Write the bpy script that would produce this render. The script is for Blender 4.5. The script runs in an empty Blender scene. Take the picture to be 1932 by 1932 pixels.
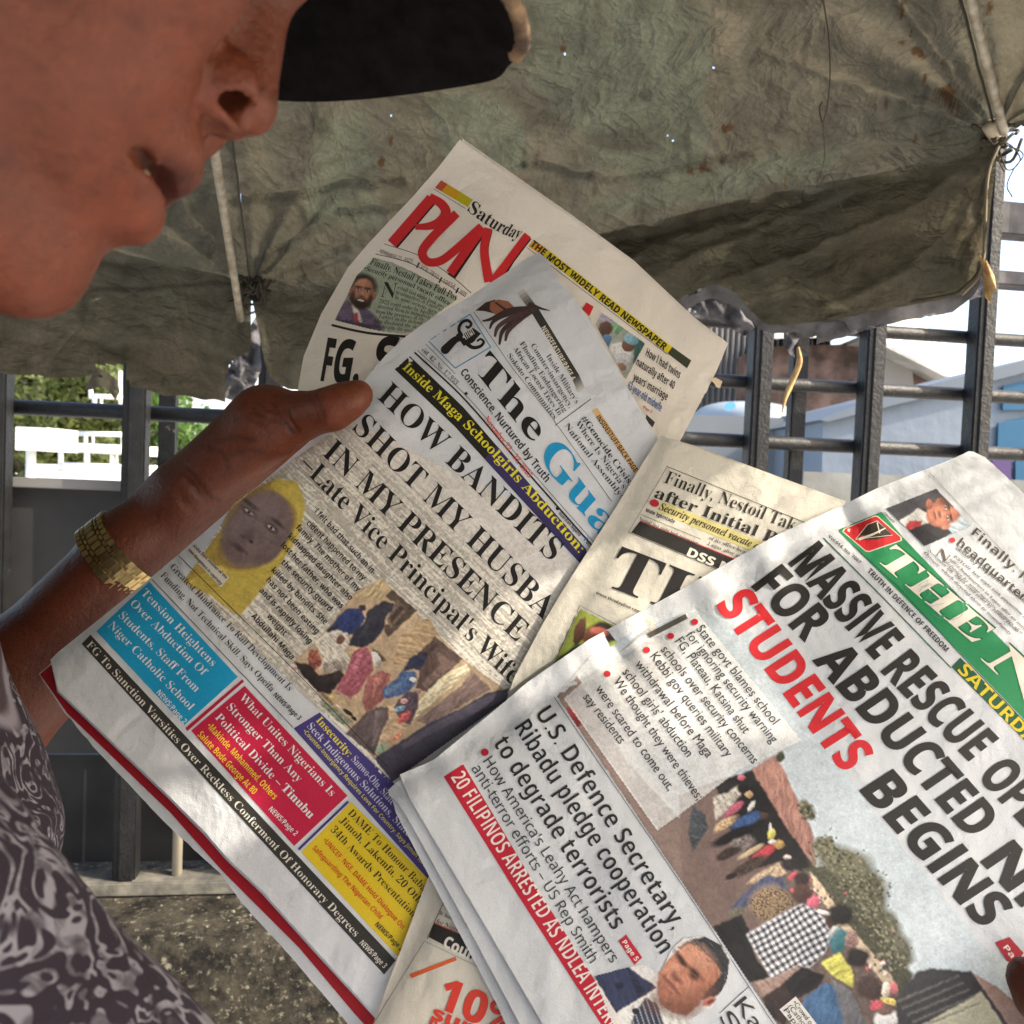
import bpy, bmesh, math, random
import numpy as np
from mathutils import Vector, noise as mn
random.seed(7); RNG = np.random.default_rng(7)
SC = bpy.context.scene
COL = SC.collection

# ------------------------------------------------------------------ camera, sky, sun, exposure
CAM = np.array([0.0, 0.0, 1.40]); FPX = 1673.0; CX = 966.0
PITCH = math.radians(-2.3); ROLL = math.radians(2.3)
_f = np.array([0, math.cos(PITCH), math.sin(PITCH)])
_r0 = np.array([1.0, 0, 0]); _u0 = np.cross(_r0, _f)
_r = _r0 * math.cos(ROLL) + _u0 * math.sin(ROLL)
_u = -_r0 * math.sin(ROLL) + _u0 * math.cos(ROLL)
CB = np.stack([_r, _u, _f], 1)                       # camera axes as columns
cd = bpy.data.cameras.new('camera'); cam = bpy.data.objects.new('camera', cd); COL.objects.link(cam)
from mathutils import Matrix
cam.matrix_world = Matrix(((_r[0], _u[0], -_f[0], CAM[0]), (_r[1], _u[1], -_f[1], CAM[1]), (_r[2], _u[2], -_f[2], CAM[2]), (0, 0, 0, 1)))
cd.sensor_width = 36; cd.lens = 36 * FPX / 1932; cd.clip_end = 500; cd.clip_start = 0.01
cd.dof.use_dof = True; cd.dof.focus_distance = 0.62; cd.dof.aperture_fstop = 18.0
SC.camera = cam
SUN = np.array([0.82, -0.17, 0.56]); SUN /= np.linalg.norm(SUN)
w = bpy.data.worlds.new('World'); SC.world = w; w.use_nodes = True
nt = w.node_tree; sky = nt.nodes.new('ShaderNodeTexSky'); sky.sky_type = 'NISHITA'; sky.sun_disc = False
sky.sun_elevation = math.asin(SUN[2]); sky.sun_rotation = math.atan2(SUN[0], SUN[1])
sky.air_density = 1.0; sky.dust_density = 4.0; sky.ozone_density = 0.3
nt.links.new(sky.outputs[0], nt.nodes['Background'].inputs[0]); nt.nodes['Background'].inputs[1].default_value = 0.15
sl = bpy.data.lights.new('sun', 'SUN'); sl.energy = 2.2; sl.angle = math.radians(0.45); sl.color = (1.0, 0.89, 0.72)
so = bpy.data.objects.new('sun', sl); COL.objects.link(so)
so.rotation_euler = Vector(SUN).to_track_quat('Z', 'Y').to_euler()
SC.view_settings.view_transform = 'Standard'; SC.view_settings.look = 'None'
SC.view_settings.exposure = 1.92; SC.view_settings.gamma = 1.0
SC.cycles.max_bounces = 8; SC.cycles.diffuse_bounces = 5; SC.cycles.use_denoising = True

def W(px, py, d):                                    # picture coordinates (1932 units) and depth -> world
    return CAM + CB @ np.array([(px - CX) / FPX * d, (CX - py) / FPX * d, d])
def Wa(px, py, d):
    px, py, d = np.broadcast_arrays(np.asarray(px, float), np.asarray(py, float), np.asarray(d, float))
    q = np.stack([(px - CX) / FPX * d, (CX - py) / FPX * d, d], -1)
    return q @ CB.T + CAM
def lin(r, g, b):
    return tuple(((c / 255) / 12.92 if c / 255 <= .04045 else ((c / 255 + .055) / 1.055) ** 2.4) for c in (r, g, b))

# ------------------------------------------------------------------ object helpers
def tag(o, label=None, cat=None, group=None, kind=None):
    for k, v in (('label', label), ('category', cat), ('group', group), ('kind', kind)):
        if v: o[k] = v
    return o
def thing(name, label, cat, loc=(0, 0, 0), group=None):
    o = bpy.data.objects.new(name, None); COL.objects.link(o); o.location = loc; o.empty_display_size = .05
    return tag(o, label, cat, group)
def obj(name, me, mats, parent=None):
    o = bpy.data.objects.new(name, me); COL.objects.link(o)
    for m in (mats if isinstance(mats, (list, tuple)) else [mats]): me.materials.append(m)
    if parent is not None:
        o.parent = parent; o.matrix_parent_inverse = Matrix.Translation(-Vector(parent.location)) if parent.parent is None else Matrix()
        if parent.type == 'MESH' or parent.parent is not None: o.matrix_parent_inverse = parent.matrix_world.inverted()
    return o
def mesh(name, v, f, smooth=False):
    me = bpy.data.meshes.new(name)
    me.from_pydata([tuple(p) for p in v], [], [tuple(q) for q in f]); me.update()
    if smooth: me.polygons.foreach_set('use_smooth', [True] * len(me.polygons))
    return me
def bm_mesh(name, bm, smooth=False):
    me = bpy.data.meshes.new(name); bm.to_mesh(me); bm.free()
    if smooth: me.polygons.foreach_set('use_smooth', [True] * len(me.polygons))
    return me
def quadmesh(name, V, F, smooth=True):               # numpy verts and quads
    me = bpy.data.meshes.new(name); n = len(F)
    me.vertices.add(len(V)); me.vertices.foreach_set('co', np.asarray(V, np.float32).ravel())
    me.loops.add(n * 4); me.loops.foreach_set('vertex_index', np.asarray(F, np.int32).ravel())
    me.polygons.add(n); me.polygons.foreach_set('loop_start', np.arange(0, n * 4, 4, dtype=np.int32))
    try: me.polygons.foreach_set('loop_total', np.full(n, 4, np.int32))
    except Exception: pass
    me.polygons.foreach_set('use_smooth', np.full(n, smooth)); me.update(calc_edges=True); me.validate()
    return me
def set_col(me, name, rgb):
    a = me.color_attributes.new(name, 'FLOAT_COLOR', 'POINT')
    c = np.ones((len(me.vertices), 4), np.float32); c[:, :3] = rgb; a.data.foreach_set('color', c.ravel())
def box(bm, c, s, rot=None, bevel=0):
    r = bmesh.ops.create_cube(bm, size=1.0); vs = r['verts']
    for v in vs:
        p = Vector((v.co.x * s[0], v.co.y * s[1], v.co.z * s[2]))
        if rot is not None: p = rot @ p
        v.co = p + Vector(c)
    if bevel:
        es = list({e for v in vs for e in v.link_edges})
        bmesh.ops.bevel(bm, geom=es, offset=bevel, segments=2, affect='EDGES')
def tube_vf(pts, rad, n=10, cap=True):
    P = np.asarray(pts, float); m = len(P); rad = np.broadcast_to(np.asarray(rad, float), (m,))
    T = np.gradient(P, axis=0); T /= np.linalg.norm(T, axis=1)[:, None] + 1e-12
    a = np.array([0, 0, 1.0]) if abs(T[0][2]) < .9 else np.array([1.0, 0, 0]); V = []; F = []
    for i in range(m):
        b = np.cross(T[i], a); b /= np.linalg.norm(b) + 1e-12; c = np.cross(b, T[i]); a = c
        for k in range(n):
            t = 2 * math.pi * k / n; V.append(P[i] + rad[i] * (math.cos(t) * b + math.sin(t) * c))
    for i in range(m - 1):
        for k in range(n): F.append((i * n + k, i * n + (k + 1) % n, (i + 1) * n + (k + 1) % n, (i + 1) * n + k))
    if cap: F.append(tuple(range(n))[::-1]); F.append(tuple(range((m - 1) * n, m * n)))
    return V, F
def tube(name, pts, rad, mat, parent=None, n=10):
    v, f = tube_vf(pts, rad, n); return obj(name, mesh(name, v, f, True), mat, parent)
def joinvf(parts):
    V = []; F = []
    for v, f in parts:
        o = len(V); V += list(v); F += [tuple(i + o for i in q) for q in f]
    return V, F
def spline(pts, n=40):                               # Catmull-Rom through points
    P = np.asarray(pts, float); Q = np.vstack([2 * P[0] - P[1], P, 2 * P[-1] - P[-2]]); out = []
    m = len(P) - 1
    for i in range(n + 1):
        t = i / n * m; k = min(int(t), m - 1); t -= k; a, b, c, d = Q[k:k + 4]
        out.append(.5 * ((2 * b) + (c - a) * t + (2 * a - 5 * b + 4 * c - d) * t * t + (3 * b - a - 3 * c + d) * t ** 3))
    return np.array(out)
def nz(x, y, z=0.0): return mn.noise(Vector((x, y, z)))
def inpoly(X, Y, poly):
    P = np.asarray(poly, float); r = np.zeros(X.shape, bool); j = len(P) - 1
    for i in range(len(P)):
        xi, yi = P[i]; xj, yj = P[j]
        c = ((yi > Y) != (yj > Y))
        r ^= c & (X < (xj - xi) * (Y - yi) / ((yj - yi) if yj != yi else 1e-9) + xi); j = i
    return r
_lat = {}
def vnoise(X, Y, seed=0):                            # smooth value noise, vectorised, -1..1
    if seed not in _lat: _lat[seed] = np.random.default_rng(100 + seed).uniform(-1, 1, (256, 256))
    L = _lat[seed]; xi = np.floor(X).astype(int); yi = np.floor(Y).astype(int); fx = X - xi; fy = Y - yi
    fx = fx * fx * (3 - 2 * fx); fy = fy * fy * (3 - 2 * fy)
    g = lambda a, b: L[a % 256, b % 256]
    return (g(xi, yi) * (1 - fx) + g(xi + 1, yi) * fx) * (1 - fy) + (g(xi, yi + 1) * (1 - fx) + g(xi + 1, yi + 1) * fx) * fy
def fbm(X, Y, oct=4, seed=0):
    s = 0; a = 1.0; t = 0
    for k in range(oct): s = s + a * vnoise(X * 2 ** k + 17 * k, Y * 2 ** k + 5 * k, seed + k); t += a; a *= .5
    return s / t

# ------------------------------------------------------------------ materials
def mat(name, col, rough=.6, spec=.3, metal=0, build=None):
    m = bpy.data.materials.new(name); m.use_nodes = True; n = m.node_tree.nodes; b = n['Principled BSDF']
    b.inputs['Base Color'].default_value = (*col, 1); b.inputs['Roughness'].default_value = rough
    b.inputs['Specular IOR Level'].default_value = spec; b.inputs['Metallic'].default_value = metal
    if build: build(m.node_tree, b)
    return m
def N(nt, typ, **kw):
    n = nt.nodes.new(typ)
    for k, v in kw.items():
        if k.startswith('i_'): n.inputs[k[2:].replace('_', ' ')].default_value = v
        else: setattr(n, k, v)
    return n
def noise_node(nt, scale, detail=4, rough=.55, coord='Object', dist=0.0, vec=None, stretch=None):
    t = N(nt, 'ShaderNodeTexCoord'); n = N(nt, 'ShaderNodeTexNoise'); n.inputs['Scale'].default_value = scale
    n.inputs['Detail'].default_value = detail; n.inputs['Roughness'].default_value = rough; n.inputs['Distortion'].default_value = dist
    src = t.outputs[coord]
    if stretch:
        mp = N(nt, 'ShaderNodeMapping'); mp.inputs['Scale'].default_value = stretch; nt.links.new(src, mp.inputs[0]); src = mp.outputs[0]
    nt.links.new(src, n.inputs['Vector']); return n.outputs['Fac']
def ramp(nt, fac, stops):
    r = N(nt, 'ShaderNodeValToRGB'); e = r.color_ramp.elements
    while len(e) < len(stops): e.new(.5)
    for el, (p, c) in zip(e, stops): el.position = p; el.color = (*c, 1) if len(c) == 3 else c
    nt.links.new(fac, r.inputs[0]); return r.outputs[0]
def mixc(nt, fac, a, b, mode='MIX'):
    m = N(nt, 'ShaderNodeMix', data_type='RGBA', blend_type=mode)
    for s, i in ((fac, 0), (a, 6), (b, 7)):
        if hasattr(s, 'is_linked') or hasattr(s, 'links'): nt.links.new(s, m.inputs[i])
        else: m.inputs[i].default_value = s if i == 0 else (*s, 1)
    return m.outputs[2]
def bump(nt, b, h, strength=.3, dist=.002):
    n = N(nt, 'ShaderNodeBump'); n.inputs['Strength'].default_value = strength; n.inputs['Distance'].default_value = dist
    nt.links.new(h, n.inputs['Height']); nt.links.new(n.outputs[0], b.inputs['Normal']); return n
def dirty(c1, c2, scale, bscale=0, bs=.3, bd=.002, detail=5, lo=.35, hi=.65):
    def f(nt, b):
        nt.links.new(ramp(nt, noise_node(nt, scale, detail), [(lo, c1), (hi, c2)]), b.inputs['Base Color'])
        if bscale: bump(nt, b, noise_node(nt, bscale, 4), bs, bd)
    return f
def paper_mat(name, c):
    def f(nt, b):
        n1 = noise_node(nt, 900, 3, .7); n2 = noise_node(nt, 25, 3)
        a = mixc(nt, ramp(nt, n1, [(.3, (.0,) * 3), (.75, (1.,) * 3)]), tuple(x * .90 for x in c), tuple(min(1, x * 1.05) for x in c))
        nt.links.new(mixc(nt, ramp(nt, n2, [(.35, (.0,) * 3), (.7, (1.,) * 3)]), a, tuple(x * .93 for x in c)), b.inputs['Base Color'])
        h = N(nt, 'ShaderNodeMath', operation='ADD'); hm = N(nt, 'ShaderNodeMath', operation='MULTIPLY'); hm.inputs[1].default_value = 6.0
        nt.links.new(noise_node(nt, 1400, 2), h.inputs[0]); nt.links.new(noise_node(nt, 60, 3), hm.inputs[0]); nt.links.new(hm.outputs[0], h.inputs[1])
        h2 = N(nt, 'ShaderNodeMath', operation='MULTIPLY_ADD'); nt.links.new(noise_node(nt, 17, 3, .5, dist=.6), h2.inputs[0]); h2.inputs[1].default_value = 22.0; nt.links.new(h.outputs[0], h2.inputs[2]); bump(nt, b, h2.outputs[0], .4, .0006)
    return mat(name, c, .75, .25, build=f)
_ink = {}
def ink(r, g, b):
    k = (r, g, b)
    if k not in _ink:
        c = lin(r, g, b)
        def f(nt, bs):
            n1 = noise_node(nt, 1500, 2, .6)
            nt.links.new(mixc(nt, ramp(nt, n1, [(.35, (0.,) * 3), (.75, (1.,) * 3)]), c, tuple(min(1, x * 1.15 + .012) for x in c)), bs.inputs['Base Color'])
        _ink[k] = mat('ink', c, .55, .3, build=f)
    return _ink[k]
def photo_mat():
    m = bpy.data.materials.new('printed_photo'); m.use_nodes = True; nt = m.node_tree; b = nt.nodes['Principled BSDF']
    a = N(nt, 'ShaderNodeAttribute', attribute_name='ink'); n1 = noise_node(nt, 1600, 2, .7)
    nt.links.new(mixc(nt, ramp(nt, n1, [(.3, (.86,) * 3), (.7, (1.08,) * 3)]), (0, 0, 0), a.outputs['Color']), b.inputs['Base Color'])
    mx = b.inputs['Base Color'].links[0].from_node
    mx.blend_type = 'MULTIPLY'; nt.links.new(a.outputs['Color'], mx.inputs[6]); mx.inputs[0].default_value = 1.0
    for l in list(mx.inputs[0].links): nt.links.remove(l)
    nt.links.new(ramp(nt, n1, [(.3, (.86,) * 3), (.7, (1.1,) * 3)]), mx.inputs[7])
    b.inputs['Roughness'].default_value = .5; b.inputs['Specular IOR Level'].default_value = .3
    return m
PHOTO = photo_mat()
# ------------------------------------------------------------------ newspapers: sheets, print and pictures
_M = np.array([[1, 735, 1500], [1, 1840, 850], [1, 1932, 1932]], float)
PL = np.linalg.solve(_M, np.array([1 / .515, 1 / .585, 1 / .475]))
def _cr(i, j): return lambda x, y: (644 * i + x / 3, 644 * j + y / 3)
A, B, C, D, E, F, G, H, I = [_cr(i, j) for j in range(3) for i in range(3)]
K1 = lambda x, y: (563.5 + x * .23437, 442.75 + y * .23437)
K2 = lambda x, y: (845.25 + x * .27084, 543.4 + y * .27084)
K3 = lambda x, y: (251.6 + x * .33854, 825.1 + y * .33854)
K4 = lambda x, y: (1147.1 + x * .40625, 794.9 + y * .40625)
K5 = lambda x, y: (1509.4 + x * .2344, 1006.3 + y * .2344)
P0 = lambda x, y: (x, y)
def linedist(p, q, X, Y):                            # distance to the right-hand side of p->q
    dx, dy = q[0] - p[0], q[1] - p[1]; L = math.hypot(dx, dy)
    return (X - p[0]) * (-dy / L) + (Y - p[1]) * (dx / L), (X - p[0]) * dx / L + (Y - p[1]) * dy / L
def off_punch(X, Y):
    d, s = linedist((870, 263), (600, 640), X, Y); d = -d
    return .034 + .05 * np.clip(1 - d / 190, 0, 1.4) ** 2 * np.clip(s / 300, 0, 1) + .0015 * vnoise(X / 90, Y / 90, 3)
def off_guard(X, Y):
    d, s = linedist((95, 1245), (1016, 476), X, Y)
    return .017 + .007 * np.exp(-np.clip(d, 0, 1e4) / 30) + .0012 * vnoise(X / 140, Y / 140, 4) + .010 * np.exp(-np.clip((X - 60) * .5 + (Y - 480) * .8 - 470, 0, 1e4) / 60)
def off_thisday(X, Y):
    d, s = linedist((704, 1932), (1249, 822), X, Y)
    return .0085 + .005 * np.exp(-np.clip(d, 0, 1e4) / 25) + .0008 * vnoise(X / 120, Y / 120, 5)
def off_nation(X, Y):
    d, s = linedist((733, 1495), (1832, 852), X, Y); d = np.clip(d, 0, 1e4)
    return .005 * np.exp(-d / 26) + .0026 * np.exp(-d / 55) * vnoise(s / 42, d / 300, 6) + .0020 * np.exp(-d / 160) * vnoise(s / 65 + d / 160, d / 140, 7) \
        + .0012 * vnoise(X / 150, Y / 150, 8) - .004 * np.exp(-((X + Y * .9 - 2900) / 260) ** 2)
def surf(off, X, Y, lift=0.0):
    X = np.asarray(X, float); Y = np.asarray(Y, float)
    return Wa(X, Y, 1 / (PL[0] + PL[1] * X + PL[2] * Y) + off(X, Y) - lift)

def slice2d(bm, step):
    xs = [v.co.x for v in bm.verts]; ys = [v.co.y for v in bm.verts]
    if not xs: return
    for ax, lo, hi in ((0, min(xs), max(xs)), (1, min(ys), max(ys))):
        k = math.ceil(lo / step + 1e-6)
        while k * step < hi:
            co = [0, 0, 0]; no = [0, 0, 0]; co[ax] = k * step; no[ax] = 1
            bmesh.ops.bisect_plane(bm, geom=bm.verts[:] + bm.edges[:] + bm.faces[:], plane_co=co, plane_no=no, dist=1e-6); k += 1
def to_surface(bm, off, lift):
    bmesh.ops.triangulate(bm, faces=bm.faces[:])
    if not bm.verts: return
    q = np.array([v.co[:2] for v in bm.verts]); p = surf(off, q[:, 0], q[:, 1], lift)
    for v, c in zip(bm.verts, p): v.co = c
    for f in bm.faces: f.normal_update()
    c0 = Vector(CAM)
    flip = [f for f in bm.faces if f.normal.dot(c0 - f.calc_center_median()) < 0]
    if flip: bmesh.ops.reverse_faces(bm, faces=flip)
def poly_bm(polys):
    bm = bmesh.new()
    for P in polys:
        vs = [bm.verts.new((p[0], p[1], 0)) for p in P]
        try: bm.faces.new(vs)
        except ValueError: pass
    return bm
def fill(paper, name, polys, rgb, lift=.0002, step=12):
    bm = poly_bm(polys); bmesh.ops.triangulate(bm, faces=bm.faces[:]); slice2d(bm, step); to_surface(bm, paper['off'], lift)
    return obj(name, bm_mesh(name, bm), ink(*rgb), paper['root'])
def stroke_polys(pts, wid, smooth=0):                # a drawn line as quads
    P = spline(pts, smooth) if smooth else np.asarray(pts, float)
    wd = np.interp(np.linspace(0, 1, len(P)), np.linspace(0, 1, len(np.atleast_1d(wid))), np.atleast_1d(wid)) / 2
    T = np.gradient(P, axis=0); T /= np.linalg.norm(T, axis=1)[:, None] + 1e-9; Nn = np.stack([-T[:, 1], T[:, 0]], 1)
    a = P + Nn * wd[:, None]; b = P - Nn * wd[:, None]
    return [[a[i], a[i + 1], b[i + 1], b[i]] for i in range(len(P) - 1)]
def line(paper, name, pts, wid, rgb, lift=.0003, smooth=0):
    return fill(paper, name, stroke_polys(pts, wid, smooth), rgb, lift, 12)
def ell(cx, cy, rx, ry, n=20, a=0):
    return [(cx + rx * math.cos(t) * math.cos(a) - ry * math.sin(t) * math.sin(a), cy + rx * math.cos(t) * math.sin(a) + ry * math.sin(t) * math.cos(a)) for t in [2 * math.pi * k / n for k in range(n)]]

STY = dict(sans=(None, 0), sansb=(0x1D5D4, 0), sansm=(0x1D5D4, -.010), heavy=(0x1D5D4, .018), serifb=(0x1D400, 0), serifm=(0x1D400, -.0055), serif=(0x1D400, -.009), serifl=(0x1D400, -.011), it=(0x1D434, .004), bi=(0x1D468, 0), sansbi=(0x1D63C, 0), sansl=(0x1D5A0, 0), wide=(None, .018))
def conv(s, base):
    if not base: return s
    o = ''
    for ch in s:
        if ch == 'I' and base in (0x1D5D4, 0x1D5A0, 0x1D63C): ch = 'l'
        if 'A' <= ch <= 'Z': o += chr(base + ord(ch) - 65)
        elif 'a' <= ch <= 'z': o += '\u210E' if (base == 0x1D434 and ch == 'h') else chr(base + 26 + ord(ch) - 97)
        elif '0' <= ch <= '9' and base in (0x1D400, 0x1D434, 0x1D468): o += chr(0x1D7CE + ord(ch) - 48)
        elif '0' <= ch <= '9' and base in (0x1D5D4, 0x1D63C): o += chr(0x1D7EC + ord(ch) - 48)
        elif '0' <= ch <= '9' and base == 0x1D5A0: o += chr(0x1D7E2 + ord(ch) - 48)
        else: o += ch
    return o
_TS = None
def text_bm(s, style):
    base, off = STY[style]; c = bpy.data.curves.new('t', 'FONT'); c.body = conv(s, base); c.offset = off; c.fill_mode = 'FRONT'; c.resolution_u = 5
    global _TS
    if _TS is None: _TS = bpy.data.scenes.new('lettering')
    o = bpy.data.objects.new('t', c); _TS.collection.objects.link(o)
    me = bpy.data.meshes.new_from_object(o)
    bm = bmesh.new(); bm.from_mesh(me); bpy.data.meshes.remove(me); bpy.data.objects.remove(o); bpy.data.curves.remove(c)
    return bm
_cap = {}
def cap_h(style):
    if style not in _cap:
        b = text_bm('H', style); _cap[style] = max(v.co.y for v in b.verts); b.free()
    return _cap[style]
def text(paper, name, s, style, rgb, base, up, lift=.0004, step=12):
    """base = two or three picture points of the baseline, up = vector of one capital's height"""
    bm = text_bm(s, style)
    if not bm.verts: bm.free(); return None
    x0 = min(v.co.x for v in bm.verts); x1 = max(v.co.x for v in bm.verts); ch = cap_h(style)
    b = [np.array(p, float) for p in base]; up = np.array(up, float)
    for v in bm.verts:
        t = (v.co.x - x0) / (x1 - x0)
        if len(b) == 2: p = b[0] + (b[1] - b[0]) * t
        else:                                        # parabola through three points (middle at t = .5)
            p = b[0] * (2 * (t - .5) * (t - 1)) + b[1] * (4 * t * (1 - t)) + b[2] * (2 * t * (t - .5))
        p = p + up * (v.co.y / ch); v.co = (p[0], p[1], 0)
    slice2d(bm, step); to_surface(bm, paper['off'], lift)
    return obj(name, bm_mesh(name, bm), ink(*rgb), paper['root'])

def sheet(paper, name, outline, material, back=.0004, lift=0.0, step=12):
    bm = poly_bm([outline]); slice2d(bm, step); bmesh.ops.triangulate(bm, faces=bm.faces[:])
    q = np.array([v.co[:2] for v in bm.verts]); bm.verts.index_update()
    fr = surf(paper['off'], q[:, 0], q[:, 1], lift); bk = surf(paper['off'], q[:, 0], q[:, 1], lift - back); n = len(q)
    fs = []; ex = []
    for f in bm.faces:
        t = [v.index for v in f.verts]; f.normal_update()
        if f.normal.z > 0: t = t[::-1]               # picture y points down
        fs.append(tuple(t)); fs.append(tuple(i + n for i in t[::-1]))
    for e in bm.edges:
        if len(e.link_faces) == 1:
            a, b = e.verts[0].index, e.verts[1].index; k = 2 * n + len(ex); ex += [fr[a], fr[b], bk[b], bk[a]]; fs.append((k, k + 1, k + 2, k + 3))
    bm.free()
    me = mesh(name, np.vstack([fr, bk] + ([np.array(ex)] if ex else [])), fs)
    for p in me.polygons: p.use_smooth = len(p.vertices) == 3
    return obj(name, me, material, paper['root'])
def ragged(poly, amp, seg=6, seed=1):
    r = np.random.default_rng(seed); out = []
    for i in range(len(poly)):
        p = np.array(poly[i], float); q = np.array(poly[(i + 1) % len(poly)], float); n = max(1, int(np.linalg.norm(q - p) / seg))
        for k in range(n):
            out.append(tuple(p + (q - p) * k / n + (r.uniform(-amp, amp, 2) if k else 0)))
    return out

class Raster:                                        # an inked half-tone picture printed on a page
    def __init__(s, poly, step=2.0):
        P = np.array(poly, float); s.step = step; s.poly = P
        xs = np.arange(P[:, 0].min(), P[:, 0].max() + step, step); ys = np.arange(P[:, 1].min(), P[:, 1].max() + step, step)
        s.X, s.Y = np.meshgrid(xs, ys, indexing='ij'); s.C = np.ones(s.X.shape + (3,)) * .6; s.sh = None
    def put(s, m, rgb, a=1.0, var=0.0, sc=20, seed=0):
        c = np.array(lin(*rgb)) * 1.2
        col = c * (1 + var * fbm(s.X / sc, s.Y / sc, 3, seed)[..., None]) if var else c
        if s.sh is not None: col = col * s.sh[..., None]; s.sh = None
        m = np.asarray(m, float)[..., None] * a; s.C = s.C * (1 - m) + np.clip(col, 0, 1) * m
    def all(s): return np.ones(s.X.shape)
    def poly_(s, P, rgb, a=1.0, var=.0, sc=20, seed=0):
        Q = np.array(P, float); t = ((s.X - Q[:, 0].min()) / (np.ptp(Q[:, 0]) + 1) * .45 + (s.Y - Q[:, 1].min()) / (np.ptp(Q[:, 1]) + 1) * .55); an = Q[0, 0] * .37 + seed; ca, sa = math.cos(an), math.sin(an); wx = s.X + 5 * vnoise(s.X / 18, s.Y / 18, 36)
        fold = fbm((wx * ca + s.Y * sa) / 4.5, (s.Y * ca - wx * sa) / 22, 3, 37); s.sh = np.clip(1.22 - .5 * t + (.40 if np.ptp(Q[:, 0]) < 150 else .08) * fold, .35, 1.6)
        m = inpoly(s.X + 1.3 * vnoise(s.X / 6, s.Y / 6, 31), s.Y + 1.3 * vnoise(s.X / 6, s.Y / 6, 32), P).astype(float)
        for ax in (0, 1): m = (np.roll(m, 1, ax) + 2 * m + np.roll(m, -1, ax)) / 4
        s.put(m, rgb, a, var, sc, seed)
    def draw(s, f, items):                           # ('p', points, colour, var) polygons and ('e', cx, cy, rx, ry, rot, colour, var) ellipses
        k0 = f(1, 0)[0] - f(0, 0)[0]
        for n, it in enumerate(items):
            if it[0] == 'p': s.poly_([f(*q) for q in it[1]], it[2], 1, it[3] if len(it) > 3 else .15, it[4] if len(it) > 4 else 6, n % 9)
            else: s.ell_(*f(it[1], it[2]), it[3] * k0, it[4] * k0, it[5], it[6], it[8] if len(it) > 8 else 1, .22, it[7] if len(it) > 7 else .15, 4, n % 9, .16)
    def ell_(s, cx, cy, rx, ry, rot, rgb, a=1.0, soft=.12, var=.0, sc=12, seed=0, wob=.15):
        t = math.radians(rot); dx, dy = s.X - cx, s.Y - cy
        u = (dx * math.cos(t) + dy * math.sin(t)) / rx; v = (-dx * math.sin(t) + dy * math.cos(t)) / ry
        r = np.sqrt(u * u + v * v) * (1 + wob * vnoise(s.X / (rx * .5), s.Y / (rx * .5), 40 + seed))
        if rx > 4: s.sh = np.clip(1.04 - .22 * (dx / rx) - .28 * (dy / rx), .5, 1.6)
        s.put(np.clip((1 + soft - r) / (2 * soft), 0, 1), rgb, a, var, sc, seed)
    def build(s, paper, name, lift=.0003, mask=None, detail=.5):
        g = s.C.mean(-1, keepdims=True); s.C = g + (s.C - g) * .78; L = g[..., 0]; e = 2 * L - np.roll(L, 2, 0) - np.roll(L, 2, 1); fo = fbm(s.X / 9 + vnoise(s.X / 14, s.Y / 14, 75) * 1.5, s.Y / 4 + vnoise(s.X / 14, s.Y / 14, 76) * 1.5, 3, 77); s.C = s.C * (1 + np.clip(e * 1.0, -.25, .25) * detail + .10 * detail * fo)[..., None]; d = 1 + .16 * fbm(s.X / 5, s.Y / 5, 3, 71) + .12 * fbm(s.X / 16, s.Y / 16, 3, 72) + .05 * RNG.normal(size=s.X.shape); s.C = np.clip(s.C * d[..., None], 0, .8)
        m = inpoly(s.X, s.Y, s.poly) if mask is None else mask & inpoly(s.X, s.Y, s.poly)
        nx, ny = s.X.shape; idx = np.arange(nx * ny).reshape(nx, ny)
        ok = m[:-1, :-1] & m[1:, :-1] & m[1:, 1:] & m[:-1, 1:]
        Fq = np.stack([idx[:-1, :-1], idx[:-1, 1:], idx[1:, 1:], idx[1:, :-1]], -1)[ok]
        used = np.unique(Fq); mp = np.full(nx * ny, -1); mp[used] = np.arange(len(used))
        V = surf(paper['off'], s.X.ravel()[used], s.Y.ravel()[used], lift)
        me = quadmesh(name, V, mp[Fq]); set_col(me, 'ink', s.C.reshape(-1, 3)[used])
        return obj(name, me, PHOTO, paper['root'])
    def face(s, cx, cy, r, ang, skin, hair=None, beard=None, smile=False):
        """a small printed portrait head; ang = direction of the crown in degrees (0 = right, -90 = up)"""
        a = math.radians(ang); ux, uy = math.cos(a), math.sin(a); rx, ry = -uy, ux   # up, right
        P = lambda x, y: (cx + r * (x * rx + y * ux), cy + r * (x * ry + y * uy))
        def e(x, y, w, h, rgb, al=1.0, soft=.25): s.ell_(*P(x, y), r * h, r * w, ang, rgb, al, soft, .12, 6, 3, .05)
        if hair: e(0, .28, .86, .95, hair); e(0, .55, .8, .62, hair)
        e(-.78, -.05, .14, .25, skin); e(.78, -.05, .14, .25, skin)
        e(0, -.06, .74, .98, skin, 1, .1)
        dk = tuple(int(c * .62) for c in skin); lt = tuple(min(255, int(c * 1.28)) for c in skin)
        e(.1, .55, .45, .28, lt, .55, .8); e(-.35, -.15, .28, .25, lt, .4, .8); e(.42, -.15, .22, .25, lt, .45, .8); e(-.62, -.2, .2, .7, dk, .5, .8)
        if beard: e(0, -.72, .58, .36, beard, .95, .3); e(-.58, -.4, .16, .45, beard, .8, .4); e(.58, -.4, .16, .45, beard, .8, .4); e(0, -.42, .32, .08, beard, .8, .4)
        for q in (-.31, .31):
            e(q, .2, .22, .1, dk, .8, .5); e(q, .17, .13, .055, (225, 215, 205), .75, .4); e(q, .17, .06, .06, (25, 18, 16), 1, .4); e(q, .36, .24, .06, (35, 25, 22), .9, .5)
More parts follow.
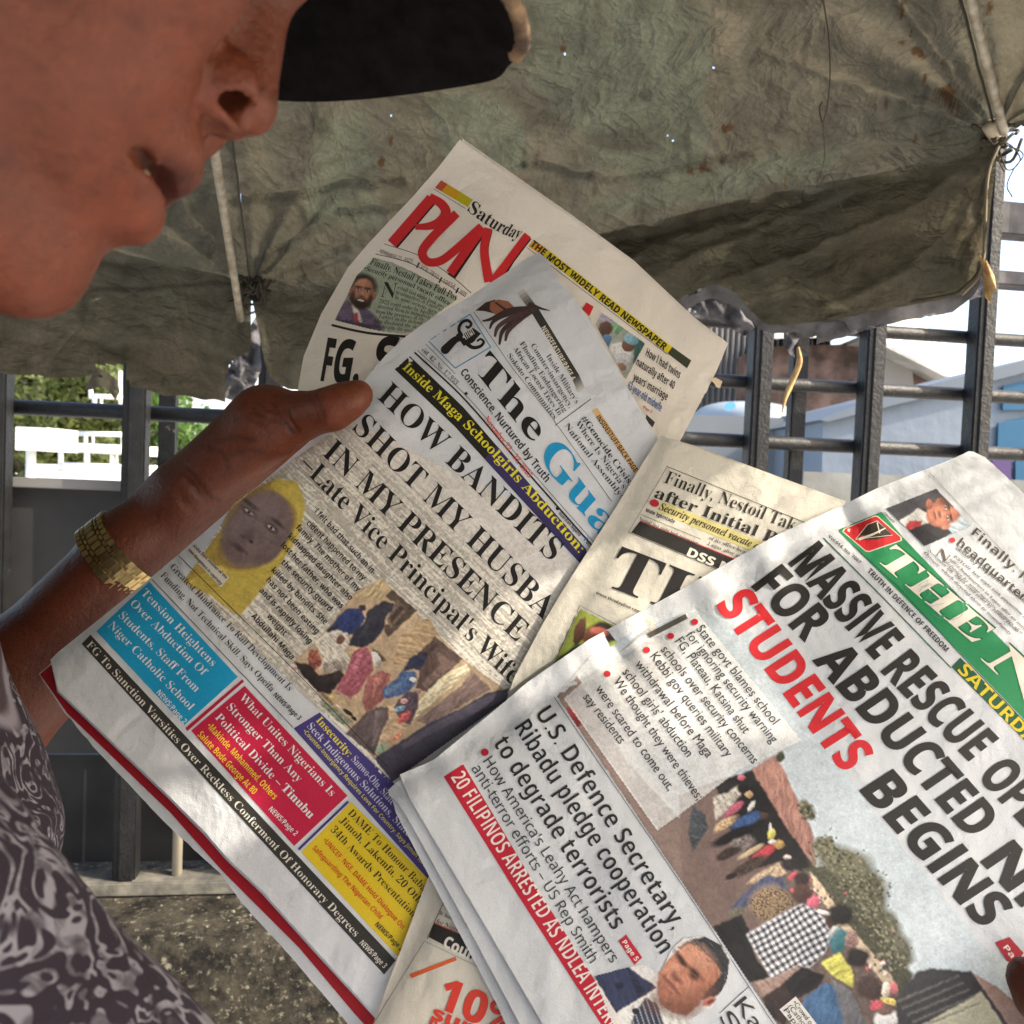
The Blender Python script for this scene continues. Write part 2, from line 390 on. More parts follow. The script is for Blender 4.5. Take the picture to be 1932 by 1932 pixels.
        e(.02, -.1, .12, .28, lt, .6, .6); e(0, -.25, .2, .1, dk, .9, .5)
        if smile: e(0, -.50, .25, .10, (90, 45, 40), 1, .3); e(0, -.48, .21, .055, (215, 205, 196), 1, .3)
        else: e(0, -.53, .27, .06, (95, 52, 46), .9, .4); e(0, -.6, .2, .05, tuple(int(c * .85) for c in skin), .8, .5)

def newspaper(label, off, loc_px, group='newspapers fanned out in the reader\'s hands'):
    root = thing('newspaper', label, 'newspaper', tuple(W(loc_px[0], loc_px[1], .58)), group)
    return dict(root=root, off=off)
BLK = (34, 32, 33); DK = (52, 50, 50)

def add_papers():
    pm_w = paper_mat('newsprint_white', (.655, .69, .755)); pm_c = paper_mat('newsprint_cream', (.82, .775, .705)); pm_t = paper_mat('newsprint_tan', (.66, .635, .565)); pm_n = paper_mat('newsprint_grey', (.625, .655, .70))
    # ============ rear paper, red masthead
    p = newspaper('cream newspaper with a huge red masthead, rearmost of the fan against the canvas', off_punch, (900, 600))
    top = [B(670, 790), B(1000, 1020), B(1300, 1230), B(1640, 1480), K2(1700, 215), K2(1932, 392)]
    rt = ragged([K2(1932, 392), K2(1850, 620), K2(1780, 760), K2(1600, 1060)], 1.6, 5)[:-1]; rt = rt[:next((i for i, q in enumerate(rt) if q[0] < K2(1620, 0)[0]), len(rt))]
    left = [(562, 738), (563.5, 724), (573, 672), (584.6, 644), (605.7, 592.7), (634, 543.5), (657, 504), (697, 457), (777, 373), (826, 317)]
    sheet(p, 'front_page', top + rt + [(1278, 832), (1200, 880), (1000, 900), (700, 830), (600, 770)] + left, pm_c)
    sheet(p, 'inner_page', [(x + 5, y - 2) for x, y in top] + [(1372, 652), (1352, 700), (1282, 834), (1000, 890), (900, 700)], pm_c, .0012, -.002)
    fill(p, 'torn_flap', [[K2(1830, 640), K2(1862, 622), K2(1912, 650), K2(1895, 698), K2(1868, 690), K2(1858, 668)]], (222, 205, 178), .0012)
    for (a, b, c) in ((0, .2, (176, 78, 52)), (.2, .62, (196, 148, 28)), (.62, 1, (176, 168, 22))):
        q0, q1, r0, r1 = [np.array(x) for x in (B(565, 1020), B(745, 1130), B(530, 1062), B(715, 1172))]
        fill(p, 'colour_bar', [[q0 + (q1 - q0) * a, q0 + (q1 - q0) * b, r0 + (r1 - r0) * b, r0 + (r1 - r0) * a]], c)
    line(p, 'rule', [B(522, 1068), B(702, 1180)], 1, DK)
    text(p, 'masthead_word', 'Saturday', 'serifb', BLK, [B(712, 1192), B(872, 1302), B(1000, 1352)], (13, -20))
    RED = (196, 38, 44)
    pun_dk = stroke_polys([B(517, 1126), B(296, 1384)], 20) + stroke_polys([B(834, 1300), B(812, 1420), B(836, 1590)], [15, 15, 16], 12) + stroke_polys([B(1058, 1340), B(960, 1470), B(880, 1600)], 15) + stroke_polys([B(806, 1292), B(622, 1566)], 17)
    fill(p, 'masthead_shadow', pun_dk, (38, 26, 26), .0003)
    o = lambda P: [(x - 2.2, y - 1.5) for x, y in P]
    fill(p, 'masthead_title', stroke_polys(o([B(517, 1126), B(292, 1384)]), 20) + stroke_polys(o([B(505, 1118), B(572, 1158), B(598, 1205), B(570, 1255), B(510, 1283), B(425, 1290)]), [15, 17, 19, 19, 15, 10], 20), RED, .0004)
    fill(p, 'masthead_title', stroke_polys(o([B(660, 1212), B(520, 1350), B(465, 1430), B(492, 1484), B(560, 1484), B(640, 1430), B(800, 1284)]), [16, 17, 17, 16, 16, 16, 14], 30), RED, .0005)
    fill(p, 'masthead_title', stroke_polys(o([B(806, 1292), B(622, 1552)]), 17) + stroke_polys(o([B(838, 1296), B(815, 1420), B(842, 1600)]), [15, 16, 18], 12) + stroke_polys(o([B(1062, 1334), B(960, 1470), B(860, 1610)]), [15, 15, 18]), RED, .0006)
    fill(p, 'masthead_title', [[K2(965, 100), K2(1015, 130), K2(985, 195), K2(935, 145)]], RED, .0004)
    ys = (208, 192, 30)
    fill(p, 'slogan_strip', [[B(1090, 1358), B(1160, 1405), B(1130, 1442), B(1058, 1394)]], (214, 158, 44), .0002)
    fill(p, 'slogan_strip', [[B(1160, 1405), K2(1562, 410), K2(1530, 456), B(1130, 1442)]], ys, .0002)
    fill(p, 'slogan_strip', [[K2(1562, 410), K2(1695, 505), K2(1665, 560), K2(1530, 456)]], (58, 64, 48), .0002)
    text(p, 'slogan', 'THE MOST WIDELY READ NEWSPAPER', 'heavy', (40, 36, 20), [B(1066, 1388), K2(1505, 436)], (8.2, -10.5))
    line(p, 'rule', [B(1050, 1400), K2(1528, 462)], 1, DK)
    line(p, 'rule', [K1(690, 75), K1(960, 165), K1(1200, 310), K1(1390, 470)], 1.2, DK, smooth=16)
    line(p, 'rule', [K1(620, 155), K1(900, 230), K1(1150, 370), K1(1340, 500)], 1.2, DK, smooth=16)
    text(p, 'date_line', 'NOVEMBER 22, 2025', 'sansl', (80, 72, 66), [K1(648, 142), K1(760, 190), K1(912, 226)], (3.5, -7))
    for q in ((960, 245), (1140, 365), (1275, 450)): line(p, 'rule', [K1(q[0] - 10, q[1] + 22), K1(q[0] + 12, q[1] - 22)], 3, DK)
    text(p, 'date_line', 'VOL 7810', 'sansl', (80, 72, 66), [K1(978, 268), K1(1118, 358)], (4, -7))
    text(p, 'date_line', '19854', 'sansl', (80, 72, 66), [K1(1155, 385), K1(1252, 432)], (3.5, -7)); text(p, 'date_line', 'WW', 'sansl', (80, 72, 66), [K1(1292, 470), K1(1345, 498)], (3.5, -7))
    green = [K1(605, 180), K1(760, 222), K1(930, 300), K1(1120, 400), K1(1290, 515), K1(1050, 690), K1(860, 800), K1(740, 792), K1(580, 765), K1(430, 728), K1(285, 690), K1(350, 560), K1(460, 330)]
    R = Raster(green, 1.6); R.put(R.all(), (150, 164, 142), 1, .12, 14)
    R.ell_(*K1(480, 700), 45, 24, 22, (98, 84, 112), 1, .12, .2); R.poly_([K1(330, 560), K1(430, 500), K1(600, 640), K1(585, 770), K1(290, 700)], (100, 84, 116), 1, .18, 6)
    R.poly_([K1(400, 520), K1(440, 620), K1(470, 720), K1(520, 700), K1(480, 610)], (214, 206, 200)); R.poly_([K1(440, 640), K1(475, 628), K1(492, 720), K1(455, 712)], (176, 30, 40))
    R.face(*K1(512, 470), 29, -80, (158, 104, 80), (34, 26, 24), (30, 23, 22), True)
    R.build(p, 'portrait_photo')
    text(p, 'caption', 'Azudialu-Obiejesi', 'bi', (38, 32, 32), [K1(296, 688), K1(568, 752)], (2.5, -6.5), .0006)
    text(p, 'article_headline', 'Finally, Nestoil Takes Full Pos', 'serifb', (36, 38, 34), [K1(570, 236), K1(920, 372), K1(1262, 530)], (6, -11.5))
    text(p, 'article_headline', '•Security personnel vacate office', 'serifb', (44, 46, 42), [K1(520, 285), K1(860, 402), K1(1212, 572)], (4.2, -8))
    text(p, 'article_text', 'N', 'serif', (36, 38, 34), [K1(655, 500), K1(772, 512)], (7, -28))
    for s, a, b in (('estoil last night took pos', (795, 435), (1165, 596)), ('headquarters in Lagos as', (780, 474), (1150, 618)), ('by some security agen', (772, 515), (1108, 640)), ('2025 court order by Justice', (645, 550), (1082, 655)), ('directed them to immediate', (634, 590), (1058, 680)), ('from the premises of the', (620, 630), (1010, 695)), ('Lawyer to the defend', (645, 668), (988, 726)), ('who disclosed the de', (602, 705), (952, 756)), ('that despite the over', (590, 745), (912, 786))):
        m_ = ((a[0] + b[0]) / 2, (a[1] + b[1]) / 2 - (6 if a[1] < 600 else 0)); text(p, 'article_text', s, 'serif', (44, 46, 42), [K1(*a), K1(*m_), K1(*b)], (2.2, -7))
    line(p, 'rule', [K1(265, 727), K1(420, 765), K1(600, 797), K1(860, 820)], 4.5, BLK, smooth=12)
    text(p, 'headline', 'FG, S', 'heavy', (20, 18, 18), [K1(175, 1168), K1(400, 1185), K1(760, 1150)], (14, -80))
    R = Raster([K2(1070, 165), K2(1378, 385), K2(1238, 645), K2(1028, 258)], 1.4); R.put(R.all(), (150, 158, 150), 1, .25, 9)
    R.poly_([K2(1070, 165), K2(1180, 245), K2(1120, 260), K2(1040, 220)], (150, 148, 176)); R.poly_([K2(1150, 230), K2(1230, 280), K2(1180, 330), K2(1120, 270)], (118, 168, 128))
    R.ell_(*K2(1095, 290), 13, 15, 20, (96, 70, 58)); R.ell_(*K2(1100, 370), 10, 14, 20, (70, 116, 160)); R.poly_([K2(1300, 340), K2(1378, 385), K2(1290, 540)], (52, 94, 92), 1, .2)
    R.ell_(*K2(1205, 455), 24, 19, 40, (190, 194, 202), 1, .1, .3, 4); R.ell_(*K2(1255, 400), 12, 12, 0, (110, 76, 60)); R.ell_(*K2(1275, 358), 15, 9, 20, (108, 164, 188), 1, .1, .2); R.ell_(*K2(1210, 550), 9, 7, 20, (150, 108, 92))
    R.build(p, 'news_photo')
    for s, a, b, c in (('How I had twins', (1375, 468), (1610, 632), (44, 36, 38)), ('naturally after 40', (1308, 535), (1570, 706), (44, 36, 38)), ('years\' marriage', (1286, 640), (1522, 784), (44, 36, 38)), ('63-year-old midwife', (1248, 700), (1480, 862), (52, 92, 158))):
        text(p, 'article_headline', s, 'sansb', c, [K2(*a), K2(*b)], (4.5, -14))
    text(p, 'page_note', '•Page 2', 'serifb', (190, 70, 60), [K2(1352, 832), K2(1415, 872)], (2.6, -4.6)); fill(p, 'page_box', [[K2(1382, 880), K2(1442, 935), K2(1424, 972), K2(1376, 920)]], (60, 58, 56))

    # ============ the paper in front of the thumb
    g = newspaper('white newspaper with blue and black masthead and colour boxes, pinched under the thumb', off_guard, (560, 1150))
    tl = [(95, 1245), (110, 1230), (282, 1092), (333, 1049), (563, 851), (644, 780), (695.6, 707.6), (727.6, 670), (760, 639.6), (812, 602), (891.6, 555), (1016, 475.6)]
    tr = [(1030, 487), (1060, 537), (1072, 545), (1113, 606), (1151, 671), (1205, 768), (1240, 825), (1262, 880)]
    bt = [(1150, 1250), (900, 1500), (800, 1800), (722, 1926), (705, 1913), (590, 1787), (496, 1682), (429, 1619), (389, 1572), (322, 1505), (257, 1443), (110, 1303)]
    sheet(g, 'front_page', tl + tr + bt, pm_w)
    inn = [(73, 1271), (98, 1250), (200, 1300), (440, 1500), (800, 1760), (760, 1990), (690, 1972), (646, 1919), (549, 1805), (456, 1704), (419, 1651), (375, 1611), (322, 1562), (295, 1535), (175, 1408), (115, 1335)]
    sheet(g, 'inner_page', ragged(inn, .8, 14, 5), pm_w, .002, -.006)
    fill(g, 'red_band', [[(75, 1272), (99, 1252), (180, 1310), (640, 1790), (760, 1925), (735, 1985), (671, 1915), (565, 1789), (476, 1700), (419, 1643), (322, 1534), (127, 1346), (88, 1290)]], (158, 22, 36), -.0055)
    sheet(g, 'inner_page', [(97, 1252), (300, 1400), (700, 1700), (790, 1850), (716, 1930), (704, 1917), (588, 1791), (494, 1686), (427, 1623), (386, 1576), (320, 1509), (108, 1306)], pm_w, .001, -.003)
    BL = (24, 142, 196)
    fill(g, 'emblem_frame', stroke_polys([K1(1045, 855), K1(1380, 640)], 2) + stroke_polys([K1(1380, 640), K1(1545, 905)], 2) + stroke_polys([K1(1545, 905), K1(1260, 1075)], 2) + stroke_polys([K1(1260, 1075), K1(1045, 855)], 2), (70, 140, 190), .0003)
    em = [ell(*K1(1180, 925), 8.5, 8.5)] + stroke_polys([K1(1175, 930), K1(1255, 850), K1(1300, 835)], [17, 13, 10], 8) + [ell(*K1(1375, 825), 15, 12, 20, -.6)]
    em += stroke_polys([K1(1330, 830), K1(1290, 770), K1(1310, 710), K1(1360, 690), K1(1390, 720), K1(1365, 748), K1(1345, 735)], [8, 6, 6, 6, 5, 5, 4], 24)
    em += stroke_polys([K1(1345, 870), K1(1400, 908), K1(1460, 900), K1(1490, 865), K1(1465, 840), K1(1435, 858)], [8, 7, 6, 5, 4, 4], 24)
    em += stroke_polys([K1(1275, 800), K1(1340, 890)], 6) + stroke_polys([K1(1390, 760), K1(1450, 815)], [8, 12])
    fill(g, 'emblem', em, (26, 24, 26), .0004)
    fill(g, 'emblem', sum([stroke_polys([K1(1322 + 13 * k, 795 - 9 * k), K1(1350 + 13 * k, 845 - 9 * k)], 1.6) for k in range(6)], []) + [ell(*K1(1330, 822), 2.4, 2.4), ell(*K1(1392, 800), 2.4, 2.4)], (205, 204, 202), .0006)
    text(g, 'issue_line', 'Vol. 42, No. 17,953', 'serif', (56, 54, 54), [K1(978, 925), K1(1265, 1210)], (6, -6))
    text(g, 'masthead_title', 'The', 'serifb', (24, 23, 25), [K2(178, 566), K2(590, 1085)], (31, -36))
    text(g, 'masthead_title', 'Guardian', 'serifb', BL, [E(1115, 655), E(1975, 1768)], (37, -41))
    text(g, 'motto', 'Conscience, Nurtured by Truth', 'sansb', (40, 38, 40), [E(672, 178), E(1155, 800)], (11, -10))
    text(g, 'date_line', 'November 22 - 23, 2025', 'serifb', (196, 70, 66), [E(808, 440), E(1060, 775)], (8, -7))
    fill(g, 'square_dot', [ell(*E(706, 296), 4, 4, 4, .2)], BLK, .0003); fill(g, 'square_dot', [ell(*E(1224, 946), 3.6, 3.6, 12)], BLK, .0003)
    text(g, 'footnote', 'Guardian Nigeria', 'sansb', DK, [E(1228, 975), E(1345, 1105)], (5, -4.5)); text(g, 'footnote', 'f', 'sansb', (40, 110, 190), [E(1368, 1122), E(1380, 1134)], (6, -5)); text(g, 'footnote', 'Guard', 'sansb', DK, [E(1382, 1140), E(1432, 1196)], (5, -4.5))
    line(g, 'rule', [E(414, 62), E(700, 330), E(1000, 680), E(1425, 1162)], 3.2, BLK, smooth=20); line(g, 'rule', [E(430, 50), E(716, 318), E(1016, 668), E(1432, 1140)], 1.0, DK, smooth=20)
    line(g, 'rule', [K1(1022, 880), K1(1260, 1120)], .9, DK)
    line(g, 'rule', [K2(178, 165), K2(450, 560), K2(745, 925)], .9, DK); line(g, 'rule', [K2(740, 925), K2(1140, 1486)], .9, DK); line(g, 'rule', [K2(996, 773), K2(748, 957)], 1.4, DK)
    fill(g, 'pod_picture', [[K2(190, 158), K2(262, 100), K2(330, 80), K2(330, 180), K2(250, 160)]], (58, 44, 42), .0003)
    fill(g, 'pod_picture', [[K2(295, 100), K2(350, 80), K2(420, 92), K2(460, 130), K2(420, 160), K2(330, 185), K2(290, 150)]], (150, 96, 74), .0004)
    for q, wd in ((((600, 130), (430, 150), (300, 215), (240, 230)), (4, 7, 6, 3)), (((600, 140), (420, 180), (320, 230), (290, 285)), (5, 9, 7, 3)), (((600, 145), (440, 210), (350, 270), (325, 340)), (5, 9, 8, 4)), (((600, 150), (460, 230), (380, 300), (358, 395)), (5, 9, 8, 4)), (((605, 155), (500, 220), (420, 300), (400, 370)), (5, 10, 8, 4)), (((330, 100), (400, 150), (440, 165)), (3, 5, 4)), (((560, 110), (640, 140), (710, 158)), (9, 5, 1))):
        line(g, 'pod_picture', [K2(*z) for z in q], wd, (78, 58, 56) if q[0][1] % 10 else (60, 46, 46), .0005, 14)
    for k in range(7):
        a0 = np.array(K2(480, 35)) * (1 - k / 7) + np.array(K2(585, 178)) * k / 7; a1 = np.array(K2(480, 35)) * (1 - (k + 1) / 7) + np.array(K2(585, 178)) * (k + 1) / 7; v = int(190 - 135 * (k / 6) ** .8); d_ = np.array((13, -8))
        fill(g, 'section_bar', [[a0, a1, a1 + d_, a0 + d_]], (v, v, v - 3), .0002)
        b0 = np.array(K2(862, 628)) * (1 - k / 7) + np.array(K2(905, 725)) * k / 7; b1 = np.array(K2(862, 628)) * (1 - (k + 1) / 7) + np.array(K2(905, 725)) * (k + 1) / 7; v = int(62 + 125 * k / 6)
        fill(g, 'section_bar', [[b0, b1, b1 + d_, b0 + d_]], (v, v, v - 3), .0002)
    fill(g, 'section_bar', [[K2(585, 178), K2(633, 148), K2(910, 600), K2(862, 628)]], (48, 50, 46), .0002)
    text(g, 'section_title', 'NEWSFEATURE/PAGE 4', 'sansb', (212, 208, 196), [K2(648, 280), K2(862, 645)], (8, -5.2))
    for s, a, b in (('Inside Military\'s', (683, 475), (888, 808)), ('Counter-insurgency,', (576, 402), (845, 838)), ('Flooding Endangering', (498, 388), (806, 868)), ('African Locust Trees In', (452, 425), (770, 890)), ('Sokoto Communities', (410, 472), (736, 916))):
        text(g, 'article_text', s, 'serif', (46, 44, 45), [K2(*a), K2(*b)], (8.2, -5.8))
    fill(g, 'section_bar', [[K2(1003, 852), K2(1040, 835), K2(1332, 1270), K2(1300, 1292)]], (206, 168, 118), .0002)
    text(g, 'section_title', 'INSIDESTUFF/BACK PAGE', 'sansb', (60, 44, 30), [K2(1030, 902), K2(1296, 1284)], (8, -5.5))
    for s, st, a, b in (('#Genocide Crisis:', 'serifb', (926, 908), (1262, 1376)), ('Where Is Nigeria\'s', 'serif', (886, 945), (1216, 1400)), ('National Assembly?', 'serif', (808, 962), (1200, 1468))):
        text(g, 'article_headline', s, st, (38, 37, 38), [K2(*a), K2(*b)], (9, -7))
    ban = [E(388, 84), E(690, 372), E(1010, 742), E(1385, 1176), E(1397, 1215), E(1352, 1258), E(960, 830), E(640, 480), E(302, 158)]
    fill(g, 'banner', [ban], (30, 29, 27), .0002); 
    fill(g, 'banner', [[E(880, 590), E(1010, 742), E(1385, 1176), E(1397, 1215), E(1352, 1258), E(960, 830), E(810, 665)]], (52, 46, 92), .0003)
    text(g, 'banner_title', 'Inside Maga Schoolgirls Abduction:', 'serifb', (214, 206, 52), [E(342, 152), E(812, 606), E(1345, 1200)], (13.2, -12.5))
    # mottled picture behind the headlines, portrait in a yellow scarf, mourners
    R = Raster([(600, 832), (660, 790), (800, 860), (1000, 960), (1095, 1070), (1050, 1190), (960, 1320), (735, 1480), (650, 1385), (345, 1098), (440, 950)], 1.7)
    s_, t_ = (R.X * .73 + R.Y * .68), (R.X * .69 - R.Y * .73)
    fade = np.clip(((R.X - 600) * .68 * 0 + (-(R.X - 700) * .68 + (R.Y - 790) * .73) - 6) / 90, 0, 1)
    fade = np.clip(fade + .1, 0, 1) * np.clip((1105 - R.X + .2 * (R.Y - 1000)) / 60, 0, 1)
    R.put(R.all(), (200, 197, 195)); R.put(fade, (186, 181, 172), 1, .10, 40); m = fbm(R.X / 5, R.Y / 5, 3, 9) * .6 + fbm(s_ / 70, t_ / 5, 3, 4) * .8
    R.put(fade * np.clip((m - .05) * 3, 0, .42), (146, 141, 132)); R.put(fade * np.clip((-m - .12) * 4, 0, .6), (214, 208, 194))
    # the scarf
    R.poly_([(345, 1098), (395, 1030), (470, 930), (520, 903), (560, 908), (577, 950), (565, 1010), (520, 1080), (480, 1130), (455, 1160), (440, 1158), (400, 1125)], (196, 172, 40), 1, .16, 30)
    R.poly_([(395, 1030), (470, 930), (520, 903), (470, 980), (430, 1060), (350, 1100)], (170, 138, 36), .7, .2, 14)
    R.ell_(484, 1000, 84, 62, -52, (150, 122, 50), 1, .06); R.ell_(486, 1001, 79, 58, -52, (116, 96, 98), 1, .06, .16, 14, 3, .06)
    for q in ((470, 966, 15, 6), (512, 996, 13, 6)): R.ell_(q[0], q[1], q[2], q[3], 35, (62, 48, 52), .9, .5); R.ell_(q[0], q[1], q[2] * .6, q[3] * .45, 35, (196, 186, 182), .8, .4); R.ell_(q[0], q[1], 3, 3, 0, (20, 16, 18))
    R.ell_(474, 953, 17, 4, 38, (50, 40, 44), .8, .5); R.ell_(522, 985, 15, 4, 38, (50, 40, 44), .8, .5); R.ell_(466, 1008, 14, 12, 30, (84, 66, 70), .8, .5); R.ell_(458, 1012, 5, 3, 30, (40, 28, 30), .9, .5); R.ell_(474, 1022, 4, 3, 30, (40, 28, 30), .9, .5)
    R.ell_(448, 1032, 18, 5, 35, (70, 50, 56), .9, .5); R.ell_(455, 1000, 26, 16, -50, (150, 130, 132), .35, .8); R.ell_(500, 960, 20, 22, 0, (140, 118, 120), .4, .9); R.ell_(440, 1020, 16, 34, 30, (90, 72, 78), .4, .8)
    # mourners
    M1 = lambda x, y: (543.4 + x * .3778, 1076.7 + y * .3778)
    R.draw(M1, [('p', [(470, 40), (870, 440), (1092, 600), (430, 940), (20, 460), (130, 360), (200, 290), (330, 110)], (178, 152, 120), .22, 14), ('p', [(470, 40), (520, 95), (480, 150), (330, 130)], (196, 172, 128)), ('p', [(560, 330), (700, 230), (760, 330), (620, 460), (520, 480)], (186, 156, 116), .25, 9), ('p', [(440, 700), (600, 640), (640, 740), (560, 830), (460, 860)], (190, 160, 124), .2),
        ('p', [(520, 95), (645, 200), (500, 335), (478, 292), (585, 192), (485, 130)], (84, 70, 62), .25), ('p', [(545, 140), (600, 192), (512, 290), (495, 240)], (116, 98, 84), .3, 3), ('p', [(560, 170), (580, 190), (515, 265), (508, 240)], (70, 58, 54)),
        ('p', [(735, 330), (872, 440), (700, 610), (640, 590), (660, 500), (600, 470)], (92, 72, 68), .2), ('p', [(745, 400), (838, 462), (690, 590), (668, 562), (760, 470)], (122, 98, 90), .2, 4), ('p', [(620, 470), (740, 360), (750, 376), (640, 490)], (74, 58, 56)), ('p', [(920, 500), (1012, 592), (700, 770), (640, 752), (860, 580)], (124, 102, 98), .15), ('p', [(780, 520), (890, 468), (912, 500), (640, 734), (600, 704)], (200, 186, 152), .3),
        ('p', [(250, 230), (300, 190), (370, 190), (385, 240), (350, 300), (300, 325), (190, 300), (230, 260)], (42, 60, 118), .3, 5), ('e', 372, 186, 19, 16, 0, (66, 54, 58)), ('p', [(440, 170), (480, 150), (530, 165), (520, 205), (490, 230), (480, 290), (440, 345), (370, 390), (300, 370), (330, 300), (380, 260), (400, 200)], (54, 54, 70), .25, 6), ('e', 492, 282, 9, 14, 0, (96, 70, 58)), ('p', [(200, 290), (250, 270), (240, 300), (195, 310)], (60, 50, 52)),
        ('p', [(110, 400), (150, 395), (172, 470), (125, 505), (98, 450)], (150, 78, 66), .8, 3), ('p', [(30, 455), (110, 470), (150, 520), (240, 510), (255, 560), (210, 620), (150, 605), (80, 530)], (50, 43, 46), .3), ('p', [(190, 310), (250, 295), (300, 318), (304, 368), (282, 400), (312, 440), (300, 490), (230, 500), (160, 490), (180, 430), (130, 360)], (204, 196, 184), .3, 6), ('e', 262, 346, 19, 24, 20, (118, 80, 64)), ('e', 258, 340, 4, 3, 0, (50, 34, 30)), ('p', [(170, 462), (290, 450), (312, 495), (180, 512)], (150, 138, 130), .5, 3), ('e', 252, 530, 28, 34, 0, (56, 45, 47)),
        ('p', [(420, 385), (450, 400), (490, 450), (470, 456), (430, 420)], (106, 78, 66)), ('e', 442, 445, 20, 42, 160, (212, 206, 196)), ('p', [(330, 400), (390, 380), (420, 420), (426, 500), (390, 540), (370, 590), (310, 642), (240, 592), (290, 510), (310, 450)], (164, 80, 100), .35, 5), ('p', [(350, 420), (380, 410), (350, 480), (330, 520), (322, 480)], (186, 104, 122)), ('p', [(400, 530), (470, 500), (516, 520), (490, 590), (482, 640), (400, 712), (370, 660), (380, 600)], (152, 86, 84), .35, 5), ('p', [(430, 540), (470, 530), (440, 600), (420, 640)], (178, 110, 104)),
        ('p', [(600, 450), (660, 405), (702, 420), (660, 490), (570, 502)], (48, 54, 84), .25), ('e', 684, 416, 13, 11, 0, (52, 44, 48)), ('p', [(570, 500), (640, 508), (642, 560), (592, 620), (480, 642), (470, 590), (540, 540)], (62, 94, 144), .4, 4), ('e', 626, 545, 17, 12, 20, (214, 210, 200)), ('p', [(480, 600), (560, 560), (570, 570), (490, 630)], (92, 126, 170)), ('p', [(530, 690), (545, 655), (600, 608), (650, 600), (652, 680), (612, 772), (560, 745)], (84, 70, 84), .6, 3), ('e', 582, 732, 42, 22, -40, (184, 70, 72), .5), ('e', 560, 690, 26, 14, -20, (108, 150, 182), .5), ('e', 580, 652, 18, 14, 0, (206, 150, 156), .4), ('e', 652, 602, 14, 13, 0, (150, 116, 104)),
        ('p', [(380, 720), (440, 680), (500, 680), (502, 740), (470, 800), (430, 925), (290, 815)], (94, 80, 84), .25, 8), ('p', [(440, 700), (490, 700), (440, 860), (420, 880)], (112, 98, 100)), ('p', [(170, 640), (240, 690), (330, 760), (270, 770), (160, 670)], (122, 132, 114), .5, 4), ('e', 268, 690, 34, 8, 35, (176, 160, 140)), ('e', 300, 708, 26, 10, 35, (40, 36, 38)), ('e', 330, 738, 16, 9, 40, (40, 36, 38)), ('e', 222, 632, 14, 10, 20, (204, 184, 70)), ('e', 240, 608, 22, 8, 30, (170, 130, 110)), ('e', 30, 482, 18, 14, 20, (204, 164, 164)), ('p', [(440, 880), (470, 860), (500, 880), (450, 930)], (120, 150, 128)), ('e', 545, 828, 34, 14, -30, (196, 120, 88), .5),
        ('p', [(1100, 588), (1000, 610), (860, 690), (700, 760), (600, 830), (430, 935), (530, 1070), (700, 980), (1100, 720)], (64, 59, 78), .1, 20), ('p', [(1100, 590), (960, 640), (760, 750), (560, 870), (580, 890), (800, 770), (1100, 640)], (84, 78, 98), .1)])
    R.build(g, 'front_photo', .0002, None, 1.0)
    fill(g, 'caption_box', [[K3(325, 590), K3(535, 780), K3(487, 836), K3(300, 640)]], (206, 202, 196), .0004)
    text(g, 'caption', 'Aisha Sani, mother of the', 'sansb', BLK, [K3(328, 606), K3(515, 790)], (4.5, -4), .0006); text(g, 'caption', 'two daughters in captivity', 'sansb', BLK, [K3(304, 630), K3(486, 825)], (4.5, -4), .0006)
    text(g, 'caption', 'Mourners at the residents', 'sansb', BLK, [K3(912, 1290), K3(1108, 1495)], (4.2, -3.8), .0006)
    for s, st, a, b, up in (('HOW BANDITS', 'serifm', E(200, 322), E(1185, 1248), (28, -33)), ('SHOT MY HUSBAND', 'serifm', E(62, 500), E(1330, 1765), (28, -33)), ('IN MY PRESENCE', 'serifm', E(-110, 642), E(992, 1705), (27, -32)), ('–Late Vice Principal\'s Wife', 'serifm', E(-240, 705), E(962, 1945), (22, -27))):
        text(g, 'headline', s, st, (26, 25, 26), [a, b], up)
    for s, a, b in (('“I felt bad that such an in-', (996, 405), (1335, 768)), ('cident happened to my', (962, 482), (1278, 800)), ('family. The mother of my', (903, 505), (1250, 862)), ('kidnapped daughter also', (858, 555), (1205, 910)), ('lost her father, who was', (820, 605), (1155, 956)), ('the security guard', (820, 700), (1090, 972)), ('killed by bandits. She', (766, 745), (1065, 1045)), ('has not been eating', (738, 800), (1018, 1098)), ('and is rapidly losing', (700, 858), (980, 1152)), ('weight”', (742, 1000), (850, 1120)), ('– Abdullahi Maga', (632, 975), (880, 1240))):
        text(g, 'article_text', s, 'sansb', (30, 28, 29), [K3(*a), K3(*b)], (8.2, -8), .0005)
    line(g, 'rule', [K3(253, 660), K3(900, 1300), K3(1420, 1840)], 1.4, BLK); line(g, 'rule', [K3(102, 790), K3(890, 1618)], 1.4, BLK)
    text(g, 'article_headline', 'Greatest Hindrance To Rail Development Is', 'serif', (48, 50, 54), [K3(202, 726), K3(866, 1416)], (9.5, -8.5)); text(g, 'article_headline', 'Funding, Not Technical Skill, Says Opeifa', 'serif', (48, 50, 54), [K3(148, 772), K3(766, 1420)], (9.5, -8.5)); text(g, 'page_note', 'NEWS/Page 3', 'sansb', BLK, [K3(778, 1440), K3(920, 1578)], (7, -6.5))
    fill(g, 'colour_box', [[D(845, 1360), K3(582, 1335), K3(285, 1604), D(545, 1640)]], (22, 150, 200))
    WH = (214, 222, 228)
    for s, a, b in (('Tension Heightens', D(795, 1428), K3(437, 1278)), ('Over Abduction Of', D(733, 1488), K3(388, 1332)), ('Students, Staff From', D(668, 1556), K3(345, 1422)), ('Niger Catholic School', D(608, 1612), K3(312, 1522))): text(g, 'box_text', s, 'serif', WH, [a, b], (11.5, -10.5))
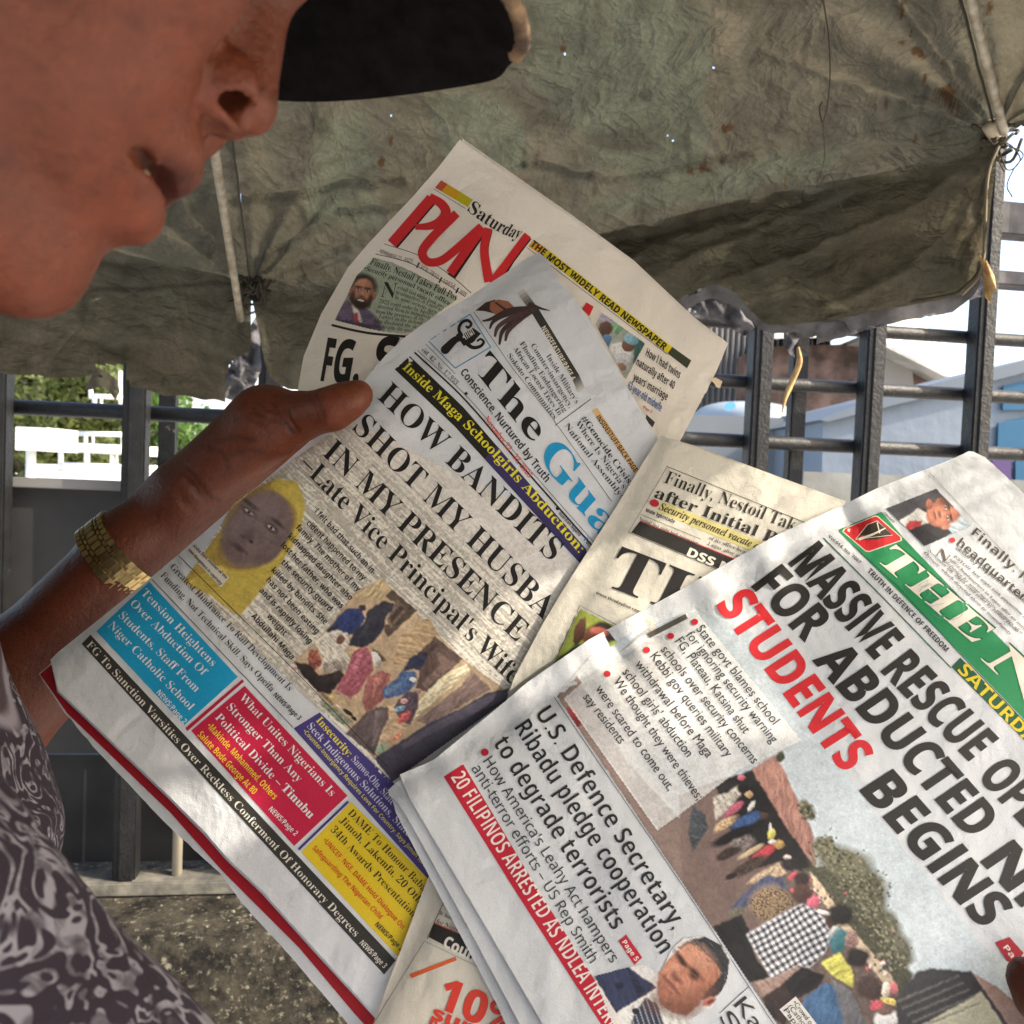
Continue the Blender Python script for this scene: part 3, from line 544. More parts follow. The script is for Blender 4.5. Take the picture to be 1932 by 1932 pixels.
    text(g, 'page_note', 'NEWS/Page 2', 'sansm', WH, [K3(128, 1425), K3(280, 1598)], (7.5, -7))
    fill(g, 'colour_box', [[K3(608, 1348), K3(616, 1362), K3(300, 1638), K3(290, 1620)]], (168, 26, 58)); fill(g, 'colour_box', [[K3(620, 1385), H(35, 640), G(1665, 925), K3(322, 1635)]], (182, 28, 66))
    for s, st, c, a, b, u in (('What Unites Nigerians Is', 'serif', WH, (1352, 88), (1872, 645), (11.5, -10.5)), ('Stronger Than Any', 'serif', WH, (1280, 142), (1685, 566), (11.5, -10.5)), ('Political Divide –', 'serif', WH, (1215, 200), (1572, 590), (11.5, -10.5)), ('Tinubu', 'serifb', WH, (1588, 598), (1752, 772), (12, -11)), ('•Makinde, Mohammed, Others', 'sansm', (232, 196, 60), (1168, 250), (1548, 664), (9.5, -9)), ('Salute Bode George At 80', 'sansm', (232, 196, 60), (1116, 298), (1432, 634), (9.5, -9)), ('NEWS/Page 2', 'sansm', WH, (1518, 720), (1668, 868), (7.5, -7))):
        text(g, 'box_text', s, st, c, [G(*a), G(*b)], u)
    fill(g, 'colour_box', [[K3(1038, 1533), H(330, 600), H(560, 1060), H(490, 1112), K3(893, 1622)]], (66, 56, 122))
    line(g, 'rule', [G(1690, 945), H(40, 672)], 4.5, (66, 56, 122))
    text(g, 'box_text', 'Insecurity:', 'serifb', (214, 206, 70), [K3(1016, 1580), K3(1196, 1782)], (10.5, -9.5)); text(g, 'box_text', 'Sanwo-Olu, State Ge', 'serif', (196, 196, 220), [K3(1212, 1798), H(330, 745)], (10.5, -9.5))
    text(g, 'box_text', 'Seek Indigenous Solutions, State F', 'serif', (196, 196, 220), [K3(966, 1614), H(410, 912)], (10.5, -9.5)); text(g, 'box_text', '•Counter-Insurgency Requires Love For Country, Says Jimoh Ibrahim', 'sansm', (206, 200, 90), [K3(944, 1640), H(512, 1092)], (6, -5.5))
    fill(g, 'colour_box', [[H(55, 675), H(560, 1180), H(320, 1552), G(1705, 958)]], (212, 186, 38))
    for s, st, c, a, b, u in (('DAME To Honour Baba', 'serif', (40, 36, 24), (34, 742), (462, 1184), (10.5, -10)), ('Jimoh, Lakemfa, 20 Others', 'serif', (40, 36, 24), (-14, 782), (490, 1310), (10.5, -10)), ('34th Awards Presentation', 'serif', (40, 36, 24), (-64, 836), (402, 1330), (10.5, -10)), ('•UNICEF, NGE, DAME Hold Dialogue On', 'sansm', (196, 44, 30), (-105, 896), (342, 1396), (7.5, -7)), ('Safeguarding The Nigerian Child', 'sansm', (196, 44, 30), (-165, 940), (216, 1340), (7.5, -7)), ('NEWS/Page 2', 'sansb', BLK, (188, 1372), (335, 1520), (7, -6.5))):
        text(g, 'box_text', s, st, c, [H(*a), H(*b)], u)
    fill(g, 'footer_strip', [[D(512, 1660), H(308, 1572), H(242, 1652), D(462, 1712)]], (50, 49, 48))
    text(g, 'footer_text', 'FG To Sanction Varsities Over Reckless Conferment Of Honorary Degrees', 'serif', (216, 214, 206), [D(486, 1722), H(76, 1440)], (10.5, -10)); text(g, 'page_note', 'NEWS/Page 3', 'sansm', (216, 214, 206), [H(102, 1476), H(240, 1618)], (7.5, -7))

    # ============ the tan paper half hidden behind the front one
    t = newspaper('tan newspaper with large serif T, half hidden behind the green masthead paper', off_thisday, (1200, 1050))
    sheet(t, 'front_page', [K4(245, 65), K4(400, 118), K4(800, 268), K4(1090, 378), (1620, 985), (1560, 1400), (1200, 1700), (1010, 1965), (690, 1965), (704, 1932), (804, 1665), (860, 1540), (880, 1480), (954, 1325), (970.7, 1277), (1024, 1177), (1064, 1110.7), (1110.7, 1037), (1164, 954), (1210.7, 877)], pm_t)
    sheet(t, 'inner_page', [(1250, 823), (1312, 841), (1474, 901), (1596, 946), (1500, 1100), (1300, 1100)], pm_t, .001, -.002)
    line(t, 'frame_rule', [K4(915, 470), K4(275, 210), K4(95, 515), K4(540, 700)], 1.2, DK)
    text(t, 'article_headline', 'Finally, Nestoil Tak', 'serif', (46, 44, 42), [K4(258, 284), K4(862, 510)], (10, -22)); text(t, 'article_headline', 'after Initial P', 'serifb', (40, 38, 37), [K4(212, 352), K4(772, 568)], (9, -19.5))
    fill(t, 'highlight', [[K4(250, 370), K4(720, 562), K4(690, 612), K4(230, 420)]], (204, 194, 130), .00015); fill(t, 'bullet', [ell(*K4(216, 380), 9, 7, 16, .3)], (172, 34, 46), .0003)
    text(t, 'article_headline', 'Security personnel vacate o', 'bi', (46, 44, 42), [K4(234, 408), K4(692, 596)], (6, -13)); text(t, 'byline', 'Wale Igbintade', 'sansb', BLK, [K4(172, 418), K4(308, 474)], (2.5, -6.5))
    line(t, 'frame_rule', [K4(152, 432), K4(432, 548)], .8, DK)
    for s, a, b in (('Nestoil last night took possession', (142, 458), (415, 575)), ('of its office head', (468, 548), (648, 618)), ('Lagos after an in', (462, 574), (645, 648)), ('by some secur', (456, 600), (600, 660))): text(t, 'article_text', s, 'serif', (70, 66, 62), [K4(*a), K4(*b)], (3, -6.2))
    fill(t, 'headline_bar', [[K4(148, 464), K4(640, 662), K4(600, 720), K4(108, 516)]], (38, 36, 36), .0002); line(t, 'headline_bar', [K4(150, 462), K4(640, 660)], 1.6, (190, 40, 50))
    text(t, 'headline', 'DSS N', 'heavy', (216, 212, 202), [K4(364, 622), K4(560, 704)], (7, -15))
    text(t, 'masthead_title', 'TH', 'serifb', (34, 32, 33), [E(1478, 1376), E(2060, 1600)], (37, -72)); text(t, 'web_address', 'www.thisdaylive.com', 'sansb', (60, 54, 50), [E(1438, 1428), E(1690, 1540)], (2.4, -5))
    R = Raster([E(1350, 1512), E(1640, 1650), E(1180, 1990), E(1180, 1870)], 1.7); R.put(R.all(), (150, 166, 40), 1, .2, 20); R.ell_(*E(1480, 1650), 28, 20, 15, (44, 36, 34), 1, .15, .3); R.ell_(*E(1430, 1690), 24, 20, 20, (104, 58, 44), 1, .15, .2); R.ell_(*E(1350, 1640), 10, 26, 20, (96, 60, 46)); R.ell_(*E(1320, 1800), 34, 22, -40, (46, 66, 48), 1, .15, .4); R.ell_(*E(1460, 1640), 18, 7, 12, (178, 84, 66), .9, .3)
    R.build(t, 'news_photo'); line(t, 'frame_rule', [E(1640, 1648), E(1350, 1495), E(1170, 1900)], 1.2, (90, 86, 70))
    text(t, 'article_text', 'It has been', 'serif', (60, 56, 54), [H(552, 1312), H(690, 1372)], (3.2, -7)); text(t, 'article_text', 'for Nigeria as', 'serif', (60, 56, 54), [H(536, 1358), H(722, 1436)], (3.2, -7)); line(t, 'frame_rule', [H(580, 1240), H(485, 1450)], 1.2, DK); line(t, 'frame_rule', [H(575, 1245), H(640, 1275)], 1.2, DK)
    fill(t, 'headline_bar', [[H(525, 1362), H(880, 1515), H(880, 1640), H(494, 1440)]], (38, 36, 36)); line(t, 'headline_bar', [H(525, 1358), H(860, 1505)], 1.6, (190, 50, 40)); text(t, 'headline', 'Counter', 'heavy', (216, 212, 204), [H(572, 1490), H(850, 1635)], (9, -20))
    line(t, 'frame_rule', [H(880, 1660), H(470, 1462), H(180, 1932)], 1.0, (110, 104, 98)); line(t, 'advert_stripe', [H(392, 1662), H(650, 1562)], [8, 7], (206, 92, 46))
    text(t, 'advert_title', '10%', 'heavy', (204, 58, 42), [H(538, 1832), H(955, 2010)], (20, -56)); text(t, 'advert_title', 'surr', 'heavy', (204, 58, 42), [H(508, 1900), H(790, 2020)], (9, -25))
    text(t, 'advert_title', 'IV', 'heavy', (204, 58, 42), [H(488, 1955), H(570, 1990)], (7, -18))

    # ============ the front paper with the green masthead
    n = newspaper('grey newspaper with green masthead and red word in its headline, foremost of the fan', off_nation, (1400, 1450))
    le = [(734, 1501), (732, 1491), (748, 1476), (817, 1434.7), (951, 1325), (994, 1288), (1110.7, 1207), (1288, 1110.7), (1350, 1075), (1464, 1010), (1590, 953), (1655, 921), (1821.5, 856)]
    tr_ = ragged([(1821.5, 856), (1854, 872), (1932, 945), (2000, 1020), (2100, 1130)], 1.4, 5, 8)[:-30]
    sheet(n, 'front_page', [H(330, 520)] + le[3:] + [(1850, 872), (1932, 948), (2100, 1130), (2100, 1990), (1065, 1990), H(1140, 1932), H(800, 1350), H(520, 880), H(390, 660)], pm_n, .0004)
    sheet(n, 'inner_page', le[:8] + [(1300, 1400), (1110, 1990), (1030, 1990), H(1010, 1932), H(700, 1350), H(440, 880), H(330, 690), H(272, 640)], pm_n, .0012, -.0022)
    sheet(n, 'inner_page', [(738, 1500), (900, 1480), (1080, 1990), (990, 1990), H(930, 1932), H(870, 1800), H(680, 1440), H(500, 1100), H(310, 740)], pm_n, .002, -.005)
    sheet(n, 'inner_page', ragged([(1600, 960), (1828, 851), (1836, 852), (1858, 862), (1936, 934), (2100, 1110), (2100, 1300), (1700, 1000)], 1.0, 6, 4), pm_n, .0012, -.0022)
    # picture with crowd
    big = [(1049, 1313), (1110, 1240), (1200, 1190), (1308, 1148), (1420, 1190), (1560, 1400), (1640, 1520), (1860, 1790), (2060, 1900), (2060, 1985), (1500, 1985), (1410, 1850), (1288, 1668), (1150, 1465)]
    R = Raster(big, 2.0); R.put(R.all(), (200, 202, 204)); skyf = np.clip((-(R.X - 1310) * .64 * 0 + (R.Y - 1150) * .3 + 260 - np.abs(R.X - 1560 - (R.Y - 1600) * .55) * 1.0) / 130, 0, 1)
    R.put(skyf, (176, 190, 200), 1, .06, 60)
    R.poly_([(1049, 1313), (1090, 1275), (1185, 1440), (1288, 1550), (1340, 1640), (1420, 1720), (1480, 1850), (1560, 1990), (1490, 1990), (1288, 1668)], (134, 112, 104), 1, .10, 30)
    gl = lambda *q: [I(*z) for z in q]
    R.poly_(gl((180, 560), (330, 520), (400, 490), (760, 1060), (700, 1090), (560, 1010), (420, 1050), (240, 900), (120, 760)), (44, 42, 42), 1, .3, 14)
    R.poly_(gl((-20, 640), (180, 560), (330, 520), (760, 1060), (700, 1300), (420, 1500), (180, 1400), (0, 1160)), (118, 96, 90), 1, .14, 26)
    R.poly_(gl((180, 560), (330, 520), (400, 490), (760, 1060), (700, 1090), (560, 1010), (420, 1050), (260, 820)), (40, 38, 39), 1, .3, 14)
    R.poly_(gl((390, 488), (530, 405), (640, 640), (740, 850), (757, 1052), (600, 840)), (168, 118, 104), 1, .08, 30)
    M3 = lambda x, y: (1288 + x * .4792, 1408.75 + y * .4792)
    R.draw(M3, [('e', 385, 40, 16, 22, 20, (66, 68, 52), .5), ('e', 490, 250, 26, 46, -30, (104, 100, 76), .5), ('e', 560, 395, 45, 42, 0, (100, 98, 74), .5), ('e', 650, 490, 125, 84, 30, (98, 97, 74), .5), ('e', 720, 560, 95, 78, 40, (90, 90, 68), .5), ('e', 600, 560, 70, 60, 30, (80, 80, 60), .5), ('e', 780, 710, 88, 70, 60, (88, 88, 68), .5), ('e', 830, 820, 72, 92, -10, (82, 82, 64), .5), ('e', 720, 700, 60, 50, 0, (60, 62, 50), .5), ('e', 860, 900, 46, 40, 0, (70, 70, 56), .5)])
    R.draw(M3, [('p', [(470, 480), (560, 470), (720, 640), (880, 900), (920, 1000), (820, 980), (640, 740)], (70, 70, 54), .5, 4), ('p', [(400, 500), (500, 490), (640, 700), (850, 965), (900, 1200), (400, 1200), (300, 900), (300, 620)], (104, 86, 78), .4, 8)])
    cs = np.array([(560, 400), (640, 470), (700, 540), (760, 560), (620, 560), (760, 690), (800, 760), (840, 840), (720, 640), (490, 250)])
    for k in range(620):
        cx, cy = cs[k % 10] + RNG.normal(0, 27 if k % 10 < 9 else 13, 2) * (1, 1.1); R.ell_(*M3(cx, cy), RNG.uniform(1.8, 4.2), RNG.uniform(1.5, 3), RNG.uniform(0, 180), [(58, 58, 40), (136, 132, 102), (84, 84, 60), (44, 46, 36), (112, 110, 84)][int(RNG.integers(5))], .8, .5)
    R.draw(M3, [('p', [(500, 490), (545, 540), (650, 700), (822, 900), (848, 962), (815, 960), (640, 740), (520, 560)], (190, 168, 138), .2), ('p', [(120, 200), (180, 180), (222, 150), (242, 170), (180, 250), (130, 292)], (182, 175, 164), .3, 4), ('p', [(40, 230), (90, 270), (100, 320), (40, 420), (20, 330)], (72, 78, 86), .4, 4)])
    R.draw(M3, [('e', 230, 122, 15, 12, 0, (196, 92, 116)), ('e', 238, 165, 24, 20, 30, (34, 31, 33)), ('e', 262, 188, 16, 14, 0, (190, 156, 110)), ('e', 270, 236, 10, 24, 30, (214, 210, 206)), ('e', 200, 246, 48, 15, -38, (184, 80, 110), .3), ('e', 285, 255, 26, 14, -40, (40, 38, 44)), ('e', 255, 290, 62, 22, -25, (46, 84, 142), .4), ('e', 320, 272, 17, 14, 0, (82, 58, 50)), ('e', 165, 305, 54, 18, -35, (182, 152, 112), .5), ('e', 200, 352, 92, 22, -25, (32, 30, 33), .4), ('e', 235, 385, 54, 30, -25, (112, 102, 100), .8), ('e', 180, 420, 52, 20, -25, (58, 48, 44), .5), ('e', 270, 412, 52, 11, -30, (186, 160, 124)), ('e', 350, 345, 15, 24, 10, (204, 194, 66)), ('e', 345, 318, 5, 18, 0, (206, 200, 196)), ('e', 356, 376, 18, 11, 0, (206, 198, 188), .4),
        ('e', 320, 420, 60, 20, -35, (186, 44, 60), .4), ('e', 380, 386, 21, 17, 0, (178, 142, 72), .3), ('e', 260, 472, 76, 24, -30, (70, 57, 50), .7), ('e', 190, 510, 24, 12, -20, (40, 34, 34)), ('p', [(280, 510), (380, 455), (415, 500), (330, 530), (250, 540)], (188, 162, 130), .4, 3), ('e', 413, 437, 16, 11, 0, (206, 188, 178)), ('e', 420, 465, 30, 24, 20, (46, 42, 44), .5), ('e', 437, 508, 21, 13, -40, (190, 60, 84)), ('e', 470, 522, 32, 28, 0, (54, 44, 44), .3), ('p', [(180, 640), (260, 560), (330, 505), (400, 518), (412, 560), (300, 600), (230, 640)], (74, 82, 114), .3), ('p', [(190, 640), (230, 630), (260, 650), (170, 680)], (104, 100, 86), .5, 3), ('e', 468, 582, 42, 38, 0, (74, 50, 44), .25), ('e', 350, 622, 86, 66, 15, (140, 115, 84), .3)])
    lp = np.hypot((R.X - M3(350, 622)[0]) / 41, (R.Y - M3(350, 622)[1]) / 32) < 1; R.put(lp & (fbm(R.X / 2.6, R.Y / 2.6, 2, 55) > .12), (58, 42, 32), .7)
    for k in range(60): cx, cy = (540 + RNG.normal(0, 34), 590 + RNG.normal(0, 34)) if k < 24 else (770 + RNG.normal(0, 46), 890 + RNG.normal(0, 52)); R.ell_(*M3(cx, cy), RNG.uniform(2, 5), RNG.uniform(2, 4), RNG.uniform(0, 180), [(40, 36, 38), (150, 110, 100), (196, 70, 90), (200, 190, 180), (84, 60, 56), (60, 70, 96)][k % 6], .85, .4)
    R.draw(M3, [('e', 515, 616, 22, 30, 30, (198, 76, 106)), ('p', [(120, 710), (230, 660), (262, 720), (292, 840), (352, 912), (230, 932), (190, 850)], (28, 27, 29), .2), ('p', [(290, 930), (440, 860), (500, 880), (420, 930), (320, 985)], (150, 122, 112), .15)])
    ck = inpoly(R.X, R.Y, [M3(*q) for q in ((250, 740), (400, 650), (470, 620), (520, 640), (570, 690), (582, 760), (560, 812), (500, 870), (450, 860), (350, 912), (300, 830))]).astype(float)
    for ax in (0, 1): ck = (np.roll(ck, 1, ax) + 2 * ck + np.roll(ck, -1, ax)) / 4
    wp = 3 * fbm(R.X / 40, R.Y / 40, 2, 57); uu = (R.X * .86 - R.Y * .50 + wp) / 11.5; vv = (R.X * .50 + R.Y * .86 + wp) / 12.5; b1 = np.clip(np.sin(uu * 6.283) * 2.2 + .4, 0, 1); b2 = np.clip(np.sin(vv * 6.283) * 2.2 + .4, 0, 1); fo_ = 1 + .22 * fbm(R.X / 26, R.Y / 14, 3, 58)
    for c_, m_ in (((196, 198, 204), ck), ((118, 120, 132), ck * b1 * .85), ((84, 86, 100), ck * b2 * .75), ((40, 41, 52), ck * b1 * b2 * .85)): R.sh = fo_; R.put(m_, c_)
    R.draw(M3, [('e', 588, 690, 28, 24, 0, (72, 47, 42)), ('e', 556, 652, 26, 9, 15, (210, 210, 212)), ('e', 622, 664, 50, 42, 10, (33, 30, 30), .3), ('e', 598, 732, 20, 30, 30, (170, 170, 172)), ('e', 616, 768, 34, 48, 20, (44, 108, 118), .25), ('e', 665, 760, 26, 34, 0, (140, 106, 100), .6), ('p', [(545, 850), (620, 808), (668, 880), (674, 952), (590, 902)], (206, 200, 62), .2), ('e', 690, 830, 43, 38, 0, (38, 33, 33), .3), ('e', 738, 950, 52, 48, 0, (66, 48, 45), .25), ('e', 830, 950, 18, 24, 0, (198, 94, 100)), ('e', 800, 960, 16, 34, 0, (204, 190, 172)),
        ('p', [(310, 990), (400, 930), (470, 870), (562, 900), (530, 952), (440, 1000), (400, 1100), (340, 1062)], (48, 34, 34), .3), ('p', [(400, 925), (470, 868), (560, 905), (500, 960), (430, 985)], (30, 29, 32), .25), ('p', [(480, 990), (560, 928), (612, 950), (662, 1200), (440, 1200), (440, 1080)], (52, 94, 138), .15), ('p', [(580, 908), (662, 960), (722, 1092), (760, 1200), (660, 1200), (602, 960)], (96, 96, 102), .15), ('e', 805, 1075, 52, 34, 0, (208, 206, 206)), ('e', 765, 1020, 30, 16, -20, (196, 60, 80), .5), ('e', 820, 1004, 34, 14, 15, (208, 180, 70), .5), ('e', 800, 1040, 30, 20, 0, (110, 80, 70), .4)])
    R.poly_(gl((1330, 1632), (1400, 1618), (1640, 1635), (1900, 1990), (1230, 1990), (1200, 1790)), (52, 50, 54), 1, .12, 20); R.poly_(gl((1270, 1990), (1690, 1750), (1850, 1990)), (176, 170, 140), 1, .08); R.poly_(gl((1640, 1640), (1790, 1730), (2100, 1990), (1880, 1990)), (150, 118, 106), 1, .1)
    for k in range(5): R.poly_(gl((1210 + k * 30, 1800 + k * 38), (1560 + k * 30, 1655 + k * 38), (1566 + k * 30, 1664 + k * 38), (1216 + k * 30, 1812 + k * 38)), (110, 104, 96), .8)
    bx = [(1310, 1150), (1512, 1397), (1425, 1440), (1395, 1452), (1316, 1512), (1240, 1567), (1064, 1318), (1120, 1270), (1205, 1205)]
    R.put(inpoly(R.X, R.Y, [(1140, 1262), (1200, 1200), (1230, 1180), (1300, 1260), (1180, 1330)]), (120, 96, 78), .5, .7, 10); R.poly_([H(1270, 140), H(1330, 135), H(1372, 225), H(1335, 262)], (150, 26, 40))
    R.put(inpoly(R.X, R.Y, bx), (206, 206, 207), .72)
    R.build(n, 'front_photo', .0002, None, .7)
    GR = (26, 128, 78)
    fill(n, 'masthead_band', [[K4(1065, 505), K4(1270, 420), (1704, 1014), (1919, 1238), (2060, 1395), (2060, 1495), (1932, 1357), (1819, 1239)]], GR, .0002)
    rr = [K4(1095, 512), K4(1102, 500), K4(1238, 442), K4(1252, 444), K4(1358, 538), K4(1358, 552), K4(1214, 602), K4(1198, 600)]
    fill(n, 'emblem', [[(x + (x - 1645) * .06, y + (y - 1004) * .06) for x, y in rr]], (206, 200, 184), .0003); fill(n, 'emblem', [rr], (190, 30, 40), .0004)
    fill(n, 'emblem', [[K4(1150, 548), K4(1205, 480), K4(1250, 462), K4(1290, 490), K4(1322, 528), K4(1250, 548)]], (52, 44, 38), .0005); fill(n, 'emblem', stroke_polys([K4(1150, 548), K4(1205, 480), K4(1250, 462)], 1) + stroke_polys([K4(1250, 462), K4(1322, 528), K4(1150, 548)], 1) + stroke_polys([K4(1165, 548), K4(1230, 525), K4(1290, 495)], [5, 4, 2], 8) + stroke_polys([K4(1250, 468), K4(1262, 520)], 2), (212, 206, 190), .0006)
    WG = (212, 208, 196); SH = (18, 92, 56)
    for dx, c, lf in ((4, SH, .0003), (0, WG, .0005)):
        text(n, 'masthead_title', 'THE', 'serifb', c, [(K5(590, 196)[0] + dx, K5(590, 196)[1] - dx * .3), (K5(1400, 888)[0] + dx, K5(1400, 888)[1] - dx * .3)], (43, -25), lf)
        text(n, 'masthead_title', 'NA', 'serifb', c, [(K5(1452, 1010)[0] + dx, K5(1452, 1010)[1] - dx * .3), (K5(2300, 1800)[0] + dx, K5(2300, 1800)[1] - dx * .3)], (52, -30), lf)
    PEN = (104, 120, 168)
    line(n, 'pen_scribble', [K5(*q) for q in ((960, 470), (1010, 420), (1200, 430), (1310, 560), (1300, 660), (1180, 700), (1060, 650))], .6, PEN, .0008, 30); line(n, 'pen_scribble', [K5(*q) for q in ((950, 420), (1030, 375), (1000, 440), (1050, 400), (1060, 470), (1020, 520), (1120, 520), (1030, 590), (1160, 560))], .5, PEN, .0008, 30); line(n, 'pen_scribble', [K5(*q) for q in ((870, 400), (830, 520), (880, 600), (960, 640), (1040, 680))], .5, (110, 112, 140), .0008, 20)
    text(n, 'issue_line', 'Vol.014, No. 7067', 'sansb', (58, 54, 50), [K5(226, 28), K5(482, 246)], (3.2, -4.8)); text(n, 'motto', 'TRUTH IN DEFENCE OF FREEDOM', 'sansb', (38, 34, 32), [K5(540, 308), K5(1172, 956)], (7, -7.4))
    line(n, 'rule', [K5(180, 28), K5(700, 550), K5(1215, 1082)], 2.2, (34, 86, 62)); line(n, 'rule', [K5(420, 90), K5(800, 440), K5(1316, 1000), K5(2200, 1930)], 1.6, (34, 86, 62))
    fill(n, 'day_box', [[K5(1290, 1000), K5(2300, 2010), K5(2240, 2100), K5(1218, 1076)]], (22, 78, 52), .0002); text(n, 'day_title', 'SATURDAY', 'sansb', (206, 186, 40), [K5(1265, 1105), K5(1935, 1800)], (17.5, -16))
    HB = (33, 30, 30); HR = (194, 34, 44)
    for s, c, a, b, u in (('MASSIVE', HB, (1488, 1062), (1651, 1245), (57, -43)), ('RESCUE', HB, (1662, 1266), (1829, 1436), (57, -43)), ('OPERATIO', HB, (1845, 1466), (2075, 1712), (57, -43)), ('FOR', HB, (1418, 1106), (1520, 1212), (57, -43)), ('ABDUCTED', HB, (1533, 1245), (1830, 1583), (60, -41)), ('NIGER', HB, (1851, 1625), (2090, 1890), (62, -42)), ('STUDENTS', HR, (1351, 1142), (1592, 1458), (60, -38)), ('BEGINS', HB, (1622, 1491), (1853, 1752), (63, -41))):
        text(n, 'headline', s, 'heavy', c, [a, b], u)
    line(n, 'rule', [K4(365, 905), K4(190, 995)], 10, (70, 66, 60), .0012); line(n, 'rule', [F(520, 1290), F(395, 1385)], 1, HB)
    for s, a, b in (('State govt blames school', F(74, 1630), I(512, 240)), ('for ignoring security warning', F(16, 1665), I(505, 345)), ('FG, Plateau, Katsina shut', E(1888, 1700), I(348, 292)), ('schools over security concerns', E(1806, 1748), I(395, 462)), ('Kebbi gov queries military', E(1748, 1785), I(248, 426)), ('withdrawal before Maga', E(1660, 1828), I(138, 428)), ('school girls\' abduction', E(1590, 1875), I(24, 424)), ('We thought they were thieves;', E(1538, 1925), I(80, 668)), ('were scared to come out,', H(1436, 36), H(1850, 615)), ('say residents', H(1366, 84), H(1574, 350))):
        text(n, 'bullet_text', s, 'wide' if 0 else 'sans', (44, 41, 42), [a, b], (14.5, -10.5), .0006)
    for q in (F(68, 1588), E(1864, 1668), E(1728, 1747), E(1505, 1882)): fill(n, 'bullet', [ell(*q, 6.5, 6, 14)], (186, 34, 48), .0006)
    for s, a, b in (('U.S. Defence Secretary,', (1098, 180), (1875, 1400)), ('Ribadu pledge cooperation', (978, 258), (1806, 1540)), ('to degrade terrorists', (858, 345), (1536, 1404))): text(n, 'subheadline', s, 'sansm', (36, 34, 35), [H(*a), H(*b)], (28, -19))
    text(n, 'subheadline', 'How America\'s Leahy Act hampers', 'sansl', (50, 48, 48), [H(802, 448), H(1526, 1590)], (17, -12)); text(n, 'subheadline', 'anti-terror efforts – US Rep Smith', 'sansl', (50, 48, 48), [H(736, 488), H(1408, 1592)], (17, -12)); fill(n, 'bullet', [ell(*H(812, 394), 7.5, 7, 14)], (172, 26, 52), .0005)
    fill(n, 'red_strip', [[H(690, 462), H(1100, 1150), H(1590, 1932), H(1640, 2010), H(1510, 2010), H(1470, 1932), H(1000, 1205), H(580, 532)]], (178, 24, 48)); text(n, 'strip_text', '20 FILIPINOS ARRESTED AS NDLEA INTERC', 'sansm', (222, 210, 208), [H(618, 538), H(1520, 1975)], (24, -15.5))
    fill(n, 'page_box', [[H(1568, 1462), H(1612, 1426), H(1704, 1556), H(1658, 1598)]], (178, 24, 48)); text(n, 'page_note', 'Page 5', 'sansb', (222, 210, 208), [H(1588, 1470), H(1664, 1578)], (7.5, -5.5)); fill(n, 'page_box', [[I(1768, 1472), I(1850, 1440), I(1930, 1530), I(1880, 1600), I(1836, 1572)]], (160, 24, 44), .0003); text(n, 'page_note', 'Pa', 'sansb', (222, 210, 208), [I(1812, 1500), I(1860, 1560)], (9, -6))
    # portrait at the lower edge
    por = [H(1425, 1660), H(1700, 1590), H(1800, 1640), I(-60, 1500), I(0, 1445), I(120, 1430), I(220, 1480), I(275, 1560), I(250, 1700), I(170, 1840), I(60, 1900), I(0, 2000), H(1560, 2000)]
    R = Raster(por, 1.7); R.put(R.all(), (204, 202, 202)); 
    M2 = lambda x, y: (1096.8 + x * .28566, 1710.6 + y * .28566)
    R.draw(M2, [('p', [(80, 460), (220, 395), (290, 385), (505, 535), (380, 612), (230, 704), (100, 490)], (43, 50, 84), .15, 8), ('e', 250, 520, 30, 24, 20, (30, 33, 56)), ('p', [(290, 385), (310, 395), (420, 560), (380, 612)], (34, 38, 66)), ('p', [(230, 704), (380, 612), (500, 545), (530, 680), (700, 720), (740, 800), (700, 1000), (300, 1000)], (206, 206, 202), .12), ('p', [(350, 700), (425, 600), (500, 640), (550, 790), (560, 1000), (300, 1000), (330, 780)], (46, 50, 68), .2)])
    tm = inpoly(R.X, R.Y, [M2(*q) for q in ((350, 700), (425, 600), (500, 640), (550, 790), (560, 1000), (300, 1000), (330, 780))]); R.put(tm & (((R.X * .9 - R.Y * .3) / 9 % 1) < .3), (140, 150, 170), .7); R.ell_(*M2(358, 690), 7, 6, 0, (32, 32, 38))
    R.draw(M2, [('p', [(640, 270), (700, 225), (830, 193), (925, 250), (980, 360), (972, 470), (935, 560), (880, 602), (800, 620), (760, 480), (700, 330)], (46, 46, 52), .3, 3), ('p', [(640, 290), (720, 245), (775, 268), (898, 390), (926, 446), (828, 566), (780, 645), (700, 722), (600, 702), (520, 642), (500, 560), (512, 440), (572, 350)], (178, 108, 76), .1, 10)])
    def sh_(x, y, rx, ry, rot, c, a): R.ell_(*M2(x, y), rx * .28566, ry * .28566, rot, c, a, .75, .1, 6, 3, .1)
    for q in ((600, 660, 150, 60, 10, (104, 60, 44), .75), (720, 660, 90, 60, -30, (112, 64, 46), .7), (810, 560, 70, 60, -40, (128, 74, 54), .6), (520, 540, 40, 110, 10, (128, 76, 56), .55), (790, 350, 100, 60, 42, (206, 144, 112), .65), (690, 300, 50, 40, 30, (200, 138, 106), .5), (585, 430, 44, 50, 20, (200, 134, 102), .5), (700, 520, 60, 44, 30, (190, 122, 92), .5), (640, 412, 20, 46, -48, (206, 142, 112), .6), (560, 590, 50, 30, 30, (168, 102, 76), .6)): sh_(*q)
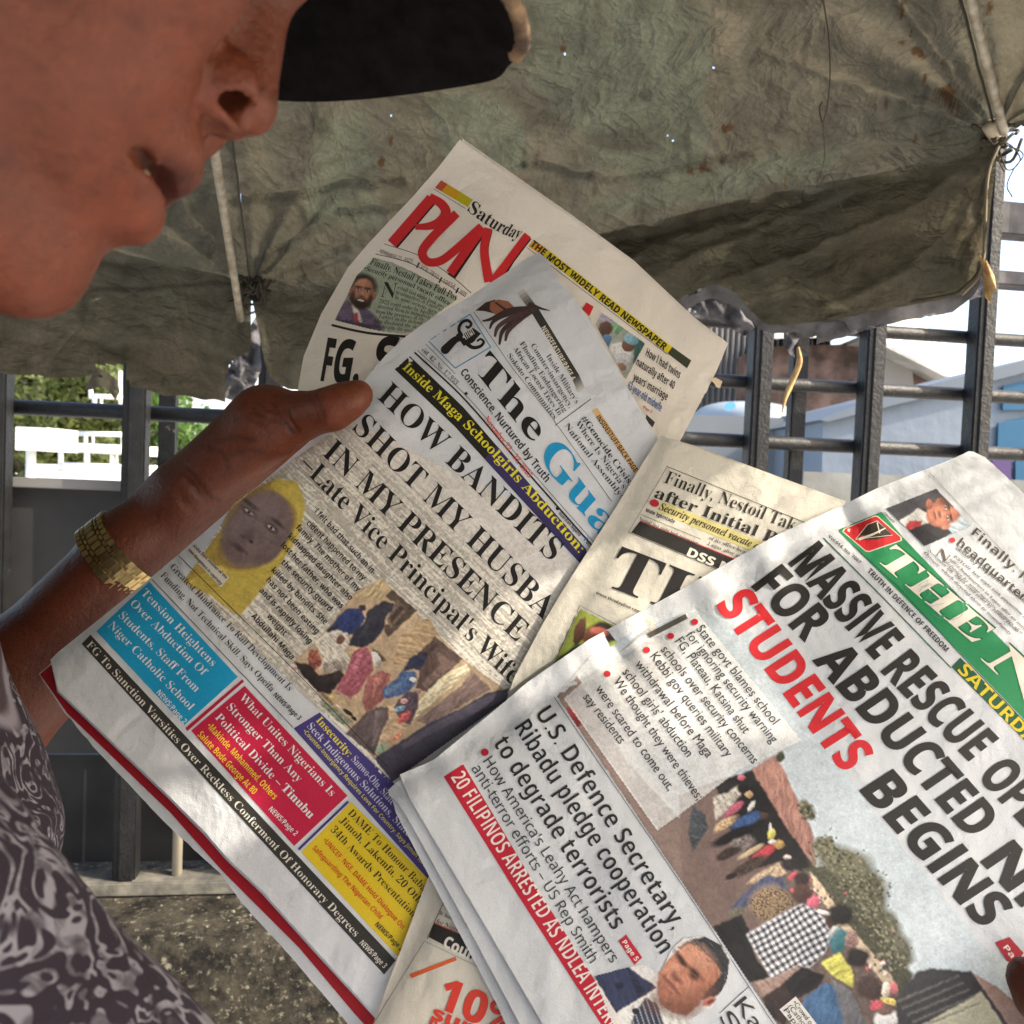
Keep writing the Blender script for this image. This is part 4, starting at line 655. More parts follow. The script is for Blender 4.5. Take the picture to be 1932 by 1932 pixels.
    for q in ((652, 336, 52, 15, 52, (32, 24, 26), .95), (748, 432, 62, 16, 42, (32, 24, 26), .95), (668, 368, 30, 15, 56, (44, 30, 30), .9), (742, 462, 36, 16, 40, (50, 34, 32), .9), (632, 478, 40, 16, 38, (92, 50, 42), .85), (612, 446, 12, 18, 0, (120, 70, 56), .6), (588, 512, 66, 11, 48, (70, 34, 36), .95), (600, 530, 50, 8, 48, (160, 92, 80), .6), (566, 548, 44, 10, 46, (138, 80, 64), .6), (545, 470, 8, 44, 40, (130, 76, 60), .5)): sh_(*q)
    for k in range(40): t_ = RNG.uniform(0, 1); cx, cy = 720 + 250 * t_ + RNG.normal(0, 18), 215 + 300 * t_ ** 1.7 + RNG.normal(0, 22); R.ell_(*M2(cx, cy), 4.5, .9, RNG.uniform(20, 70), (104, 106, 112) if k % 2 else (28, 28, 33), .6, .5)
    R.draw(M2, [('e', 845, 625, 46, 28, -25, (166, 92, 70), .15), ('e', 850, 628, 24, 12, -25, (110, 56, 46), .1)])
    R.build(n, 'portrait_photo', .0003)
    line(n, 'rule', [H(1205, 82), I(0, 1150), I(520, 1940)], 1.2, DK); line(n, 'rule', [I(208, 1872), I(372, 1722)], 1.2, DK); text(n, 'subheadline', 'Kara', 'sans', (40, 38, 38), [I(288, 1826), I(500, 2100)], (22, -18)); text(n, 'subheadline', 'S', 'sans', (40, 38, 38), [I(205, 1900), I(270, 1990)], (22, -18))
    fill(n, 'caption_box', [[I(548, 1850), I(640, 1776), I(780, 1960), I(690, 2020)]], (208, 206, 202), .0004)
    for k, s in enumerate(('•Crowd o', '(Catholi', 'Papiri')): text(n, 'caption', s, 'sans', (50, 48, 48), [I(622 - k * 26, 1812 + k * 22), I(718 - k * 26, 1938 + k * 22)], (7.5, -5.6), .0006)
    # top article
    R = Raster([K4(1525, 310), K4(1692, 486), K4(1470, 582), K4(1288, 404)], 1.5); R.put(R.all(), (76, 76, 84), 1, .1, 12); R.poly_([K4(1600, 390), K4(1692, 486), K4(1560, 545), K4(1590, 440)], (158, 178, 190), 1, .15, 8)
    R.poly_([K4(1350, 470), K4(1470, 400), K4(1600, 520), K4(1470, 582)], (46, 46, 52), 1, .15, 8); R.poly_([K4(1352, 466), K4(1440, 405), K4(1480, 420), K4(1490, 470), K4(1385, 505)], (202, 200, 198)); R.poly_([K4(1380, 490), K4(1400, 462), K4(1460, 462), K4(1455, 485), K4(1392, 506)], (180, 30, 44), 1, .15, 5)
    R.face(*K4(1560, 428), 33, -12, (170, 98, 72), None, None); R.ell_(*K4(1590, 380), 22, 9, 20, (66, 46, 42), .8, .5); R.ell_(*K4(1492, 385), 6, 9, 0, (160, 88, 66)); R.build(n, 'portrait_photo')
    text(n, 'caption', '•Obiejesi', 'sansb', (70, 66, 60), [K4(1276, 426), K4(1328, 472)], (2.6, -3.4))
    text(n, 'article_headline', 'Finally, Nestoil', 'sansm', (66, 58, 50), [K4(1688, 524), K4(2110, 900)], (10, -13)); text(n, 'article_headline', 'headquarters', 'sansm', (66, 58, 50), [K4(1620, 572), K4(1950, 858)], (9.5, -12.5)); fill(n, 'bullet', [ell(*K4(1600, 552), 5.5, 5, 12)], (190, 40, 48), .0004)
    text(n, 'article_headline', 'Security personnel vacate office', 'sans', (72, 66, 58), [K4(1612, 590), K4(2010, 900)], (6, -7)); text(n, 'article_text', 'N', 'serif', (80, 72, 62), [K4(1518, 618), K4(1570, 660)], (11, -13))
    for s, a, b in (('ESTOIL last night took possession of', (1236, 186), (1830, 700)), ('office headquarters in Lagos after an initial', (1204, 212), (1830, 800)), ('defiance by some security agencies of a', (1172, 232), (1785, 812)), ('November 20, 2025 court order by Justice Daniel', (1028, 142), (1752, 800)), ('Osiagor, which directed them to immediately', (998, 160), (1690, 818))): text(n, 'article_text', s, 'bi', (84, 76, 66), [K5(*a), K5(*b)], (3.2, -3.8))
    line(n, 'rule', [K4(1492, 236), K4(1720, 480), K4(2060, 850)], 1.0, (150, 142, 128))
# ------------------------------------------------------------------ the place: ground, kerb, fence, parasol, things beyond
def fabric_mat():
    def f(nt, b):
        n1 = noise_node(nt, 2.6, 6, .65, dist=.5); n2 = noise_node(nt, 11, 6, .65, dist=1.5); n3 = noise_node(nt, 170, 4, .75); at = N(nt, 'ShaderNodeAttribute', attribute_name='stain_shading'); sx = N(nt, 'ShaderNodeSeparateColor'); nt.links.new(at.outputs['Color'], sx.inputs[0])
        c = mixc(nt, ramp(nt, n1, [(.40, (0.,) * 3), (.60, (1.,) * 3)]), (.128, .114, .080), (.100, .098, .073))
        c = mixc(nt, sx.outputs[1], c, (.113, .122, .086))
        c = mixc(nt, ramp(nt, n2, [(.40, (0.,) * 3), (.72, (.9,) * 3)]), c, (.046, .043, .031))
        c = mixc(nt, ramp(nt, n3, [(.40, (.0,) * 3), (.72, (.55,) * 3)]), c, (.060, .050, .036))
        for sc_, st_ in ((10, (1, 1, 9)), (12, (8, 1, 1.5))):                                  # hair-thin scuffs
            c = mixc(nt, ramp(nt, noise_node(nt, sc_, 3, .6, stretch=st_, dist=.8), [(.655, (0.,) * 3), (.675, (.6,) * 3), (.69, (0.,) * 3)]), c, (.06, .05, .035))
        sp = noise_node(nt, 26, 5, .65, dist=.8)
        c = mixc(nt, ramp(nt, sp, [(.70, (0.,) * 3), (.73, (.8,) * 3)]), c, (.070, .045, .022))
        c = mixc(nt, sx.outputs[0], c, (.050, .026, .010)); c = mixc(nt, sx.outputs[2], c, (.03, .027, .02))  # rust, then blotches plus shade painted along the folds
        nt.links.new(c, b.inputs['Base Color'])
        def ridge(scale, st=None):
            m = N(nt, 'ShaderNodeMath', operation='SUBTRACT'); nt.links.new(noise_node(nt, scale, 3, .55, dist=.7, stretch=st), m.inputs[0]); m.inputs[1].default_value = .5
            a_ = N(nt, 'ShaderNodeMath', operation='ABSOLUTE'); nt.links.new(m.outputs[0], a_.inputs[0]); q = N(nt, 'ShaderNodeMath', operation='POWER'); nt.links.new(a_.outputs[0], q.inputs[0]); q.inputs[1].default_value = .6; return q.outputs[0]
        def acc(a_, h_, k):
            m = N(nt, 'ShaderNodeMath', operation='MULTIPLY_ADD'); nt.links.new(h_, m.inputs[0]); m.inputs[1].default_value = k; nt.links.new(a_, m.inputs[2]); return m.outputs[0]
        h = acc(ridge(7), ridge(18, (1, 1, 1.6)), .5); h = acc(h, noise_node(nt, 45, 4, .6, stretch=(1, 1, 2)), .35); h = acc(h, noise_node(nt, 260, 3, .6), .09)
        bp = bump(nt, b, h, .75, .014)
        tr = N(nt, 'ShaderNodeBsdfTranslucent'); nt.links.new(c, tr.inputs[0]); nt.links.new(bp.outputs[0], tr.inputs['Normal'])
        mx = N(nt, 'ShaderNodeMixShader'); mx.inputs[0].default_value = .3; out = nt.nodes['Material Output']
        nt.links.new(b.outputs[0], mx.inputs[1]); nt.links.new(tr.outputs[0], mx.inputs[2]); nt.links.new(mx.outputs[0], out.inputs[0])
    return mat('parasol_fabric', (.2, .18, .13), .85, .15, build=f)
RUST = [(1785, 178, 16, 15), (1796, 198, 12, 10), (1806, 212, 5, 6), (1728, 96, 10, 7), (1702, 82, 5, 5), (1738, 105, 8, 7), (1718, 62, 4, 6), (1702, 22, 5, 14), (1745, 148, 3, 8), (1868, 14, 6, 10), (1372, 241, 9, 5), (1366, 247, 4, 4), (1302, 322, 6, 9), (1330, 320, 9, 6), (1354, 311, 5, 2), (738, 266, 4, 9), (720, 305, 6, 8), (1062, 90, 5, 9), (1670, 200, 3, 5), (1728, 262, 5, 7)]
GREEN = [[(985, 0), (1330, 0), (1340, 180), (1330, 330), (1260, 360), (1160, 330), (1080, 250), (1000, 150)], [(800, 190), (930, 170), (990, 240), (1000, 330), (900, 330), (820, 290)], [(1288, 340), (1450, 290), (1600, 282), (1560, 330), (1400, 365), (1250, 400), (1120, 420), (1100, 380)], [(600, 240), (690, 220), (720, 420), (560, 430)]]  # greenish sunlit patches, the glow through the cloth put into colour
def stain_shading_cols(P):
    q = (P - CAM) @ CB; x = CX + FPX * q[..., 0] / q[..., 2]; y = CX - FPX * q[..., 1] / q[..., 2]; n = fbm(x / 7, y / 7, 3, 61); ok = q[..., 2] > .3
    r = np.zeros(x.shape)
    for cx, cy, rx, ry in RUST: r = np.maximum(r, 1.25 - np.hypot((x - cx) / rx, (y - cy) / ry) + 1.1 * n)
    g = np.zeros(x.shape)
    for p in GREEN:
        for k in range(6): g += inpoly(x + 14 * vnoise(x / 40, y / 40, 62) + RNG.normal(0, 6), y + 14 * vnoise(x / 40, y / 40, 63) + RNG.normal(0, 6), p) / 6
    return np.stack([np.clip(r * 2.2, 0, 1) * .9 * ok, np.clip(g, 0, 1) * ok, np.clip(np.clip(fbm(x / 22, y / 60, 3, 64) * 2.2 - .95, 0, .5) + .55 * crease(P), 0, .8) * ok], -1)  # rust, painted sunlit green, random blotches with painted fold shade

HUB = CAM + CB @ np.array([-.18, .92, .17])
TIPR = W(1882, 250, 1.17); TIPL = W(474, 543, 1.50)
SE1 = np.cross(SUN, [0, 0, 1.0]); SE1 /= np.linalg.norm(SE1); SE2 = np.cross(SE1, SUN)
LIT = [[(1390, 880), (1500, 800), (2000, 640), (2160, 1560), (1932, 1385), (1800, 1235), (1720, 1155), (1640, 1098), (1560, 1058), (1492, 1010), (1465, 1100), (1420, 1180), (1388, 1260), (1405, 1340), (1500, 1480), (1420, 1500), (1240, 1470), (1180, 1400), (1110, 1290), (960, 1300), (930, 1160), (1065, 1050), (1130, 1035), (1230, 985), (1330, 935)],
       [(262, 1452), (300, 1420), (376, 1412), (424, 1468), (500, 1552), (452, 1606), (400, 1618), (296, 1512)], [(410, 1375), (468, 1375), (504, 1425), (496, 1515), (444, 1518), (416, 1435)]]
def sun2(P): return np.stack([P @ SE1, P @ SE2], -1)
def lit_polys():  # openings added to the canopy so sun reaches chosen patches and the brim
    out = []
    for k, P in enumerate(LIT):
        q = np.array(P, float); out.append(sun2(surf(off_guard if k else (lambda X, Y: .004 + 0 * X), q[:, 0], q[:, 1])))
    c = sun2(W(975, 70, .315)[None])[0]; out.append(np.array([(c[0] + .035 * math.cos(t), c[1] + .05 * math.sin(t)) for t in np.linspace(0, 6, 12)]))
    return out
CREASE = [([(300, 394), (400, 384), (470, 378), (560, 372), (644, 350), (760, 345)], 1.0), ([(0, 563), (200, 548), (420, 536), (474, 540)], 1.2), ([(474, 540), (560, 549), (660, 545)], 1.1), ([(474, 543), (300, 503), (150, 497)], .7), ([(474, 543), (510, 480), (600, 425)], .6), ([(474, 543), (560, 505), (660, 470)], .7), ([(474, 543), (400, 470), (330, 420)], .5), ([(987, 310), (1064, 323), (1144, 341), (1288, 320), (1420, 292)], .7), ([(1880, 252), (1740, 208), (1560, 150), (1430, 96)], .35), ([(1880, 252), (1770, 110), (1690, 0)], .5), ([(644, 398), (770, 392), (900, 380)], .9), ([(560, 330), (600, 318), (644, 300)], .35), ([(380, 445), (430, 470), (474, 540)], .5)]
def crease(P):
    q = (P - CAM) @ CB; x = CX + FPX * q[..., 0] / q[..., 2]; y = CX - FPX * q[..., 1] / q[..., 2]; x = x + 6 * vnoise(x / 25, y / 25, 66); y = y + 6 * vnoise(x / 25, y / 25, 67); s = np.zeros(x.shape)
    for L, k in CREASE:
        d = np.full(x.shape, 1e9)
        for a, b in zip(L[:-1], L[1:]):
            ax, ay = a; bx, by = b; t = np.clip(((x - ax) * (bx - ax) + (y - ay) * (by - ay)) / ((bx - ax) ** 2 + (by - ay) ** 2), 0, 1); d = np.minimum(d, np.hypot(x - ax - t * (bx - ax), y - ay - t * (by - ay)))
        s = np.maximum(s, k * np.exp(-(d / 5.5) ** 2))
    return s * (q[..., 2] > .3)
VCREASE = [[(1876, 284), (1700, 400), (1500, 486), (1360, 530)], [(1868, 280), (1620, 352), (1420, 430), (1240, 520)], [(1872, 300), (1790, 440), (1690, 525), (1560, 580)], [(1560, 350), (1380, 420), (1220, 470), (1100, 540)], [(1850, 350), (1836, 430), (1800, 500)]]
def vcrease(x, y):
    x = x + 7 * vnoise(x / 30, y / 30, 68); y = y + 7 * vnoise(x / 30, y / 30, 69); s = 0 * x
    for L in VCREASE:
        d = np.full(x.shape, 1e9)
        for (ax, ay), (bx, by) in zip(L[:-1], L[1:]): t = np.clip(((x - ax) * (bx - ax) + (y - ay) * (by - ay)) / ((bx - ax) ** 2 + (by - ay) ** 2), 0, 1); d = np.minimum(d, np.hypot(x - ax - t * (bx - ax), y - ay - t * (by - ay)))
        s = np.maximum(s, np.exp(-(d / 10) ** 2))
    return s
def add_parasol():
    fm = fabric_mat(); root = thing('parasol', 'large worn olive canvas parasol with ragged valance overhead', 'parasol', (HUB[0] - .42, HUB[1] - .47, 0))
    polys = lit_polys()
    hx, hy, hz = HUB; aR = math.atan2(TIPR[1] - hy, TIPR[0] - hx); aL = math.atan2(TIPL[1] - hy, TIPL[0] - hx)
    tips = [TIPR, TIPL]; st = (2 * math.pi - (aL - aR)) / 7
    for k in range(1, 7): a = aL + st * k; tips.append(np.array([hx + 1.33 * math.cos(a), hy + 1.33 * math.sin(a), 1.86 + .02 * math.sin(3 * k)]))
    # order: 0 = right of the centre panel, 1 = left of it, then round the back
    def rib(i, s): s = np.asarray(s)[..., None]; return HUB * (1 - s) + tips[i % 8] * s + np.array([0, 0, 1.0]) * .05 * np.sin(math.pi * s)
    dark = mat('rib_steel', (.36, .34, .29), .45, .5, .0, dirty((.20, .17, .12), (.40, .38, .32), 60, 300, .2, .0005)); pole_m = mat('pole_paint', (.25, .25, .24), .5)
    cord = mat('cord', (.16, .14, .10), .9); thread = mat('thread', (.05, .045, .035), .9)
    for i in range(8):
        vis = i in (0, 1, 7); ns, ntt = ((420, 380) if i == 0 else (480, 420) if i in (7, 6) else (90, 80))
        s = np.linspace(.02, 1, ns); t = np.linspace(0, 1, ntt); S, T = np.meshgrid(s, t, indexing='ij')
        j = (i + 1) % 8; P = rib(i, S) * (1 - T[..., None]) + rib(j, S) * T[..., None]
        span = np.linalg.norm(tips[i % 8] - tips[j]); U = (T - .5) * S * span * 1.0; V = S * 1.33
        w_ = np.clip((S - .3) / .7, 0, 1)
        r_ = lambda n: 1 - np.abs(n) * 2
        dsp = -.035 * np.sin(math.pi * T) * S ** 2 + .010 * w_ ** 2 * fbm(U * 3 + 9 * i, V * 14, 4, 1) + .010 * w_ ** 2.5 * r_(fbm(U * 1.7 + V * 2 + i, V * 9 - U * 2, 3, 5)) * np.sin(math.pi * T) ** .5
        dsp += .003 * fbm(U * 22, V * 22, 3, 8) + .012 * np.exp(-((V - 1.16 + .12 * np.sin(T * 5)) / .02) ** 2) * vnoise(T * 9 + i, V * 3, 12)
        for ct in (0, 1):                            # folds fanning out from the rib ends
            dx = (T - ct) * span; dy = 1.33 - V; rr = np.hypot(dx, dy) + .02; th = np.arctan2(dy, np.abs(dx)); dsp += .014 * np.exp(-rr / .32) * np.sin(th * 13 + 2 * i + vnoise(th * 3, rr * 4, 2) * 2) * np.clip(rr / .08, 0, 1)
        dsp = dsp * np.clip(np.minimum(T, 1 - T) / .03, 0, 1)
        P = P + np.array([0, 0, 1.0]) * dsp[..., None]
        if i in (0, 1): P = P + np.array([0, 0, 1.0]) * (.013 * crease(P))[..., None]
        idx = np.arange(ns * ntt).reshape(ns, ntt); Fq = np.stack([idx[:-1, :-1], idx[1:, :-1], idx[1:, 1:], idx[:-1, 1:]], -1)
        c = sun2((P[:-1, :-1] + P[1:, 1:]) / 2); keep = np.ones(c.shape[:2], bool)
        if i == 0:                                   # pinholes worn through the cloth
            pq = ((P[:-1, :-1] + P[1:, 1:]) / 2 - CAM) @ CB; hx_ = CX + FPX * pq[..., 0] / pq[..., 2]; hy_ = CX - FPX * pq[..., 1] / pq[..., 2]
            for cx_, cy_ in ((1064, 100), (1270, 266), (1258, 256), (740, 219), (1345, 128)): keep.ravel()[np.argmin(np.hypot(hx_ - cx_, hy_ - cy_))] = False
        if i != 0:
            sun_dim = RNG.uniform(size=keep.shape) < .30          # random cells kept in the added opening to weaken the sun
            for k_, q in enumerate(polys): ins = inpoly(c[..., 0], c[..., 1], q); keep &= ~(ins & ~sun_dim) if k_ == 0 else ~ins
        me_ = quadmesh('canopy_panel', P.reshape(-1, 3), Fq[keep]); rim = P[-1].copy()
        if vis: set_col(me_, 'stain_shading', stain_shading_cols(P).reshape(-1, 3))
        obj('canopy_panel', me_, fm, root)
        # valance hanging from the rim
        if i == 0:
            topl = [(1884, 268), (1790, 292), (1530, 333), (1288, 407), (1100, 440), (850, 482), (620, 530), (474, 556)]
            botl = [(1860, 470), (1848, 518), (1815, 552), (1800, 560), (1721, 575), (1541, 607), (1470, 613), (1448, 611), (1418, 587), (1388, 553), (1351, 537), (1320, 545), (1288, 560), (1200, 590), (1000, 640), (700, 720), (570, 735), (533, 730), (505, 700), (485, 610)]
            xt = np.linspace(0, 1, 260); d_ = 1.175 * (1 - xt) + 1.505 * xt; tp = spline(topl, 259)
            bx_ = spline(botl, 900); bot = np.stack([np.interp(np.linspace(0, 1, 260), np.linspace(0, 1, 901), bx_[:, k]) for k in (0, 1)], 1)
            # match by length so the rounded corner stays round
            q = np.linspace(0, 1, 60); VV = []
            ql = np.concatenate([[0], np.cumsum(np.linalg.norm(np.diff(bx_, axis=0), axis=1))]); ql /= ql[-1]; bot = np.stack([np.interp(xt, ql, bx_[:, k]) for k in (0, 1)], 1)
            tq = np.concatenate([[0], np.cumsum(np.linalg.norm(np.diff(tp, axis=0), axis=1))]); tq /= tq[-1]; tp = np.stack([np.interp(xt, tq, tp[:, k]) for k in (0, 1)], 1)
            for layer in range(2):
                lo = 0 if layer == 0 else .022
                G_ = []
                for k, v in enumerate(q):
                    px = tp[:, 0] * (1 - v) + bot[:, 0] * v; py = tp[:, 1] * (1 - v) + bot[:, 1] * v
                    if layer: py = py + 26 * v + 3 * vnoise(xt * 90, xt * 0, 3) * (v > .95)
                    if layer == 0: py = py + 2.5 * vnoise(xt * 160, xt * 0, 6) * (v > .97)
                    dd = d_ + lo + .016 * v * np.sin(xt * 21 + 2 * vnoise(xt * 5, xt * 0 + v * 2, 4)) + .012 * fbm(xt * 5 + v * 1.2, v * 3.2 - xt * 5.5, 3, 7) - .007 * vcrease(px, py) - .02 * np.sin(math.pi * v) + .004 * np.exp(-((v - .12) / .06) ** 2)
                    rm = np.stack([np.interp(xt, np.linspace(0, 1, len(rim)), rim[:, k2]) for k2 in range(3)], 1); sv = min(1, v / .16); sv = sv * sv * (3 - 2 * sv)
                    G_.append(Wa(px, py, dd) * sv + rm * (1 - sv) + (CB[:, 2] * .006 if layer else 0))
                G_ = np.array(G_); nn = G_.shape[0] * G_.shape[1]; id_ = np.arange(nn).reshape(G_.shape[:2]); Fq = np.stack([id_[:-1, :-1], id_[:-1, 1:], id_[1:, 1:], id_[1:, :-1]], -1).reshape(-1, 4)
                if layer:
                    cx_ = (xt[None, :-1] + 0 * q[:-1, None]); keep = ((vnoise(xt[None, :-1] * 30, q[:-1, None] * 6, 9) > -.62)) & (cx_ < .80); Fq = Fq.reshape(len(q) - 1, -1, 4)[keep]
                obj('valance' if layer == 0 else 'valance_lining', quadmesh('valance', G_.reshape(-1, 3), Fq), fm if layer == 0 else mat('valance_lining', (.10, .10, .105), .9, build=dirty((.07, .07, .075), (.15, .15, .16), 30, 200, .3, .002)), root)
            cordpts = [W(1884, 275, 1.165), W(1864, 330, 1.165), W(1858, 430, 1.165), W(1856, 480, 1.165), W(1846, 522, 1.165), W(1815, 556, 1.165)]
            tube('edge_binding', spline(cordpts, 40), .0022, cord, root, 6)
            e_ = [Wa(bot[k, 0] - 1, bot[k, 1] - 4, d_[k] - .003) for k in range(4, 60)]; tube('hem', np.array(e_), .003, fm, root, 6)
        else:
            tq = np.linspace(0, 1, 200 if i == 1 else 120); vv = np.linspace(0, 1, 50 if i == 1 else 40)
            T2, V2 = np.meshgrid(tq, vv, indexing='ij'); top = np.stack([np.interp(T2, np.linspace(0, 1, len(rim)), rim[:, k2]) for k2 in range(3)], -1)
            ctr = top.copy(); ctr[..., 2] = 0; out = ctr - np.array([hx, hy, 0]); out /= np.linalg.norm(out, axis=-1)[..., None]
            drop = .205 if i == 1 else .20
            ln = drop * V2 + (V2 > .93) * .012 * fbm(T2 * 25 + i, T2 * 3, 3, 2) 
            Pv = top - np.array([0, 0, 1.0]) * ln[..., None] + out * (.018 * V2 * np.sin(T2 * 20 + i) + .012 * fbm(T2 * 6 + i, V2 * 6 + T2 * 3, 4, 5) * (V2 > 0))[..., None]
            id_ = np.arange(Pv.shape[0] * Pv.shape[1]).reshape(Pv.shape[:2]); Fq = np.stack([id_[:-1, :-1], id_[1:, :-1], id_[1:, 1:], id_[:-1, 1:]], -1); c = sun2(Pv[:-1, :-1]); keep = np.ones(c.shape[:2], bool)
            for z in polys: keep &= ~inpoly(c[..., 0], c[..., 1], z)  # same added openings cut through the valance to pass the sun
            if i == 7: keep &= T2[:-1, :-1] < .92 + .06 * vnoise(V2[:-1, :-1] * 8, V2[:-1, :-1] * 0, 3)
            if i == 1:                               # the torn notch on the left
                pc = (Pv[:-1, :-1] + Pv[1:, 1:]) / 2 - CAM; qc = pc @ CB; px_ = CX + FPX * qc[..., 0] / qc[..., 2]; py_ = CX - FPX * qc[..., 1] / qc[..., 2]
                for z in ([(178, 690), (240, 686), (242, 740), (242, 800), (160, 800), (168, 734), (196, 714)], [(430, 690), (500, 640), (500, 800), (420, 800)]): keep &= ~inpoly(px_, py_, z)
            me_ = quadmesh('valance', Pv.reshape(-1, 3), Fq[keep])
            if i == 1: set_col(me_, 'stain_shading', stain_shading_cols(Pv).reshape(-1, 3))
            obj('valance', me_, fm, root)
    # flap and loose scraps
    fl = [(176, 690), (200, 700), (220, 716), (226, 738), (218, 757), (206, 738), (190, 728), (172, 736), (160, 734), (166, 712)]
    for (z, nm, d0, m_) in ((fl, 'torn_flap', 1.58, fm),):
        bm = poly_bm([z]); slice2d(bm, 6); bmesh.ops.triangulate(bm, faces=bm.faces[:])
        for v in bm.verts: x, y = v.co.x, v.co.y; v.co = W(x, y, d0 + .012 * math.sin(x / 9) + .0007 * (y - 690))
        obj(nm, bm_mesh(nm, bm, True), m_, root)
    lin_m = mat('grey_scrap', (.075, .075, .085), .9, build=dirty((.05, .05, .06), (.13, .13, .145), 25, 150, .5, .003))
    def scrap(poly, d0, amp, seed):
        bm = poly_bm([ragged(poly, 1.2, 8, seed)]); slice2d(bm, 5); bmesh.ops.triangulate(bm, faces=bm.faces[:])
        for v in bm.verts: x, y = v.co.x, v.co.y; v.co = W(x, y, d0 + amp * nz(x / 22, y / 22, seed) + amp * .4 * nz(x / 8, y / 8, seed))
        obj('torn_scrap', bm_mesh('torn_scrap', bm, True), lin_m, root)
    scrap([(1260, 560), (1310, 545), (1360, 540), (1390, 556), (1412, 590), (1424, 618), (1404, 634), (1380, 620), (1352, 604), (1330, 598), (1300, 580), (1270, 590)], 1.36, .02, 3)
    scrap([(1478, 612), (1520, 604), (1544, 612), (1520, 622), (1508, 640), (1494, 660), (1500, 676), (1490, 668), (1478, 646)], 1.33, .02, 5)
    scrap([(428, 700), (462, 640), (484, 590), (492, 640), (492, 700), (480, 730), (440, 756), (400, 742)], 1.56, .02, 9)
    scrap([(1745, 560), (1840, 512), (1856, 490), (1852, 560), (1826, 566), (1796, 590), (1700, 606), (1640, 622), (1540, 650), (1540, 612), (1640, 600)], 1.26, .006, 11)
    # ribs, seams, threads, pole
    for i in range(8):
        s = np.linspace(.03, .985, 40); P = rib(i, s); dn = np.array([0, 0, -1.0]) * .016
        sd = np.cross(tips[i] - HUB, [0, 0, 1.0]); sd /= np.linalg.norm(sd); sgn = -1 if i == 1 else (1 if i == 0 else 0)
        if i == 1: P = np.array([W(*(np.array([454, 602, 1.47]) * k + np.array([398, 240, 1.02]) * (1 - k))) * 1.0 for k in np.linspace(0, 1, 12)]); P = np.vstack([rib(1, np.linspace(.03, .5, 12)) + dn * 2, P])
        else: P = P + dn + sd * .012 * sgn
        tube('rib', P, .0058 if i == 0 else .0062, dark, root, 10)
        s = np.linspace(.05, 1, 120); Q = rib(i, s) + np.array([0, 0, -.007]) + sd * np.array([.0015 * nz(k * 40, i) for k in s])[:, None]; tube('seam', Q, .0016, thread, root, 5)
    tube('rib_cap', np.array([W(1868, 232, 1.152), W(1876, 250, 1.160), W(1880, 268, 1.168)]), [.011, .0095, .005], mat('cap_plastic', (.40, .35, .26), .6), root, 10)
    tube('pole', np.array([[root.location.x, root.location.y, 0], HUB + [0, 0, .04]]), .019, pole_m, root, 16); tube('hub', np.array([HUB + [.01, .01, -.10], HUB + [0, 0, .05]]), .045, pole_m, root, 16)
    base = root.location; tube('base_plate', np.array([[base.x, base.y, 0], [base.x, base.y, .06]]), .26, mat('base_concrete', (.3, .29, .27), .9), root, 24)
    tube('loose_thread', spline([W(1551, -10, .98), W(1562, 60, .99), W(1566, 130, 1.0), W(1562, 190, 1.01), W(1552, 230, 1.02), W(1546, 205, 1.02), W(1551, 192, 1.02)], 40), .0008, thread, root, 5); tube('loose_thread', spline([W(1552, 230, 1.02), W(1555, 300, 1.05), W(1540, 355, 1.1), W(1566, 330, 1.08), W(1590, 400, 1.1)], 30), .0006, thread, root, 5)
    for q in (((1879, 262), (1900, 320), (1925, 300), (1900, 270), (1880, 290), (1895, 325)), ((1890, 270), (1930, 290), (1912, 320), (1900, 350), (1910, 372))): tube('loose_thread', spline([W(x, y, 1.165) for x, y in q], 30), .0009, thread, root, 5)
    def knot(c, n, r, seed):
        rr = np.random.default_rng(seed); parts = []
        for k in range(n):
            a = c + rr.normal(0, r, 3); b = c + rr.normal(0, r, 3); m_ = (a + b) / 2 + rr.normal(0, r, 3); parts.append(tube_vf(spline([a, m_, b], 10), .0022, 5))
        v, f = joinvf(parts); obj('tied_knot', mesh('tied_knot', v, f, True), thread, root)
    knot(W(1874, 252, 1.172), 34, .011, 1); knot(W(474, 545, 1.49), 40, .014, 2)
    # dry leaf and twig caught on the rim
    leaf_m = mat('dry_leaf', (.36, .25, .10), .7, build=dirty((.24, .13, .05), (.48, .36, .16), 60, 250, .4, .002))
    lf = thing('dry_leaf', 'curled dry brown leaf dangling from the right end of the ragged canvas', 'leaf', tuple(W(1860, 520, 1.165)))
    bm = poly_bm([[(1851, 486), (1862, 492), (1876, 520), (1880, 542), (1872, 556), (1868, 572), (1858, 560), (1856, 530), (1852, 506)]]); slice2d(bm, 4); bmesh.ops.triangulate(bm, faces=bm.faces[:])
    for v in bm.verts: x, y = v.co.x, v.co.y; v.co = W(x, y, 1.163 + .010 * math.sin((x - y * .35) / 6))
    obj('blade', bm_mesh('blade', bm, True), leaf_m, lf); tube('stalk', np.array([W(1846, 478, 1.165), W(1852, 490, 1.163)]), .0012, leaf_m, lf, 5)
    tw = thing('dry_leaf', 'thin twisted dry leaf blade hanging below the grey canvas scrap before the fence', 'leaf', tuple(W(1490, 720, 1.35)))
    v, f = tube_vf(spline([W(1506, 655, 1.34), W(1508, 685, 1.34), W(1494, 720, 1.35), W(1482, 750, 1.35), W(1476, 778, 1.35)], 24), np.interp(np.linspace(0, 1, 25), [0, .2, .6, 1], [.002, .0045, .0045, .001]), 6); obj('blade', mesh('blade', v, f, True), leaf_m, tw)
    tw2 = thing('dry_leaf', 'sliver of straw stuck to the left hanging canvas edge', 'leaf', tuple(W(306, 700, 1.5)))
